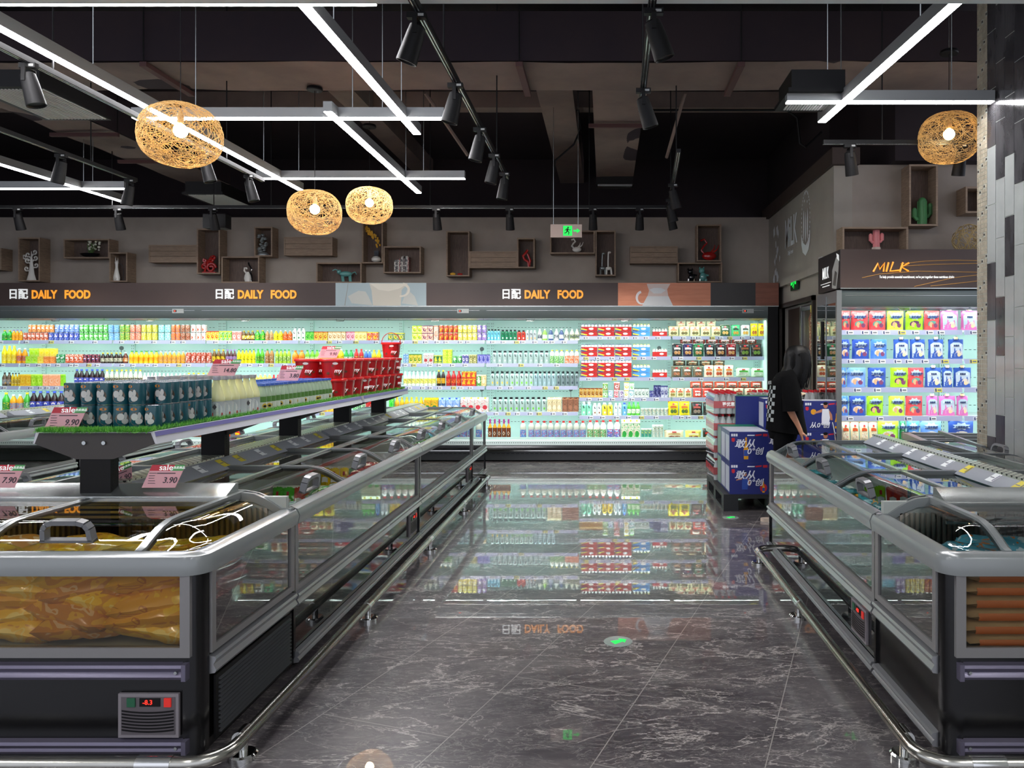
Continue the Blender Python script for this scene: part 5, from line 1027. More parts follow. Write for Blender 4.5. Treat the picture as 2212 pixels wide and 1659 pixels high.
def half_unit(label, origin, rz, L, nl, D=.80, vent=None, grp='island freezer sections', ends=True, open_=()):
    t = thing('island_freezer', label, 'freezer', (origin[0], origin[1], 0), rz, grp)
    b = MB(); b.box(.05, .01, .02, D, L-.01, .08); b.build('plinth', BLACKM, t)
    b = MB(); b.box(.015, .005, .08, D, L-.005, .36); b.build('lower_body', DPANEL, t)
    b = MB(); b.box(.10, .03, .36, D-.02, L-.03, .37); b.box(D-.03, .0, .36, D, L, .80); b.box(.03, .0, .36, D, .025, .72); b.box(.03, L-.025, .36, D, L, .72); b.build('tub_liner', LINER, t)
    MB().box(.018, .04, .385, .024, L-.04, .70).build('side_glass', SGLASS, t)
    f = MB(); f.box(.006, .005, .365, .03, L-.005, .392); f.box(.006, .005, .392, .03, .045, .71); f.box(.006, L-.045, .392, .03, L-.005, .71); f.build('glass_frame', FRAME, t)
    f = MB(); f.box(.004, -.004, .06, .035, .006, .71); f.box(.004, L-.006, .06, .035, L+.004, .71); f.build('corner_strip', BLACK, t)
    for z0, z1 in ((.30, .365), (.03, .088)):
        MB().prism(BUMPP(z0, z1), 'y', .0, L-.0).build('bumper_rail', BUMP, t)
    MB().prism(RIMP, 'y', 0, L).build('top_rim', GREY, t)
    if vent is not None:
        v = thing_vent((0, vent, 0), t, -pi/2)
    yl = L/nl
    for k in range(nl+1):
        y = k*yl; g = MB(); n = 10; w_ = .022
        for q0, q1, dz in ((-w_, -.006, .004), (.006, w_, .004), (-.008, .008, -.012)):
            yy0, yy1 = max(0, y+q0), min(L, y+q1)
            if yy1 <= yy0: continue
            pts = [(.045+(.72)*i/n if i > 4 else .045+.2*i/4, 0) for i in range(n+1)]; us = [.045, .08, .13, .18, .25, .35, .5, .72]
            poly = [(u, lidz(u)+.004+dz) for u in us]+[(u, lidz(u)-.022) for u in us[::-1]]
            g.prism(poly, 'y', yy0, yy1, 1 if dz < 0 else 0)
        g.build('cross_frame', [DGREY, BLACKM], t)
    for k in range(nl):
        y0, y1 = k*yl+.024, (k+1)*yl-.024
        def fn(u, v, y0=y0, y1=y1): uu = .055+(.42-.055)*u; return (uu, y0+(y1-y0)*v, lidz(uu)+.001)
        lg = MB().grid(fn, 14, 1).build('curved_lid', LIDG, t)
        g = MB(); g.box(.405, y0, lidz(.42)-.012, .43, y1, lidz(.42)+.01); g.box(.05, y0, lidz(.05)-.008, .064, y1, lidz(.05)+.006); g.build('lid_frame', ALU, lg)
        hh = obj('lid_handle', HAND, lg, (.085, (y0+y1)/2-.02, lidz(.09)+.004), (0, 0, 0)); hh.rotation_euler = (radians(0), radians(-40), pi/2); hh.rotation_mode = 'XYZ'
        hh.matrix_local = Matrix.Translation((.095, (y0+y1)/2, lidz(.09)+.002)) @ Matrix.Rotation(radians(-12), 4, 'Y') @ Matrix.Rotation(pi/2, 4, 'Z')
        uo = .0 if k not in open_ else -.2
        fl = MB().add([(.40+uo, y0, .832), (.74+uo, y0, .832), (.74+uo, y1, .832), (.40+uo, y1, .832)], [(0, 1, 2, 3)]).build('flat_lid', LIDG, t)
        g = MB()
        for q in ((.395, .418), (.722, .745)): g.box(q[0]+uo, y0, .822, q[1]+uo, y1, .842)
        g.build('lid_frame', ALU, fl)
    MB().box(.74, 0, .70, D, L, .845).build('rear_rail', DGREY, t)
    # sloped price rail with labels
    pr = MB().prism([(.705, .838), (.715, .848), (.79, .891), (.80, .891), (.80, .83), (.74, .83)], 'y', .03, L-.03).build('price_rail', mat('price_rail_grey', '#a3a8b0', .35, .2), t)
    g = MB(); n = max(2, int(L/.26))
    for i in range(n):
        y = .1+i*(L-.2)/n+R.uniform(0, .06); yl_ = R.random() < .3
        for (a, c_, e, m) in ((0, .07, .0015, 1 if yl_ else 0), (.006, .014, .0022, 2), (.024, .064, .0022, 3)):
            dx, dz = .075, .043; nx_, nz_ = -.497, .868; s0, s1 = (.1, .9) if m < 2 else ((.2, .8) if m == 2 else (.45, .53))
            g.add([(.715+dx*s_+nx_*e, yy, .848+dz*s_+nz_*e) for s_, yy in ((s0, y+.0+a), (s0, y+c_), (s1, y+c_), (s1, y+a))], [(0, 1, 2, 3)], m)
    g.build('price_labels', [WHITE, mat('label_yellow2', '#e0cf42', .5), mat('label_navy', '#38406a', .5), mat('label_ink', '#71757f', .6)], pr)
    return t
def thing_vent(loc, parent, rz, pos=None):
    """control panel with display and curved louvres, facing local -Y"""
    t = MB(); W2, Hh = .11, .16
    t.box(-W2, -.012, 0, W2, .0, Hh, 0); t.box(-W2+.012, -.014, .012, W2-.012, -.012, Hh-.012, 1)
    for k in range(7):
        z = .02+k*.0115
        for i in range(12):
            x0, x1 = -W2+.015+i*(2*W2-.03)/12, -W2+.015+(i+1)*(2*W2-.03)/12
            c0, c1 = .010*(x0/W2)**2, .010*(x1/W2)**2
            t.add([(x0, -.016, z+c0), (x1, -.016, z+c1), (x1, -.016, z+.006+c1), (x0, -.016, z+.006+c0)], [(0, 1, 2, 3)], 2)
    t.box(-.03, -.0165, .115, .045, -.014, .145, 3)
    o = t.build('control_panel', [mat('vent_frame', '#837d80', .4), mat('vent_inner', '#5d575a', .45), BLACKM, BLACKM], parent, loc, rz)
    MB().box(-.075, -.019, .114, -.045, -.014, .146).build('green_switch', mat('switch_green', '#1c5a3c', .3), o)
    MB().box(.06, -.019, .114, .085, -.014, .146).build('red_switch', mat('switch_red', '#c02820', .3, em=.15), o)
    text('-8.3', .024, mat('digit_red', '#ff2a1e', .4, em=1.0), o, (.0, -.0175, .130), ext=.0005)
    return o
def place_vent(t, y):
    c = [x for x in t.children if x.name.startswith('control_panel')]
    return c
def half_unit2(label, origin, rz, L, nl, vent=None, **k):
    t = half_unit(label, origin, rz, L, nl, **k)
    if vent is not None: thing_vent((.014, vent, .12), t, -pi/2)
    return t
XL, XR = -1.47, 1.24
# left island: aisle side, sections 3.66-6.13, 6.13-8.60 and end 8.60-9.53 (rotated by pi: local y runs towards the camera)
half_unit2('left aisle freezer section next to the nearest head freezer, yellow bags inside', (XL, 6.12), pi, 2.46, 3, vent=.2)
half_unit2('left aisle freezer section farther back, before the end section', (XL, 8.59), pi, 2.46, 3, vent=.2)
half_unit2('short end section of the left aisle freezer facing the wall cooler', (XL, 9.53), pi, .93, 1)
half_unit2('far side freezer section behind the first display shelf posts', (-3.21, 3.66), 0, 2.46, 3)
half_unit2('far side freezer section behind the red buckets', (-3.21, 6.13), 0, 2.46, 3)
half_unit2('far side end freezer section near the wall cooler', (-3.21, 8.60), 0, .93, 1)
half_unit2('right aisle freezer section with four lid handles in a row', (XR, 3.54), 0, 2.27, 3, D=.78, vent=.22)
half_unit2('pillar side freezer section of the right island', (2.88, 5.81), pi, 2.27, 3, D=.78)
for y0, lb in ((3.9, 'nearer'), (6.4, 'middle'), (8.2, 'farther')):
    half_unit2('freezer section of the far left island, %s one' % lb, (-5.6, y0+(2.46 if y0 < 6 else 1.75)), pi, 2.46 if y0 < 6 else 1.75, 3 if y0 < 6 else 2)
# perforated centre channel
pf = bpy.data.materials.new('perforated_metal'); pf.use_nodes = True; MC['perforated_metal'] = pf
N, L, B = nt(pf); B.inputs['Roughness'].default_value = .3; B.inputs['Metallic'].default_value = .5
vv = mapping(N, L, (30, 30, 30), rot=(0, 0, pi/4)); ck = N.new('ShaderNodeTexVoronoi'); ck.inputs['Scale'].default_value = 1; ck.inputs['Randomness'].default_value = 0; L.new(vv, ck.inputs['Vector'])
L.new(ramp(N, L, ck.outputs['Distance'], [(0, '#3d4038'), (.33, '#d3d8c8')], 'CONSTANT'), B.inputs['Base Color'])
for lb, x0, x1, y0, y1 in (('perforated metal channel along the middle of the left island', -2.41, -2.27, 3.66, 9.5), ('perforated metal channel along the middle of the right island', 2.02, 2.10, 3.54, 5.8), ('perforated metal channel along the far left island', -6.54, -6.4, 3.9, 9.9)):
    tag(MB().box(x0+.002, y0, .2, x1-.002, y1, .90).build('centre_channel', pf), lb, 'metal channel')
# head freezers with rounded corners
def head_unit(label, x0, x1, y0, y1, vent_x, dc=1):
    t = thing('head_freezer', label, 'freezer', (x0, y0, 0)); Wd = x1-x0; Dp = y1-y0; rc = .07
    def outline(o, r=rc):   # rounded front corners
        pts = [(-o, Dp)]
        for c_, a0 in (((r, r), pi), ((Wd-r, r), 1.5*pi)):
            for k in range(7): a = a0+k*pi/12; pts.append((c_[0]+(r+o)*cos(a), c_[1]+(r+o)*sin(a)))
        pts.append((Wd+o, Dp)); return pts
    def sweep(prof, mt_, name, a=None, b=None, closed=False):
        mb = MB(); rings = [[(p[0], p[1], z) for p in outline(-u)] for u, z in prof]; n = len(rings[0]); m = len(prof)
        vs = [p for r_ in rings for p in r_]
        mb.add(vs, [(j*n+i, j*n+i+1, ((j+1) % m)*n+i+1, ((j+1) % m)*n+i) for j in range(m if closed else m-1) for i in range(n-1)]); return mb.build(name, mt_, t)
    # corner columns and lower body
    b = MB(); b.prism(outline(-.012), 'z', .03, .392); b.build('lower_body', BLACK, t)
    MB().box(.05, .05, .0, Wd-.05, Dp, .04).build('plinth', BLACKM, t)
    for xx, s_ in ((0, 1), (Wd, -1)):
        c = MB(); pts = []
        for k in range(7): a = pi+k*pi/12; pts.append((rc+(rc-.006)*cos(a), rc+(rc-.006)*sin(a)))
        pts += [(rc, .02), (.02, rc)] ; pts = [(p[0]*s_+xx, p[1]) for p in pts]
        c.prism(pts, 'z', .03, .70); c.build('corner_column', BLACK, t)
    # front window
    fx0, fx1 = .04, Wd-.04
    f = MB()
    for q in ((fx0, .396, fx1, .432), (fx0, .70, fx1, .715), (fx0, .432, fx0+.036, .70), (fx1-.036, .432, fx1, .70)): f.box(q[0], -.004, q[1], q[2], .02, q[3])
    f.build('front_window_frame', FRAME, t)
    MB().box(fx0+.03, .006, .425, fx1-.03, .012, .705).build('front_glass', glassmat('front_glass', '#f4f0e6', 0, 1.3, .0, 1), t)
    for xx in (.006, Wd-.012):
        MB().box(xx, .1, .40, xx+.006, Dp-.03, .70).build('side_glass', SGLASS, t)
    for xx in (-.002, Wd-.02):
        f = MB(); f.box(xx, .075, .385, xx+.022, Dp-.01, .412); f.box(xx, .075, .412, xx+.022, .105, .71); f.box(xx, Dp-.05, .412, xx+.022, Dp-.01, .71); f.build('side_window_frame', FRAME, t)
        MB().box(xx+.003, Dp-.012, .06, xx+.018, Dp, .71).build('corner_strip', BLACK, t)
    # bumpers
    for z0, z1 in ((.316, .376), (.047, .097)):
        m_ = MB(); m_.prism([(-p[0]*-1, p[1]) for p in BUMPP(z0, z1)], 'x', .055, Wd-.055); bo = m_.build('front_bumper', mat('bumper_violet_grey', '#6f6a7c', .3, .5), t)
        for xx in (.055, Wd-.055): 
            g = MB(); g.box(xx-.008, -.02, z0, xx+.008, .012, z1); g.build('bumper_cap', mat('bumper_violet_grey', '#6f6a7c', .3, .5), bo); MB().cyl((xx+(.03 if xx < 1 else -.03), -.018, (z0+z1)/2), (xx+(.03 if xx < 1 else -.03), -.008, (z0+z1)/2), .006, 8).build('screw', ALU, bo)
    for sd in (0, 1):
        for z0, z1 in ((.305, .374),)+(((.03, .088),) if not dc else ()):
            pf_ = [((p[0]) if sd == 0 else Wd-p[0], p[1]) for p in BUMPP(z0, z1)]
            MB().prism(pf_, 'y', .075, Dp-.01).build('side_bumper', BUMP, t)
    if dc:     # louvred grille on the aisle side
        for xx, s_ in ((Wd, 1), (0, -1)):
            g = MB(); g.box(xx, .09, .055, xx+.008*s_, Dp-.06, .295, 0)
            for k in range(13): g.prism([(xx+.006*s_, .072+k*.0165), (xx+.018*s_, .072+k*.0165), (xx+.006*s_, .080+k*.0165)], 'y', .11, Dp-.08, 1)
            g.build('side_grille', [BLACKM, mat('grille_slat', '#5b5d60', .25, .5)], t)
    sweep([(-.012, .695), (-.02, .735), (-.008, .762), (.02, .776), (.05, .772), (.058, .75), (.05, .70)], GREY, 'top_rim')
    # liner
    b = MB(); b.box(.03, .03, .37, Wd-.03, Dp, .40); b.box(.03, Dp-.03, .37, Wd-.03, Dp, .83); b.build('tub_liner', LINERD, t)
    b = MB()
    for i in range(60): b.box(.1+i*(Wd-.2)/60, Dp-.045, .60, .112+i*(Wd-.2)/60, Dp-.03, .78)
    b.build('inner_grille', mat('grille_taupe', '#b8aea0', .4), t)
    # domed lids
    def zt(x, y):
        a = max(0, min(1, (min(x, Wd-x)-.05)/.17)); c = max(0, min(1, (y-.05)/.22)); f_ = 1-min(1, ((1-a)**2.6+(1-c)**2.6)**(1/2.6)); return RIMZ+.002+.075*sin(pi/2*f_)
    def patchlid(xa, xb, ya, yb, nm, par=t):
        return MB().grid(lambda u, v: (xa+(xb-xa)*u, ya+(yb-ya)*v, zt(xa+(xb-xa)*u, ya+(yb-ya)*v)), 12, 14).build(nm, LIDG, par)
    Yt = Dp-.16
    for xa, xb in ((.05, .235), (Wd-.235, Wd-.05)): patchlid(xa, xb, .05, Yt, 'corner_dome_glass')
    for xa, xb in ((.26, Wd/2-.012), (Wd/2+.012, Wd-.26)):
        l_ = patchlid(xa, xb, .05, Yt, 'sliding_lid')
        mid = (xa+xb)/2; h_ = obj('lid_handle', HAND, l_); h_.matrix_local = Matrix.Translation((mid if xa < 1 and Wd/2 > mid else mid, .11, zt(mid, .11)+.0)) @ Matrix.Rotation(radians(10), 4, 'X')
        g = MB(); ys_ = [.045, .08, .12, .17, .23, .3, .4, Yt]
        for xx in (xa-.01, xb-.01):
            g.prism([(y, zt(Wd/2, y)+.006) for y in ys_]+[(y, zt(Wd/2, y)-.014) for y in ys_[::-1]], 'x', xx, xx+.02)
        g.box(xa, Yt-.01, zt(Wd/2, Yt)-.012, xb, Yt+.012, zt(Wd/2, Yt)+.008); g.build('lid_frame', ALU, l_)
    for xx in (.235, Wd-.26):
        g = MB(); ys_ = [.03, .06, .09, .12, .17, .23, .3, .45, Dp]
        g.prism([(y, zt(Wd/2, y)+.012) for y in ys_]+[(y, zt(Wd/2, y)-.018) for y in ys_[::-1]], 'x', xx, xx+.025); g.build('arch_frame', GREY, t)
    g = MB(); xs_ = [.0, .05, .09, .13, .18, .235, .5, Wd-.5, Wd-.235, Wd-.18, Wd-.13, Wd-.09, Wd-.05, Wd]
    for q0, q1, d_, m in ((Dp-.045, Dp-.02, .006, 0), (Dp-.02, Dp, -.0, 1)):
        g.prism([(x, zt(x, .6)+d_+.004) for x in xs_]+[(x, zt(x, .6)-.03) for x in xs_[::-1]], 'y', q0, q1, m)
    g.build('rear_arch', [GREY, BLACKM], t)
    g = MB(); g.prism([(Yt+.01, .835), (Yt+.015, .852), (Dp-.05, .895), (Dp-.02, .895), (Dp-.02, .80), (Yt+.01, .81)], 'x', .26, Wd-.26, 0); g.build('rear_price_rail', ALU, t)
    g = MB(); 
    for k in range(3): g.box(.26, Yt+.0-.0, .80-.022*k, Wd-.26, Yt+.012, .812-.022*k)
    g.build('rear_ribs', ALU, t)
    if vent_x is not None: thing_vent((vent_x-x0, .008, .106), t, 0)
    return t
head_unit('nearest left head freezer with yellow bags behind the front window', -3.21, XL, 2.8, 3.65, -1.66)
head_unit('nearest right head freezer with orange striped bags behind the front window', XR, 2.9, 2.8, 3.53, None, 0)
# far freezer beyond the right island, by the pillar
t = thing('chest_freezer', 'dark framed chest freezer between the right island and the milk cooler', 'freezer', (2.6, 5.95, 0), radians(-8.6))
MB().box(0, .02, 0, 1.4, 1.2, .72).build('body', BLACK, t)
g = MB(); g.box(-.02, 0, .72, 1.42, .06, .78); g.box(-.02, 0, .72, .04, 1.22, .78); g.box(-.02, 1.16, .72, 1.42, 1.22, .78); g.box(.3, 0, .72, .33, 1.2, .80)
for k in range(4): g.box(.04, .28*k+.14, .74, 1.4, .28*k+.17, .775)
g.build('top_frame', DGREY, t); MB().box(.04, .06, .735, 1.4, 1.16, .74).build('lid_glass', LIDG, t)
# ---------------------------------------------------------------- guard rails
def guard(label, sx_, xr, yf, ye, xin, feet):
    t = thing('guard_rail', label, 'guard rail', (xr, yf, 0)); zc = .085; r = .024
    def P(x, y): return (x-xr, y-yf, zc)
    q = .12; pts = [P(xin, yf)]
    for k in range(9): a = k*pi/16; pts.append(P(xr-sx_*q*(1-sin(a)), yf+q*(1-cos(a))))
    pts += [P(xr, ye-.1)]
    for k in range(1, 7): a = k*pi/12; pts.append(P(xr-sx_*.1*(1-cos(a)), ye-.1+.1*sin(a)))
    pts.append(P(xr-sx_*.2, ye))
    MB().tube(pts, r, 14).build('rail_tube', STEEL, t)
    for x, y in feet:
        f = MB(); f.cyl((x-xr, y-yf, .02), (x-xr, y-yf, .07), .017, 12); f.lathe([(.052, 0), (.052, .016), (.045, .022), (.001, .022)], 20, c=(x-xr, y-yf, 0)); f.build('rail_foot', CHROME, t)
    for x, y in feet:
        if y > yf+.05: MB().tube([(x-xr, y-yf+d_, zc) for d_ in (-.035, .035)], r+.003, 14).build('sleeve', CHROME, t)
    g = MB(); g.tube([P(xr-sx_*.28, yf), P(xr-sx_*.16, yf)], r+.003, 14); g.build('sleeve', CHROME, t)
guard('steel guard rail around the left freezer island', 1, -1.335, 2.66, 8.95, -3.4, [(-1.345, 2.86), (-1.335, 4.34), (-1.335, 5.87), (-1.335, 7.3), (-1.335, 8.7)])
guard('steel guard rail around the right freezer island', -1, 1.105, 2.66, 5.62, 3.1, [(1.115, 2.86), (1.105, 4.38), (1.105, 5.5)])
# ---------------------------------------------------------------- frozen goods
def fbag(w_, l_, th, c1, c2, c3='#ffffff', sc=14, key={}):
    k = (w_, l_, th, c1, c2, c3)
    if k not in key:
        mb = MB()
        for sg in (-1, 1):
            def f(u, v, sg=sg):
                e = max(0, (1-(2*u-1)**4)*(1-(2*v-1)**6)); x = (u-.5)*w_; y = (v-.5)*l_
                wv_ = .18*noise.noise(Vector((u*4, v*5, sg*3+w_*7)))+.10*noise.noise(Vector((u*11, v*11, sg)))
                return (x*(1+.06*wv_), y, sg*th*.5*e**.55*(1+1.4*wv_)+.012*noise.noise(Vector((u*9, v*9, 2)))*(1-e))
            mb.grid(f, 12, 12)
        m = prt(c1, c2, c3, sc, .2); m.node_tree.nodes['Principled BSDF'].inputs['Coat Weight'].default_value = .5
        key[k] = mb.mesh('frozen_bag', m, 80)
    return key[k]
def bags(n, xr_, yr_, zr_, me_list, label, grp, tilt=.25, rz=None):
    for i in range(n):
        zz = zr_[0]+(zr_[1]-zr_[0])*(i/max(1, n-1))
        tag(obj('frozen_bag', R.choice(me_list), None, (R.uniform(*xr_), R.uniform(*yr_), zz), (R.uniform(-tilt, tilt), R.uniform(-tilt, tilt), R.uniform(0, pi) if rz is None else rz+R.uniform(-.2, .2))), label, 'frozen food', grp)
YB1, YB2, YB3 = fbag(.36, .26, .11, '#e0a42c', '#ecc034', '#c07c2c'), fbag(.38, .24, .10, '#f0c02c', '#d89a2c', '#f4d870'), fbag(.34, .24, .10, '#c8883a', '#e0ac3c', '#dcb888')
for layer in range(5):
    for k in range(5):
        x = -2.80+k*.275+R.uniform(-.04, .04)
        for row in range(2):
            tag(obj('frozen_bag', R.choice([YB1, YB2, YB3]), None, (x, 3.0+row*.22+R.uniform(-.02, .02), .46+layer*.054+R.uniform(-.004, .004)), (R.uniform(-.12, .12), R.uniform(-.2, .2), R.uniform(-.2, .2))),
                'yellow bag of frozen bread in the pile, %s layer, behind the left front window' % ['bottom', 'second', 'third', 'fourth', 'top'][layer], 'frozen food', 'yellow bread bags in the left head freezer, layer %d' % (layer+1))
def crumpled(y0, y1, xc, cols, label):
    ms_ = [fbag(.3, .24, .08, *c) for c in cols]
    for k in range(5):
        for row in range(3):
            s_ = 1 if xc > 0 else -1
            tag(obj('frozen_bag', R.choice(ms_), None, (xc+s_*(.215+(row % 2)*.2+R.uniform(-.01, .02)), y0+.2+(y1-y0-.4)*k/4, (.44 if row < 2 else .55)+.05*(k % 2)+R.uniform(0, .04)), (R.uniform(-.25, .25), R.uniform(-.3, .3), R.uniform(0, 3))), label, 'frozen food', label)
YEL = [('#e0a82c', '#f4d83a', '#c88a2c'), ('#efc02e', '#d8902c', '#f8ecc0')]; RED = [('#8a2c30', '#c84a3a', '#e8d0b0'), ('#6a2a34', '#a83a3a', '#d8c8a0')]; GRN = [('#4a8a3c', '#a8c83a', '#e8ecd0'), ('#3a6a5a', '#6aa86a', '#e0d8b0')]; TEAL = [('#2f8a94', '#57b4bc', '#d8ecec'), ('#3a9aa4', '#1f6a78', '#e8a83a')]; WHT = [('#c8d4d0', '#8aa0a8', '#e0b04a'), ('#d8dccc', '#7a9a6a', '#ffffff')]
for y0, y1, c_, n_ in ((3.7, 4.48, YEL, 'yellow frozen bag under the first left aisle lid'), (4.5, 5.3, WHT+GRN, 'pale frozen bag under the second left aisle lid'), (5.32, 6.1, RED, 'dark red frozen bag under the third left aisle lid'), (6.17, 6.95, RED, 'red frozen bag under the fourth left aisle lid'), (6.98, 7.76, WHT+RED, 'mixed frozen bag under the fifth left aisle lid'), (7.8, 8.55, GRN, 'green frozen bag under the sixth left aisle lid')):
    crumpled(y0, y1, XL, c_, n_)
for y0, y1, c_, n_ in ((3.58, 4.28, TEAL, 'teal frozen bag under the first right aisle lid'), (4.33, 5.03, TEAL, 'teal frozen bag under the second right aisle lid'), (5.08, 5.78, TEAL+WHT, 'teal and white frozen bag under the third right aisle lid')):
    crumpled(y0, y1, XR, c_, n_)
# upright packs in the middle of the tubs, seen through the flat lids
for (xa, ya, n_, cl, lb) in ((1.72, 4.3, 7, ['#6a86c8', '#3a60a8', '#dfe8f0'], 'blue box standing in the right island'), (1.72, 4.95, 6, ['#9ad02a', '#d8483a', '#3a8aa8'], 'bright packet standing in the right island'), (-2.0, 4.9, 6, ['#5ac03a', '#c8503a', '#e8b82a'], 'coloured packet standing in the left island'), (-2.0, 5.75, 5, ['#f0c81c', '#4ab03a'], 'yellow packet standing in the left island'), (-2.9, 5.3, 9, ['#3a9a94', '#c8505a', '#c8b83a', '#4a7a6a'], 'slim packet standing in the far side freezer')):
    for i in range(n_):
        c_ = cl[(i*len(cl))//n_]; tag(obj('frozen_box', product('pou', .075, .24, c_, '#f0ece0', '#3a3a3a'), None, (xa+i*.07-(.0 if xa > 0 else .1), ya+R.uniform(0, .02), .42)), lb, 'frozen food', lb)
# orange striped bags in the right head freezer
mb = MB(); W_, L_, T_ = .52, .26, .05
for sg in (-1, 1): mb.grid(lambda u, v: ((u-.5)*W_, (v-.5)*L_, sg*T_*.5*max(0, (1-(2*u-1)**8)*(1-(2*v-1)**4))**.5+.003*sin(30*u)), 16, 8, 0)
mb.grid(lambda u, v: ((u-.5)*W_*.86, -L_*.5*(1-.06*(2*v-1)**2)+.004-.007, (v-.5)*T_*.55), 8, 2, 1)
ob = mb.mesh('frozen_bag', [mat('bag_cream', '#c9b294', .3, coat=.3), mat('bag_orange', '#b9683a', .35, coat=.3)], 70)
for k in range(6):
    for q in range(2):
        t = tag(obj('frozen_bag', ob, None, (1.60+q*.58+R.uniform(-.01, .01), 2.97+R.uniform(-.006, .006), .432+k*.048)), 'cream bag with orange band, %s from the bottom of the %s stack' % (['first', 'second', 'third', 'fourth', 'fifth', 'topmost'][k], ['left', 'right'][q]), 'frozen food', 'orange banded bags in the right head freezer')
        text('脆皮肉燕饺', .026, mat('bag_print_pale', '#efb489', .4), t, (.06, -L_*.5-.006, 0), ext=.0006, bold=.01, sx=1.3)
TB = fbag(.3, .22, .06, '#5fb8cf', '#d8ecf0', '#e8883a')
for (x, y, z, a) in ((1.5, 3.02, .715, .2), (1.62, 3.2, .70, -.5), (1.45, 3.3, .62, .9), (2.0, 3.1, .715, .4), (2.15, 3.3, .69, -.3), (1.85, 3.28, .66, 1.2)):
    tag(obj('frozen_bag', TB, None, (x, y, z), (R.uniform(-.2, .2), R.uniform(-.2, .2), a)), 'light blue frozen bag lying on top in the right head freezer', 'frozen food', 'light blue bags in the right head freezer')
LB = [fbag(.3, .24, .08, '#8a9a4a', '#c8c48a', '#5a6a2c'), fbag(.3, .24, .08, '#a8a86a', '#6a7a3a', '#e0dcb8')]
for i in range(12):
    tag(obj('frozen_bag', LB[i % 2], None, (-5.75-R.uniform(0, .25), 5.0+i*.3, .50+.05*(i % 3)), (R.uniform(-.2, .2), R.uniform(-.2, .2), R.uniform(0, 3))), 'olive green bag piled behind the glass of the far left island', 'frozen food', 'olive bags in the far left island')
# ---------------------------------------------------------------- display shelf above the left island
SHX0, SHX1, SHY0, SHY1, SHZ = -2.60, -2.08, 3.5, 8.05, 1.145
ds = thing('display_shelf', 'long raised shelf with fake grass above the left freezer island', 'shelf', (-2.34, SHY0, 0))
for i, y in enumerate((3.56, 4.62, 5.72, 6.86, 7.96)):
    p = MB(); p.box(-.07, y-SHY0-.03, .20, .07, y-SHY0+.03, 1.05, 0)
    for k in range(14): p.box(.07, y-SHY0-.012, .86+k*.0145, .0712, y-SHY0-.002, .868+k*.0145, 1)
    p.build('post', [BLACKM, mat('slot_black', '#050505', .8)], ds)
    b = MB(); pl_ = [(-.272, .055), (-.26, .02), (-.275, -.005), (-.08, -.075), (.08, -.075), (.275, -.005), (.26, .02), (.272, .055)]
    pl_ = [(-.255, .05), (-.275, 0.0), (-.085, -.07), (.085, -.07), (.275, 0.0), (.255, .05)]
    b.prism([(x, 1.09+z) for x, z in pl_], 'y', y-SHY0-.035 if i == 0 else y-SHY0-.01, y-SHY0-.02 if i == 0 else y-SHY0+.01); bo = b.build('bracket', mat('bracket_brown', '#3a3532', .5), ds)
    if i == 0:
        for x in (-.045, .045): MB().cyl((x, .023, 1.095), (x, .017, 1.095), .009, 12).build('bolt', ALU, bo)
for k in range(2):
    a, b_ = (0, 3.02) if k == 0 else (3.06, 4.55)
    so = MB().box(-.26, a+.03, 1.12, .26, b_, SHZ).build('shelf_board', mat('shelf_white', '#cfd0d6', .4), ds)
    for sg in (-1, 1):
        MB().prism([(sg*.26, 1.145), (sg*.272, 1.145), (sg*.285, 1.09), (sg*.26, 1.09)], 'y', a+.03, b_, 0).build('front_edge', mat('shelf_edge_white', '#d5d6dc', .3), so)
        MB().prism([(sg*.2725, 1.146), (sg*.274, 1.146), (sg*.28, 1.125), (sg*.2785, 1.125)], 'y', a+.03, b_, 0).build('purple_strip', mat('shelf_purple', '#7470a8', .4), so)
g = MB(); rg = random.Random(5)
g.box(SHX0+.01, SHY0+.02, SHZ, SHX1-.01, SHY1-.01, SHZ+.006, 0)
for i in range(15000):
    e = rg.random()
    if e < .45: x = SHX1-.005-abs(rg.gauss(0, .035)); y = rg.uniform(SHY0, SHY1)
    elif e < .7: x = rg.uniform(SHX0, SHX1); y = SHY0+abs(rg.gauss(0, .03))
    else: x = rg.uniform(SHX0, SHX1); y = rg.uniform(SHY0, SHY1)
    a = rg.uniform(0, 2*pi); dx, dy = cos(a), sin(a); h_ = rg.uniform(.008, .024); wv = .0022; lx, ly = rg.gauss(0, .009), rg.gauss(0, .009)
    drop = -.02 if (y < SHY0+.012 and rg.random() < .5) else 0
    g.add([(x-dx*wv, y-dy*wv, SHZ+.004), (x+dx*wv, y+dy*wv, SHZ+.004), (x+lx, y+ly-(.02 if drop else 0), SHZ+.006+h_+drop)], [(0, 1, 2)], 1+(i % 2))
tag(g.build('artificial_grass', [mat('turf_base', '#2f6a22', .8), mat('turf_blade', '#4a9a30', .7), mat('turf_blade_light', '#79c04a', .7)]), 'strip of bright green artificial grass lining the raised shelf', 'grass', kind='stuff')
GZ = SHZ+.008
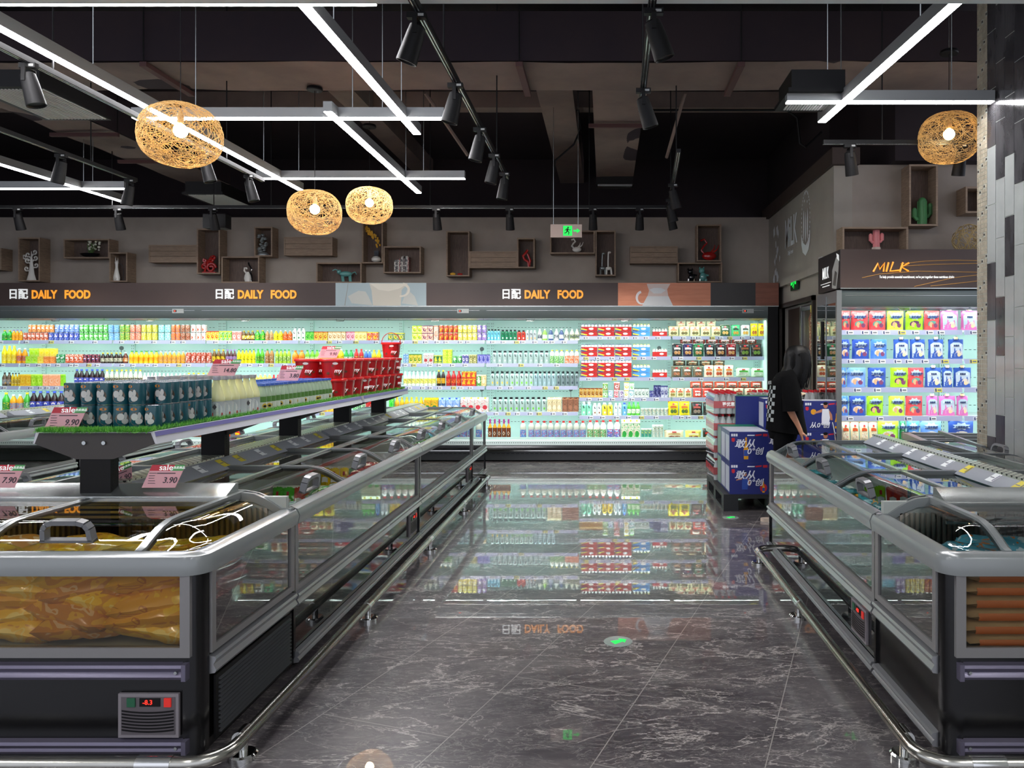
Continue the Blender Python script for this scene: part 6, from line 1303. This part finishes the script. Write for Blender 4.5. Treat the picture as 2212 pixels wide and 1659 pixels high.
# coconut milk cans
cm = MB(); r = .036; h = .106
cm.lathe([(r*.95, 0), (r, .004), (r, h-.004), (r*.96, h), (r*.9, h), (r*.88, h-.003), (.001, h-.003)], 18, bm=[2, 0, 0, 2, 2, 2])
for a0 in (0,):
    cpatch(cm, r, 0, h*.42, r*.78, h*.30, 3, 12); cpatch(cm, r, -.006, h*.5, r*.42, h*.16, 4, 10, None, .002); cpatch(cm, r, .012, h*.3, r*.4, h*.13, 4, 10, None, .002); cpatch(cm, r, .014, h*.55, r*.2, h*.16, 4, 8, None, .0025); cpatch(cm, r, -.01, h*.84, r*.42, h*.07, 5, 8)
CCM = cm.mesh('coconut_can', [mat('can_teal', '#1b525c', .25), LID_W, CAPSIL, mat('coconut_brown', '#6b5d4e', .4), mat('coconut_white', '#c9c8c2', .4), mat('can_orange', '#c9822f', .4)])
cx0 = -2.53
for tier in range(2):
    for row in range(7):
        for col in range(6):
            if tier == 1 and row == 0 and col > 4: continue
            tag(obj('coconut_can', CCM, None, (cx0+col*.0765+R.uniform(-.002, .002), 3.66+row*.077, GZ+tier*(h+.001)), R.choice([0, .1, .35, .6, -.2, 2.6])), 'teal coconut milk can on the raised shelf, %s tier' % ('lower' if tier == 0 else 'upper'), 'can', 'coconut milk cans, %s tier' % ('lower' if tier == 0 else 'upper'))
# pale yellow bottles
bm2 = MB(); r = .041; h = .225
bm2.lathe([(r*.9, 0), (r, .005), (r, .09), (r*1.01, .091), (r*.98, .11), (r*.8, .14), (r*.45, .18), (r*.38, .205), (r*.5, .207), (r*.5, h), (.001, h)], 18, bm=[0, 0, 3, 3, 3, 3, 3, 2, 2, 2])
cpatch(bm2, r*1.0, 0, .045, r*.8, .04, 1, 14); cpatch(bm2, r, .008, .02, r*.8, .012, 4, 8, None, .002); cpatch(bm2, r, -.004, .06, r*.28, .016, 5, 4, None, .002)
YBM = bm2.mesh('malt_bottle', [mat('malt_label_grey', '#c3cac9', .4), mat('malt_label_white', '#eceee8', .4), mat('cap_silver_grey', '#a8a8ae', .3, .3), mat('pale_yellow_liquid', '#dcdca4', .12), mat('label_red', '#b8322c', .4), mat('label_dark', '#4a4a4c', .5)])
for row in range(6):
    for col in range(5):
        tag(obj('malt_bottle', YBM, None, (-2.50+col*.09, 4.24+row*.087, GZ), R.choice([0, .3, -.4, .8])), 'pale yellow glass bottle on the raised shelf with white and red label', 'bottle', 'pale yellow bottles on the raised shelf')
# green label honey drinks with blue caps
gm = MB(); r = .033; h = .165
gm.lathe([(r*.9, 0), (r, .004), (r, .05), (r, .05), (r, .085), (r, .085), (r*.96, .105), (r*.7, .14), (r*.66, .15), (r*.78, .15), (r*.78, h), (.001, h)], 16, bm=[3, 0, 0, 1, 1, 3, 3, 3, 2, 2, 2])
cpatch(gm, r, -.004, .028, r*.5, .016, 4, 10, None, .002); cpatch(gm, r, -.004, .026, r*.35, .007, 5, 8, None, .003)
GBM = gm.mesh('honey_drink_bottle', [mat('label_pale', '#c6ccbc', .4), mat('label_green', '#4f7c32', .4), mat('lid_blue2', '#3f62b4', .3), mat('greenish_glass', '#9fb498', .1), mat('bee_yellow', '#c8a838', .5), BLACKM])
for row in range(18):
    for col in range(6):
        if 0 < col < 3 and row not in (0, 17): continue
        tag(obj('honey_drink_bottle', GBM, None, (-2.52+col*.075, 4.80+row*.068, GZ), R.choice([0, .4, -.3, .7, 1.2])), 'small bottle with green label and blue cap on the raised shelf', 'bottle', 'blue capped bottles on the raised shelf')
# red chocolate ball buckets
bk = MB(); rt, rb, h = .094, .078, .155
bk.lathe([(rb, 0), (rt, h*.9), (.001, h*.9)], 24, 0)
KB = bk.mesh('bucket_body', [mat('bucket_red', '#b3161a', .25)])
KL = MB().lathe([(rt+.004, h*.86), (rt+.008, h*.88), (rt+.008, h*.97), (rt, h), (.001, h)], 24).mesh('bucket_lid', mat('bucket_lid_red', '#d81c1c', .3))
def conepatch(mb, cx, cz, a, b, m, e):
    pts = ell(cx, cz, a, b, 10); vs = []
    for x, z in pts: rr = rb+(rt-rb)*z/(h*.9)+e; vs.append((x, -sqrt(rr*rr-x*x), z))
    mb.add(vs, [tuple(range(10))], m)
kd = MB()
for (x, z, q) in ((-.05, .04, .011), (.03, .03, .013), (.055, .05, .01), (-.02, .1, .009), (.005, .035, .012)): conepatch(kd, x, z, q, q, 0, .001)
conepatch(kd, .0, .118, .022, .01, 1, .001)
KD = kd.mesh('bucket_print', [mat('choco_brown', '#6b3a22', .3), mat('print_white', '#e9dcd4', .4)])
def bucket(x, y, z, rz, label, handle=False, rt_=(0, 0)):
    t = thing('candy_bucket', label, 'bucket', (x, y, z), (rt_[0], rt_[1], rz), 'red candy buckets')
    obj('bucket_body', KB, t); obj('bucket_lid', KL, t); obj('bucket_print', KD, t)
    text('my', .046, LWH, t, (.02, -rb-.009, .06), (radians(84), 0, 0), bold=.0, ext=.002, shear=.2)
    if handle: MB().tube([(rt*cos(a), 0, h*.93+.11*sin(a)) for a in [k*pi/12 for k in range(13)]], .004, 6).build('bucket_handle', mat('bucket_red', '#b3161a', .25), t)
k = 0
for row in range(9):
    for col in range(2):
        for tier in range(2):
            bucket(-2.39+col*.215+(R.uniform(-.008, .008)), 6.18+row*.212, GZ+tier*(h+.003), R.choice([0, .2, .5, .9, -.2]) , 'red candy bucket on the raised shelf, %s tier, %s row from the camera' % (['lower', 'upper'][tier], ['first', 'second', 'third', 'fourth', 'fifth', 'sixth', 'seventh', 'eighth', 'ninth'][row])+(', inner side' if col == 0 else ', aisle side'))
bucket(-2.18, 7.85, GZ+2*(h+.003), .3, 'red candy bucket with raised handle standing on top at the far end', True)
# ---------------------------------------------------------------- sale cards
PINK = mat('card_pink', '#dba3a8', .5); CRED = mat('card_red', '#bf2536', .5); CGRN = mat('card_green', '#4c9a55', .5); INK = mat('card_ink', '#3a3038', .6)
def card(label, x, y, z, w_, h_, price, rz=0, lean=-12, roll=0):
    t = thing('sale_card', label, 'price card', (x, y, z), (radians(lean), roll, rz)); s_ = w_/.16
    sk = .018*s_
    MB().prism([(-w_/2-sk, 0), (w_/2-sk, 0), (w_/2+sk, h_), (-w_/2+sk, h_)], 'y', 0, .003).build('card', PINK, t)
    q = h_*.74; k_ = sk*.48
    patch(m1 := MB(), [(-w_/2+k_, q), (w_*.12+k_, q), (w_*.2+sk, h_), (-w_/2+sk, h_)], -.0006, 0); m1.build('red_header', CRED, t)
    patch(m2 := MB(), [(w_*.12+k_, q), (w_/2+k_, q), (w_/2+sk, h_), (w_*.2+sk, h_)], -.0006, 0); m2.build('green_header', CGRN, t)
    text('sale', h_*.36, LWH, t, (-w_*.06+sk, -.0016, h_*.875), ext=.0005, bold=.006, sx=1.15); text('热卖商品', h_*.13, LWH, t, (w_*.33+sk, -.0016, h_*.87), ext=.0005)
    text(price, h_*.36, INK, t, (w_*.2, -.0016, h_*.32), ext=.0005, bold=.01, shear=.2)
    m3 = MB()
    for i in range(5):
        z0 = h_*(.62-.11*i); patch(m3, [(-w_*.44, z0), (-w_*.44+w_*R.uniform(.1, .3), z0), (-w_*.44+w_*.2, z0+h_*.025), (-w_*.44, z0+h_*.025)], -.001, 0)
    patch(m3, [(-w_*.2, h_*.61), (w_*.35, h_*.61), (w_*.35, h_*.65), (-w_*.2, h_*.65)], -.001, 0); m3.build('small_print', INK, t); return t
card('pink sale card 9.90 leaning on the coconut cans at the shelf end', ax(143, 3.56), 3.545, GZ, .155, .105, '9.90')
card('pink sale card 14.80 standing on the pale yellow bottles', ax(483, 4.42), 4.42, GZ+.226, .155, .095, '14.80')
card('pink sale card 3.80 standing on the blue capped bottles', ax(625, 5.35), 5.35, GZ+.166, .15, .105, '3.80', lean=-8)
card('pink sale card 9.90 on the red buckets with a curled strip', ax(711, 6.45), 6.45, GZ+.32, .16, .10, '9.90')
card('pink sale card 3.90 standing on the near left head freezer', ax(350, 3.55), 3.55, .885, .155, .105, '3.90', lean=-14)
card('tilted pink sale card 6.90 behind the near left head freezer', ax(272, 3.75), 3.72, .868, .12, .09, '6.90', rz=.3, roll=radians(-22))
card('pink sale card at the left edge on the near head freezer', ax(2, 3.55), 3.55, .885, .155, .105, '7.90', lean=-14)
# yellow price tags on right head freezer
for px in (2060, 2108, 2170):
    Yq = 3.43; t = thing('price_tag', 'yellow price tag 12.80 on the right head freezer, '+{2060: 'left', 2108: 'middle', 2170: 'right'}[px], 'price tag', (ax(px, Yq), 3.452, .874), (radians(-50), 0, 0))
    MB().box(-.046, 0, -.022, .046, .002, .022).build('tag_card', mat('tag_yellow', '#d8c63c', .5), t); MB().box(.0, -.0015, -.016, .044, 0, .008).build('white_field', WHITE, t)
    text('12.80', .019, INK, t, (.022, -.002, -.004), ext=.0003, bold=.01); MB().box(-.04, -.001, .012, .03, 0, .018).box(-.04, -.001, -.0, -.008, 0, .004).build('small_print', INK, t)
# ---------------------------------------------------------------- pallet with beer cases and water packs
px0, py0 = 1.14, 7.36
pt = thing('pallet', 'black plastic pallet under the blue beer cases and water packs', 'pallet', (px0, py0, 0))
b = MB(); b.box(0, 0, .12, 1.0, 1.2, .16)
for x in (0, .42, .86): b.box(x, 0, 0, x+.14, 1.2, .025); [b.box(x, y, .025, x+.14, y+.14, .12) for y in (0, .53, 1.06)]
b.build('deck', mat('pallet_black', '#1d1f22', .5), pt)
BB = mat('beer_navy', '#262f72', .35); BW = mat('beer_white', '#dde0ea', .4); BR = mat('beer_red', '#c02a38', .4); BY = mat('beer_amber', '#d89a2a', .25); BG = mat('beer_green_edge', '#1f7a5a', .4); BT = mat('carton_top_grey', '#b8bdc8', .5)
CWD, CHT, CDP = .375, .30, .26
def person_patch(mb, cx, cz, s_, y, skin, cloth):
    for pts, m in (([(-.1, .15), (.1, .15), (.14, -.1), (.1, -.35), (-.12, -.35), (-.12, -.1)], cloth), ([(-.1, .15), (-.34, .05), (-.36, .0), (-.12, .05)], skin), ([(.1, .13), (.2, -.02), (.22, -.2), (.15, -.2), (.12, -.02)], skin)):
        patch(mb, [(cx+a*s_, cz+b_*s_) for a, b_ in pts], y, m)
    patch(mb, ell(cx, cz+.26*s_, .07*s_, .09*s_, 12), y, skin); patch(mb, ell(cx, cz+.32*s_, .075*s_, .05*s_, 10), y-.0004, 5)
def beer_print(style):
    mb = MB(); w2 = CWD/2; y = -CDP/2-.001
    for i in range(3): patch(mb, [(-w2+.015+i*.022, CHT-.045), (-w2+.032+i*.022, CHT-.045), (-w2+.032+i*.022, CHT-.02), (-w2+.015+i*.022, CHT-.02)], y, 0)
    patch(mb, [(-w2+.02, CHT-.09), (-w2+.035, CHT-.1), (-w2+.05, CHT-.09), (-w2+.05, CHT-.06), (-w2+.02, CHT-.06)], y, 1)
    patch(mb, [(w2-.055, CHT-.045), (w2-.012, CHT-.045), (w2-.012, CHT-.02), (w2-.055, CHT-.02)], y, 1)
    patch(mb, [(-.02, CHT-.04), (.05, CHT-.04), (.055, CHT-.03), (-.015, CHT-.03)], y, 0); patch(mb, [(.06, CHT-.042), (.12, CHT-.036), (.12, CHT-.022), (.06, CHT-.028)], y, 1)
    def bottle(cx, cz, s_): 
        patch(mb, [(cx+a*s_, cz+b_*s_) for a, b_ in ((-.2, -1), (.2, -1), (.22, -.1), (.08, .4), (.07, 1), (-.07, 1), (-.08, .4), (-.22, -.1))], y-.0012, 2); patch(mb, [(cx+a*s_, cz+b_*s_) for a, b_ in ((-.2, -.7), (.2, -.7), (.2, -.15), (-.2, -.15))], y-.0016, 3)
    if style == 0: bottle(-.03, .14, .105)
    elif style == 1: person_patch(mb, -.04, .13, .24, y-.0005, 4, 3); patch(mb, ell(w2-.05, .06, .035, .04, 16), y-.0002, 1); bottle(w2-.05, .07, .055)
    else: person_patch(mb, .03, .17, .32, y-.0005, 4, 0); bottle(w2-.05, .10, .075); patch(mb, ell(-.09, .19, .028, .028, 12), y-.0003, 2)
    return mb.mesh('case_print', [BW, BR, BY, mat('beer_blue_label', '#2a4a9a', .4), mat('print_skin', '#b5795c', .5), BLACKM])
BP = [beer_print(k) for k in range(3)]
cb = MB(); cb.box(-CWD/2, -CDP/2, 0, CWD/2, CDP/2, CHT-.002, 0); cb.box(-CWD/2+.006, -CDP/2+.006, CHT-.002, CWD/2-.006, CDP/2-.006, CHT, 1); cb.box(-CWD/2-.001, -CDP/2+.02, .02, -CWD/2, CDP/2-.02, CHT-.04, 1)
CBM = cb.mesh('case_box', [BB, BT]); 
def case(x, y, z, style, label, rz=0, green=False):
    t = thing('beer_case', label, 'beer case', (x, y, z), rz); obj('case_box', CBM if not green else CBG, t)
    if style is not None:
        obj('case_print', BP[style], t); zt_ = (.155, .075) if style < 2 else (.075, .075)
        if style < 2: text('敢从', .088, BW, t, (-.04, -CDP/2-.0012, .18), ext=.0012, bold=.014, shear=.25, sx=1.15)
        text('从0°创' if style == 2 else '0°创', .075 if style < 2 else .062, BW, t, (.055 if style < 2 else -.03, -CDP/2-.004, .11 if style < 2 else .055), ext=.0012, bold=.014, shear=.2, sx=1.1)
    return t
cg = MB(); cg.box(-CWD/2, -CDP/2, 0, CWD/2, CDP/2, CHT-.002, 2); cg.box(-CWD/2+.002, -CDP/2+.002, CHT-.002, CWD/2-.002, CDP/2-.002, CHT, 0); cg.box(-CWD/2-.001, -CDP/2+.012, .01, -CWD/2, CDP/2-.012, CHT-.015, 1); CBG = cg.mesh('case_box', [BG, mat('case_green_side', '#7f9a8c', .5), BB])
zb = .161; fx = ax(1617, 7.4); fy = 7.37+CDP/2
case(fx, fy, zb, 1, 'blue beer case with seated figure, lower one of the front stack'); case(fx, fy, zb+CHT, 0, 'blue beer case with big amber bottle, upper one of the front stack')
for k, gq in ((1, False), (2, True)):
    for j in range(2): case(fx+.0-.0, fy+k*(CDP+.004), zb+j*CHT, None, '%s beer case right behind the front stack, %s' % ('green' if gq else 'plain blue', ['lower', 'upper'][j]), 0, gq)
for j in range(3): case(fx+CWD+.01, fy+CDP+.01, zb+j*CHT, 0 if j else 1, 'blue beer case behind the shopper, %s of three' % ['lowest', 'middle', 'highest'][j])
for j in range(3): case(fx+.19, fy+2*CDP+.25, zb+.0+j*CHT, None, 'beer case in the tall rear stack, %s' % ['lowest', 'middle', 'highest'][j], 0, j == 2)
for j in range(3):
    case(fx+CWD*2+.03, fy+CDP+.01, zb+j*CHT-.02, 2, 'blue beer case with basketball player, %s of the right stack' % ['lowest', 'middle', 'topmost'][j])
# water packs: shrink-wrapped bottles
wm = MB(); 
for i in range(4):
    for j in range(3):
        wm.lathe([(.028, 0), (.032, .01), (.032, .07), (.029, .075), (.032, .08), (.032, .15), (.012, .2), (.012, .21)], 10, 0, (-.1+i*.066, -.066+j*.066, 0)); wm.lathe([(.015, .21), (.015, .235), (.001, .235)], 10, 1, (-.1+i*.066, -.066+j*.066, 0)); wm.lathe([(.0326, .07), (.0326, .135)], 10, 1, (-.1+i*.066, -.066+j*.066, 0))
wm.box(-.136, -.102, .06, .136, -.100, .135, 1); wm.box(-.138, -.1, .06, -.136, .1, .135, 1)
WM = wm.mesh('bottle_cluster', [mat('water_pet', '#c9cfd0', .08), mat('water_red', '#cf1f2a', .3)])
WR = MB().prism([(-.138, 0), (.138, 0), (.138, .15), (.12, .205), (-.12, .205), (-.138, .15)], 'y', -.104, .104).mesh('shrink_wrap', glassmat('shrink_film', '#f2f2f2', .1, 1.4, .12))
def water(x, y, z, label, rz=0):
    t = thing('water_pack', label, 'water pack', (x, y, z), rz, 'packs of bottled water on the pallet'); obj('bottle_cluster', WM, t); obj('shrink_wrap', WR, t)
    text('更优惠', .045, LWH, t, (.02, -.1055, .1), ext=.0006, bold=.01)
wx = ax(1585, 8.0)
for j in range(4):
    for q in range(3): water(1.30+.0, 7.36+CDP*3+.15+q*.212, zb+j*.236, 'shrink wrapped water pack on the pallet, %s layer, %s row' % (['bottom', 'second', 'third', 'top'][j], ['front', 'middle', 'rear'][q]))
for q in range(3): water(1.78+q*.285, 8.62, zb+.236*3+.06-.06, 'water pack seen over the beer cases behind the shopper, %s' % ['left', 'middle', 'right'][q])
for q in range(3):
    for j in range(3): water(1.78+q*.285, 8.62, zb+.236*j, 'lower water pack at the back, behind the beer cases')
pt2 = thing('pallet', 'black plastic pallet standing farther right behind the shopper', 'pallet', (1.56, 8.46, 0)); MB().box(0, 0, 0, 1.0, .6, .16).build('deck', mat('pallet_black', '#1d1f22', .5), pt2)
# ---------------------------------------------------------------- the shopper
SK = mat('skin', '#b98265', .5); TEE = noisy('black_tee', '#060607', '#0b0b0c', 6, .95, spec=.1); HAIR = noisy('black_hair', '#030304', '#0a0808', 30, .5, stretch=(1, 1, .08), spec=.25); 
wo = thing('person', 'shopper in a black t-shirt with long dark hair, head bowed, seen from behind and side', 'person', (1.655, 7.0, 0), radians(-4))
def skinmesh(name, verts, edges, mt_, parent, sub=2):
    me = bpy.data.meshes.new(name); bmm = bmesh.new(); lay = bmm.verts.layers.skin.verify(); bv = [bmm.verts.new(v[:3]) for v in verts]
    for a, b_ in edges: bmm.edges.new((bv[a], bv[b_]))
    for i, v in enumerate(verts): bv[i][lay].radius = (v[3], v[4]); bv[i][lay].use_root = (i == 0)
    bmm.to_mesh(me); bmm.free(); o = bpy.data.objects.new(name, me); COL.objects.link(o); o.parent = parent
    me.materials.append(mt_)
    md = o.modifiers.new('skin', 'SKIN'); md.use_smooth_shade = True; md.use_x_symmetry = False
    s_ = o.modifiers.new('sub', 'SUBSURF'); s_.levels = sub; s_.render_levels = sub; return o
# local +x is the facing direction
V = [(-.02, 0, .86, .10, .12), (0, 0, 1.0, .09, .12), (-.01, 0, 1.18, .08, .10), (-.01, 0, 1.28, .05, .07), (.04, 0, 1.37, .045, .045), (.09, 0, 1.42, .05, .05), (.12, 0, 1.47, .085, .075), (.12, 0, 1.53, .07, .065),
     (-.02, .08, .80, .085, .085), (.05, .08, .47, .055, .055), (.03, .09, .12, .035, .035), (.05, .09, .05, .035, .035), (.17, .09, .03, .03, .02),
     (-.04, -.08, .80, .085, .085), (-.05, -.08, .47, .055, .055), (-.14, -.09, .14, .035, .035), (-.16, -.09, .075, .036, .036), (-.06, -.09, .03, .03, .02),
     (0, .16, 1.25, .045, .045), (.02, .20, 1.02, .038, .038), (.12, .17, .83, .028, .028),
     (-.01, -.16, 1.25, .045, .045), (-.01, -.20, 1.03, .038, .038), (.085, -.18, .84, .026, .026), (.10, -.175, .79, .024, .032)]
E = [(0, 1), (1, 2), (2, 3), (3, 4), (4, 5), (5, 6), (6, 7), (0, 8), (8, 9), (9, 10), (10, 11), (11, 12), (0, 13), (13, 14), (14, 15), (15, 16), (16, 17), (3, 18), (18, 19), (19, 20), (3, 21), (21, 22), (22, 23), (23, 24)]
n0 = len(V)
for hx, hy, pid in ((.10, -.175, 24),):
    for k, (dx, dz) in enumerate(((.022, -.07), (.026, -.078), (.026, -.072), (.02, -.06))):
        yy = hy-.024+k*.016; V += [(hx+.006, yy, .775, .0085, .0085), (hx+dx*.6, yy, .775+dz*.5, .008, .008), (hx+dx, yy, .775+dz, .007, .007)]
        i = len(V)-3; E += [(24, i), (i, i+1), (i+1, i+2)]
    V += [(hx+.02, hy-.03, .80, .009, .009), (hx+.045, hy-.035, .77, .008, .008)]; i = len(V)-2; E += [(24, i), (i, i+1)]
skinmesh('body', V, E, SK, wo)
def loft(rings, mt_, name, n=20, par=None, cap=True):
    mb = MB(); vs = []
    for (cx, cy_, cz, rx, ry, tl) in rings:
        for k in range(n): a = 2*pi*k/n; vs.append((cx+rx*cos(a), cy_+ry*sin(a), cz+tl*cos(a)))
    fs = [(j*n+k, j*n+(k+1) % n, (j+1)*n+(k+1) % n, (j+1)*n+k) for j in range(len(rings)-1) for k in range(n)]
    if cap: fs += [tuple((len(rings)-1)*n+k for k in range(n))]
    mb.add(vs, fs); return mb.build(name, mt_, par, ang=80)
tee = loft([(.0, 0, .80, .185, .22, -.02), (-.0, 0, .84, .18, .215, -.015), (-.01, 0, .95, .165, .205, 0), (-.015, 0, 1.1, .15, .20, 0), (-.015, 0, 1.22, .135, .20, .01), (-.01, 0, 1.30, .105, .185, .02), (.0, 0, 1.345, .085, .13, .02), (.03, 0, 1.375, .062, .075, .02), (.045, 0, 1.395, .05, .06, .02)], TEE, 't_shirt', 28, wo)
for s_ in (-1, 1):
    sl = MB(); sl.tube([(-.005, s_*.15, 1.29), (.0, s_*.185, 1.2), (.01, s_*.21, 1.10), (.015, s_*.215, 1.0)], .07, 14, r2=.082); sl.build('sleeve', TEE, tee, ang=80)
loft([(-.03, 0, .90, .13, .17, 0), (-.03, 0, .80, .135, .175, 0), (-.03, 0, .74, .12, .17, 0)], mat('trousers_black', '#08080a', .9, spec=.1), 'trousers', 20, wo)
for s_, pts in ((1, [(-.01, .085, .80), (.04, .085, .47), (.03, .09, .16)]), (-1, [(-.03, -.085, .80), (-.05, -.085, .47), (-.12, -.09, .20)])): MB().tube(pts, .1, 14, r2=.06).build('trouser_leg', MC['trousers_black'], wo, ang=80)
# checker print on the back
ck = MB()
for i in range(9):
    for j in range(4):
        if (i+j) % 2: continue
        z0 = 1.22-i*.036; ya, yb_ = -.14+j*.035, -.14+(j+1)*.035
        def bx_(y, z): 
            rx = .14+(1.15-z)*.09; ry = .2; return (-.015-rx*sqrt(max(0, 1-(y/ry)**2))-.006, y, z)
        ck.add([bx_(ya, z0), bx_(yb_, z0), bx_(yb_, z0-.034), bx_(ya, z0-.034)], [(0, 1, 2, 3)])
ck.build('back_print', mat('print_pale', '#9aa0a0', .7), tee)
text('DIDIA', .045, mat('print_pale', '#9aa0a0', .7), tee, (-.160, -.075, 1.245), (pi/2, 0, -pi/2-.4), ext=.001, bold=.01)
hr = MB()
vs = []; n = 24
rings = [(.10, 0, 1.585, .03, .03), (.10, 0, 1.575, .075, .07), (.105, 0, 1.53, .112, .098), (.105, 0, 1.47, .122, .108), (.10, 0, 1.40, .12, .112), (.08, 0, 1.34, .125, .118), (.07, 0, 1.29, .12, .115), (.06, 0, 1.24, .10, .10)]
for (cx, cy_, cz, rx, ry) in rings:
    for k in range(n):
        a = 2*pi*k/n; wv_ = 1+.05*sin(7*a+cz*9)+.03*sin(13*a); vs.append((cx+rx*wv_*cos(a)+(-.04*(1.4-cz) if cos(a) < 0 and cz < 1.4 else 0), cy_+ry*wv_*sin(a), cz+.02*sin(5*a)*(cz < 1.3)))
hr.add(vs, [tuple(range(n))]+[(j*n+k, j*n+(k+1) % n, (j+1)*n+(k+1) % n, (j+1)*n+k) for j in range(len(rings)-1) for k in range(n) if not (1 < j < 6 and abs((k/n*2*pi+pi) % (2*pi)-pi) < .45)])
hair = hr.build('hair', HAIR, wo, ang=80)
st = MB(); rs = random.Random(4)
for i in range(260):
    a = rs.uniform(.55, 2*pi-.55); x0, y0 = .105+.116*cos(a), .104*sin(a); z1 = rs.uniform(1.18, 1.30)
    st.tube([(.105+.07*cos(a), .065*sin(a), 1.572), (x0, y0, 1.50), (x0+rs.uniform(-.01, .012), y0*1.05, 1.40), (x0-.02+rs.uniform(-.02, .02), y0*1.02, 1.3), (x0-.05+rs.uniform(-.03, .03), y0*.9, z1)], .004, 4)
st.build('hair_strands', HAIR, hair, ang=80)
fc = MB(); fc.ball((.205, 0, 1.46), .014, 8, 6, 0, 1.2, .8, 1.5); fc.build('nose', SK, wo)
fc = MB(); [fc.ball((.19, s_*.03, 1.485), .009, 8, 6) for s_ in (-1, 1)]; fc.build('eyes', mat('eye_dark', '#1a1210', .2), wo); MB().ball((.195, 0, 1.425), .012, 8, 6, 0, .6, 1.6, .5).build('mouth', mat('lip', '#8a4a44', .5), wo)
for x, y in ((.09, .09), (-.11, -.09)):
    s_ = MB(); s_.prism([(x-.13+.25*(k/10), 0) for k in range(0)]+ell(x, y, .135, .05, 18), 'z', 0, .028, 0); s_.tube([(x+.03, y-.05, .02), (x+.04, y-.03, .07), (x+.045, y, .085), (x+.04, y+.03, .07), (x+.03, y+.05, .02)], .012, 6, 0)
    s_.build('slipper', mat('slipper_beige', '#b8a898', .6), wo)
t = thing('shopping_trolley', 'wire shopping trolley partly seen beside the milk cooler', 'trolley', (2.15, 7.25, 0)); m_ = MB()
for k in range(7): m_.cyl((.02*k, .07*k, .86-.06*k*.2), (.10+.02*k, .07*k, .35), .005, 6)
for k in range(5): m_.cyl((.0+.03*k, 0, .86-.1*k), (.14+.03*k, .45, .80-.1*k), .004, 5)
m_.cyl((.1, .02, .35), (.1, .02, .05), .012, 8); m_.cyl((.2, .42, .35), (.2, .42, .05), .012, 8); m_.cyl((.1, .02, .1), (.2, .42, .1), .012, 8); m_.build('wire_basket', CHROME, t)
for x, y in ((.1, .02), (.2, .42)): MB().tube([(x-.012, y, .045), (x+.012, y, .045)], .045, 14).build('wheel', BLACKM, t)
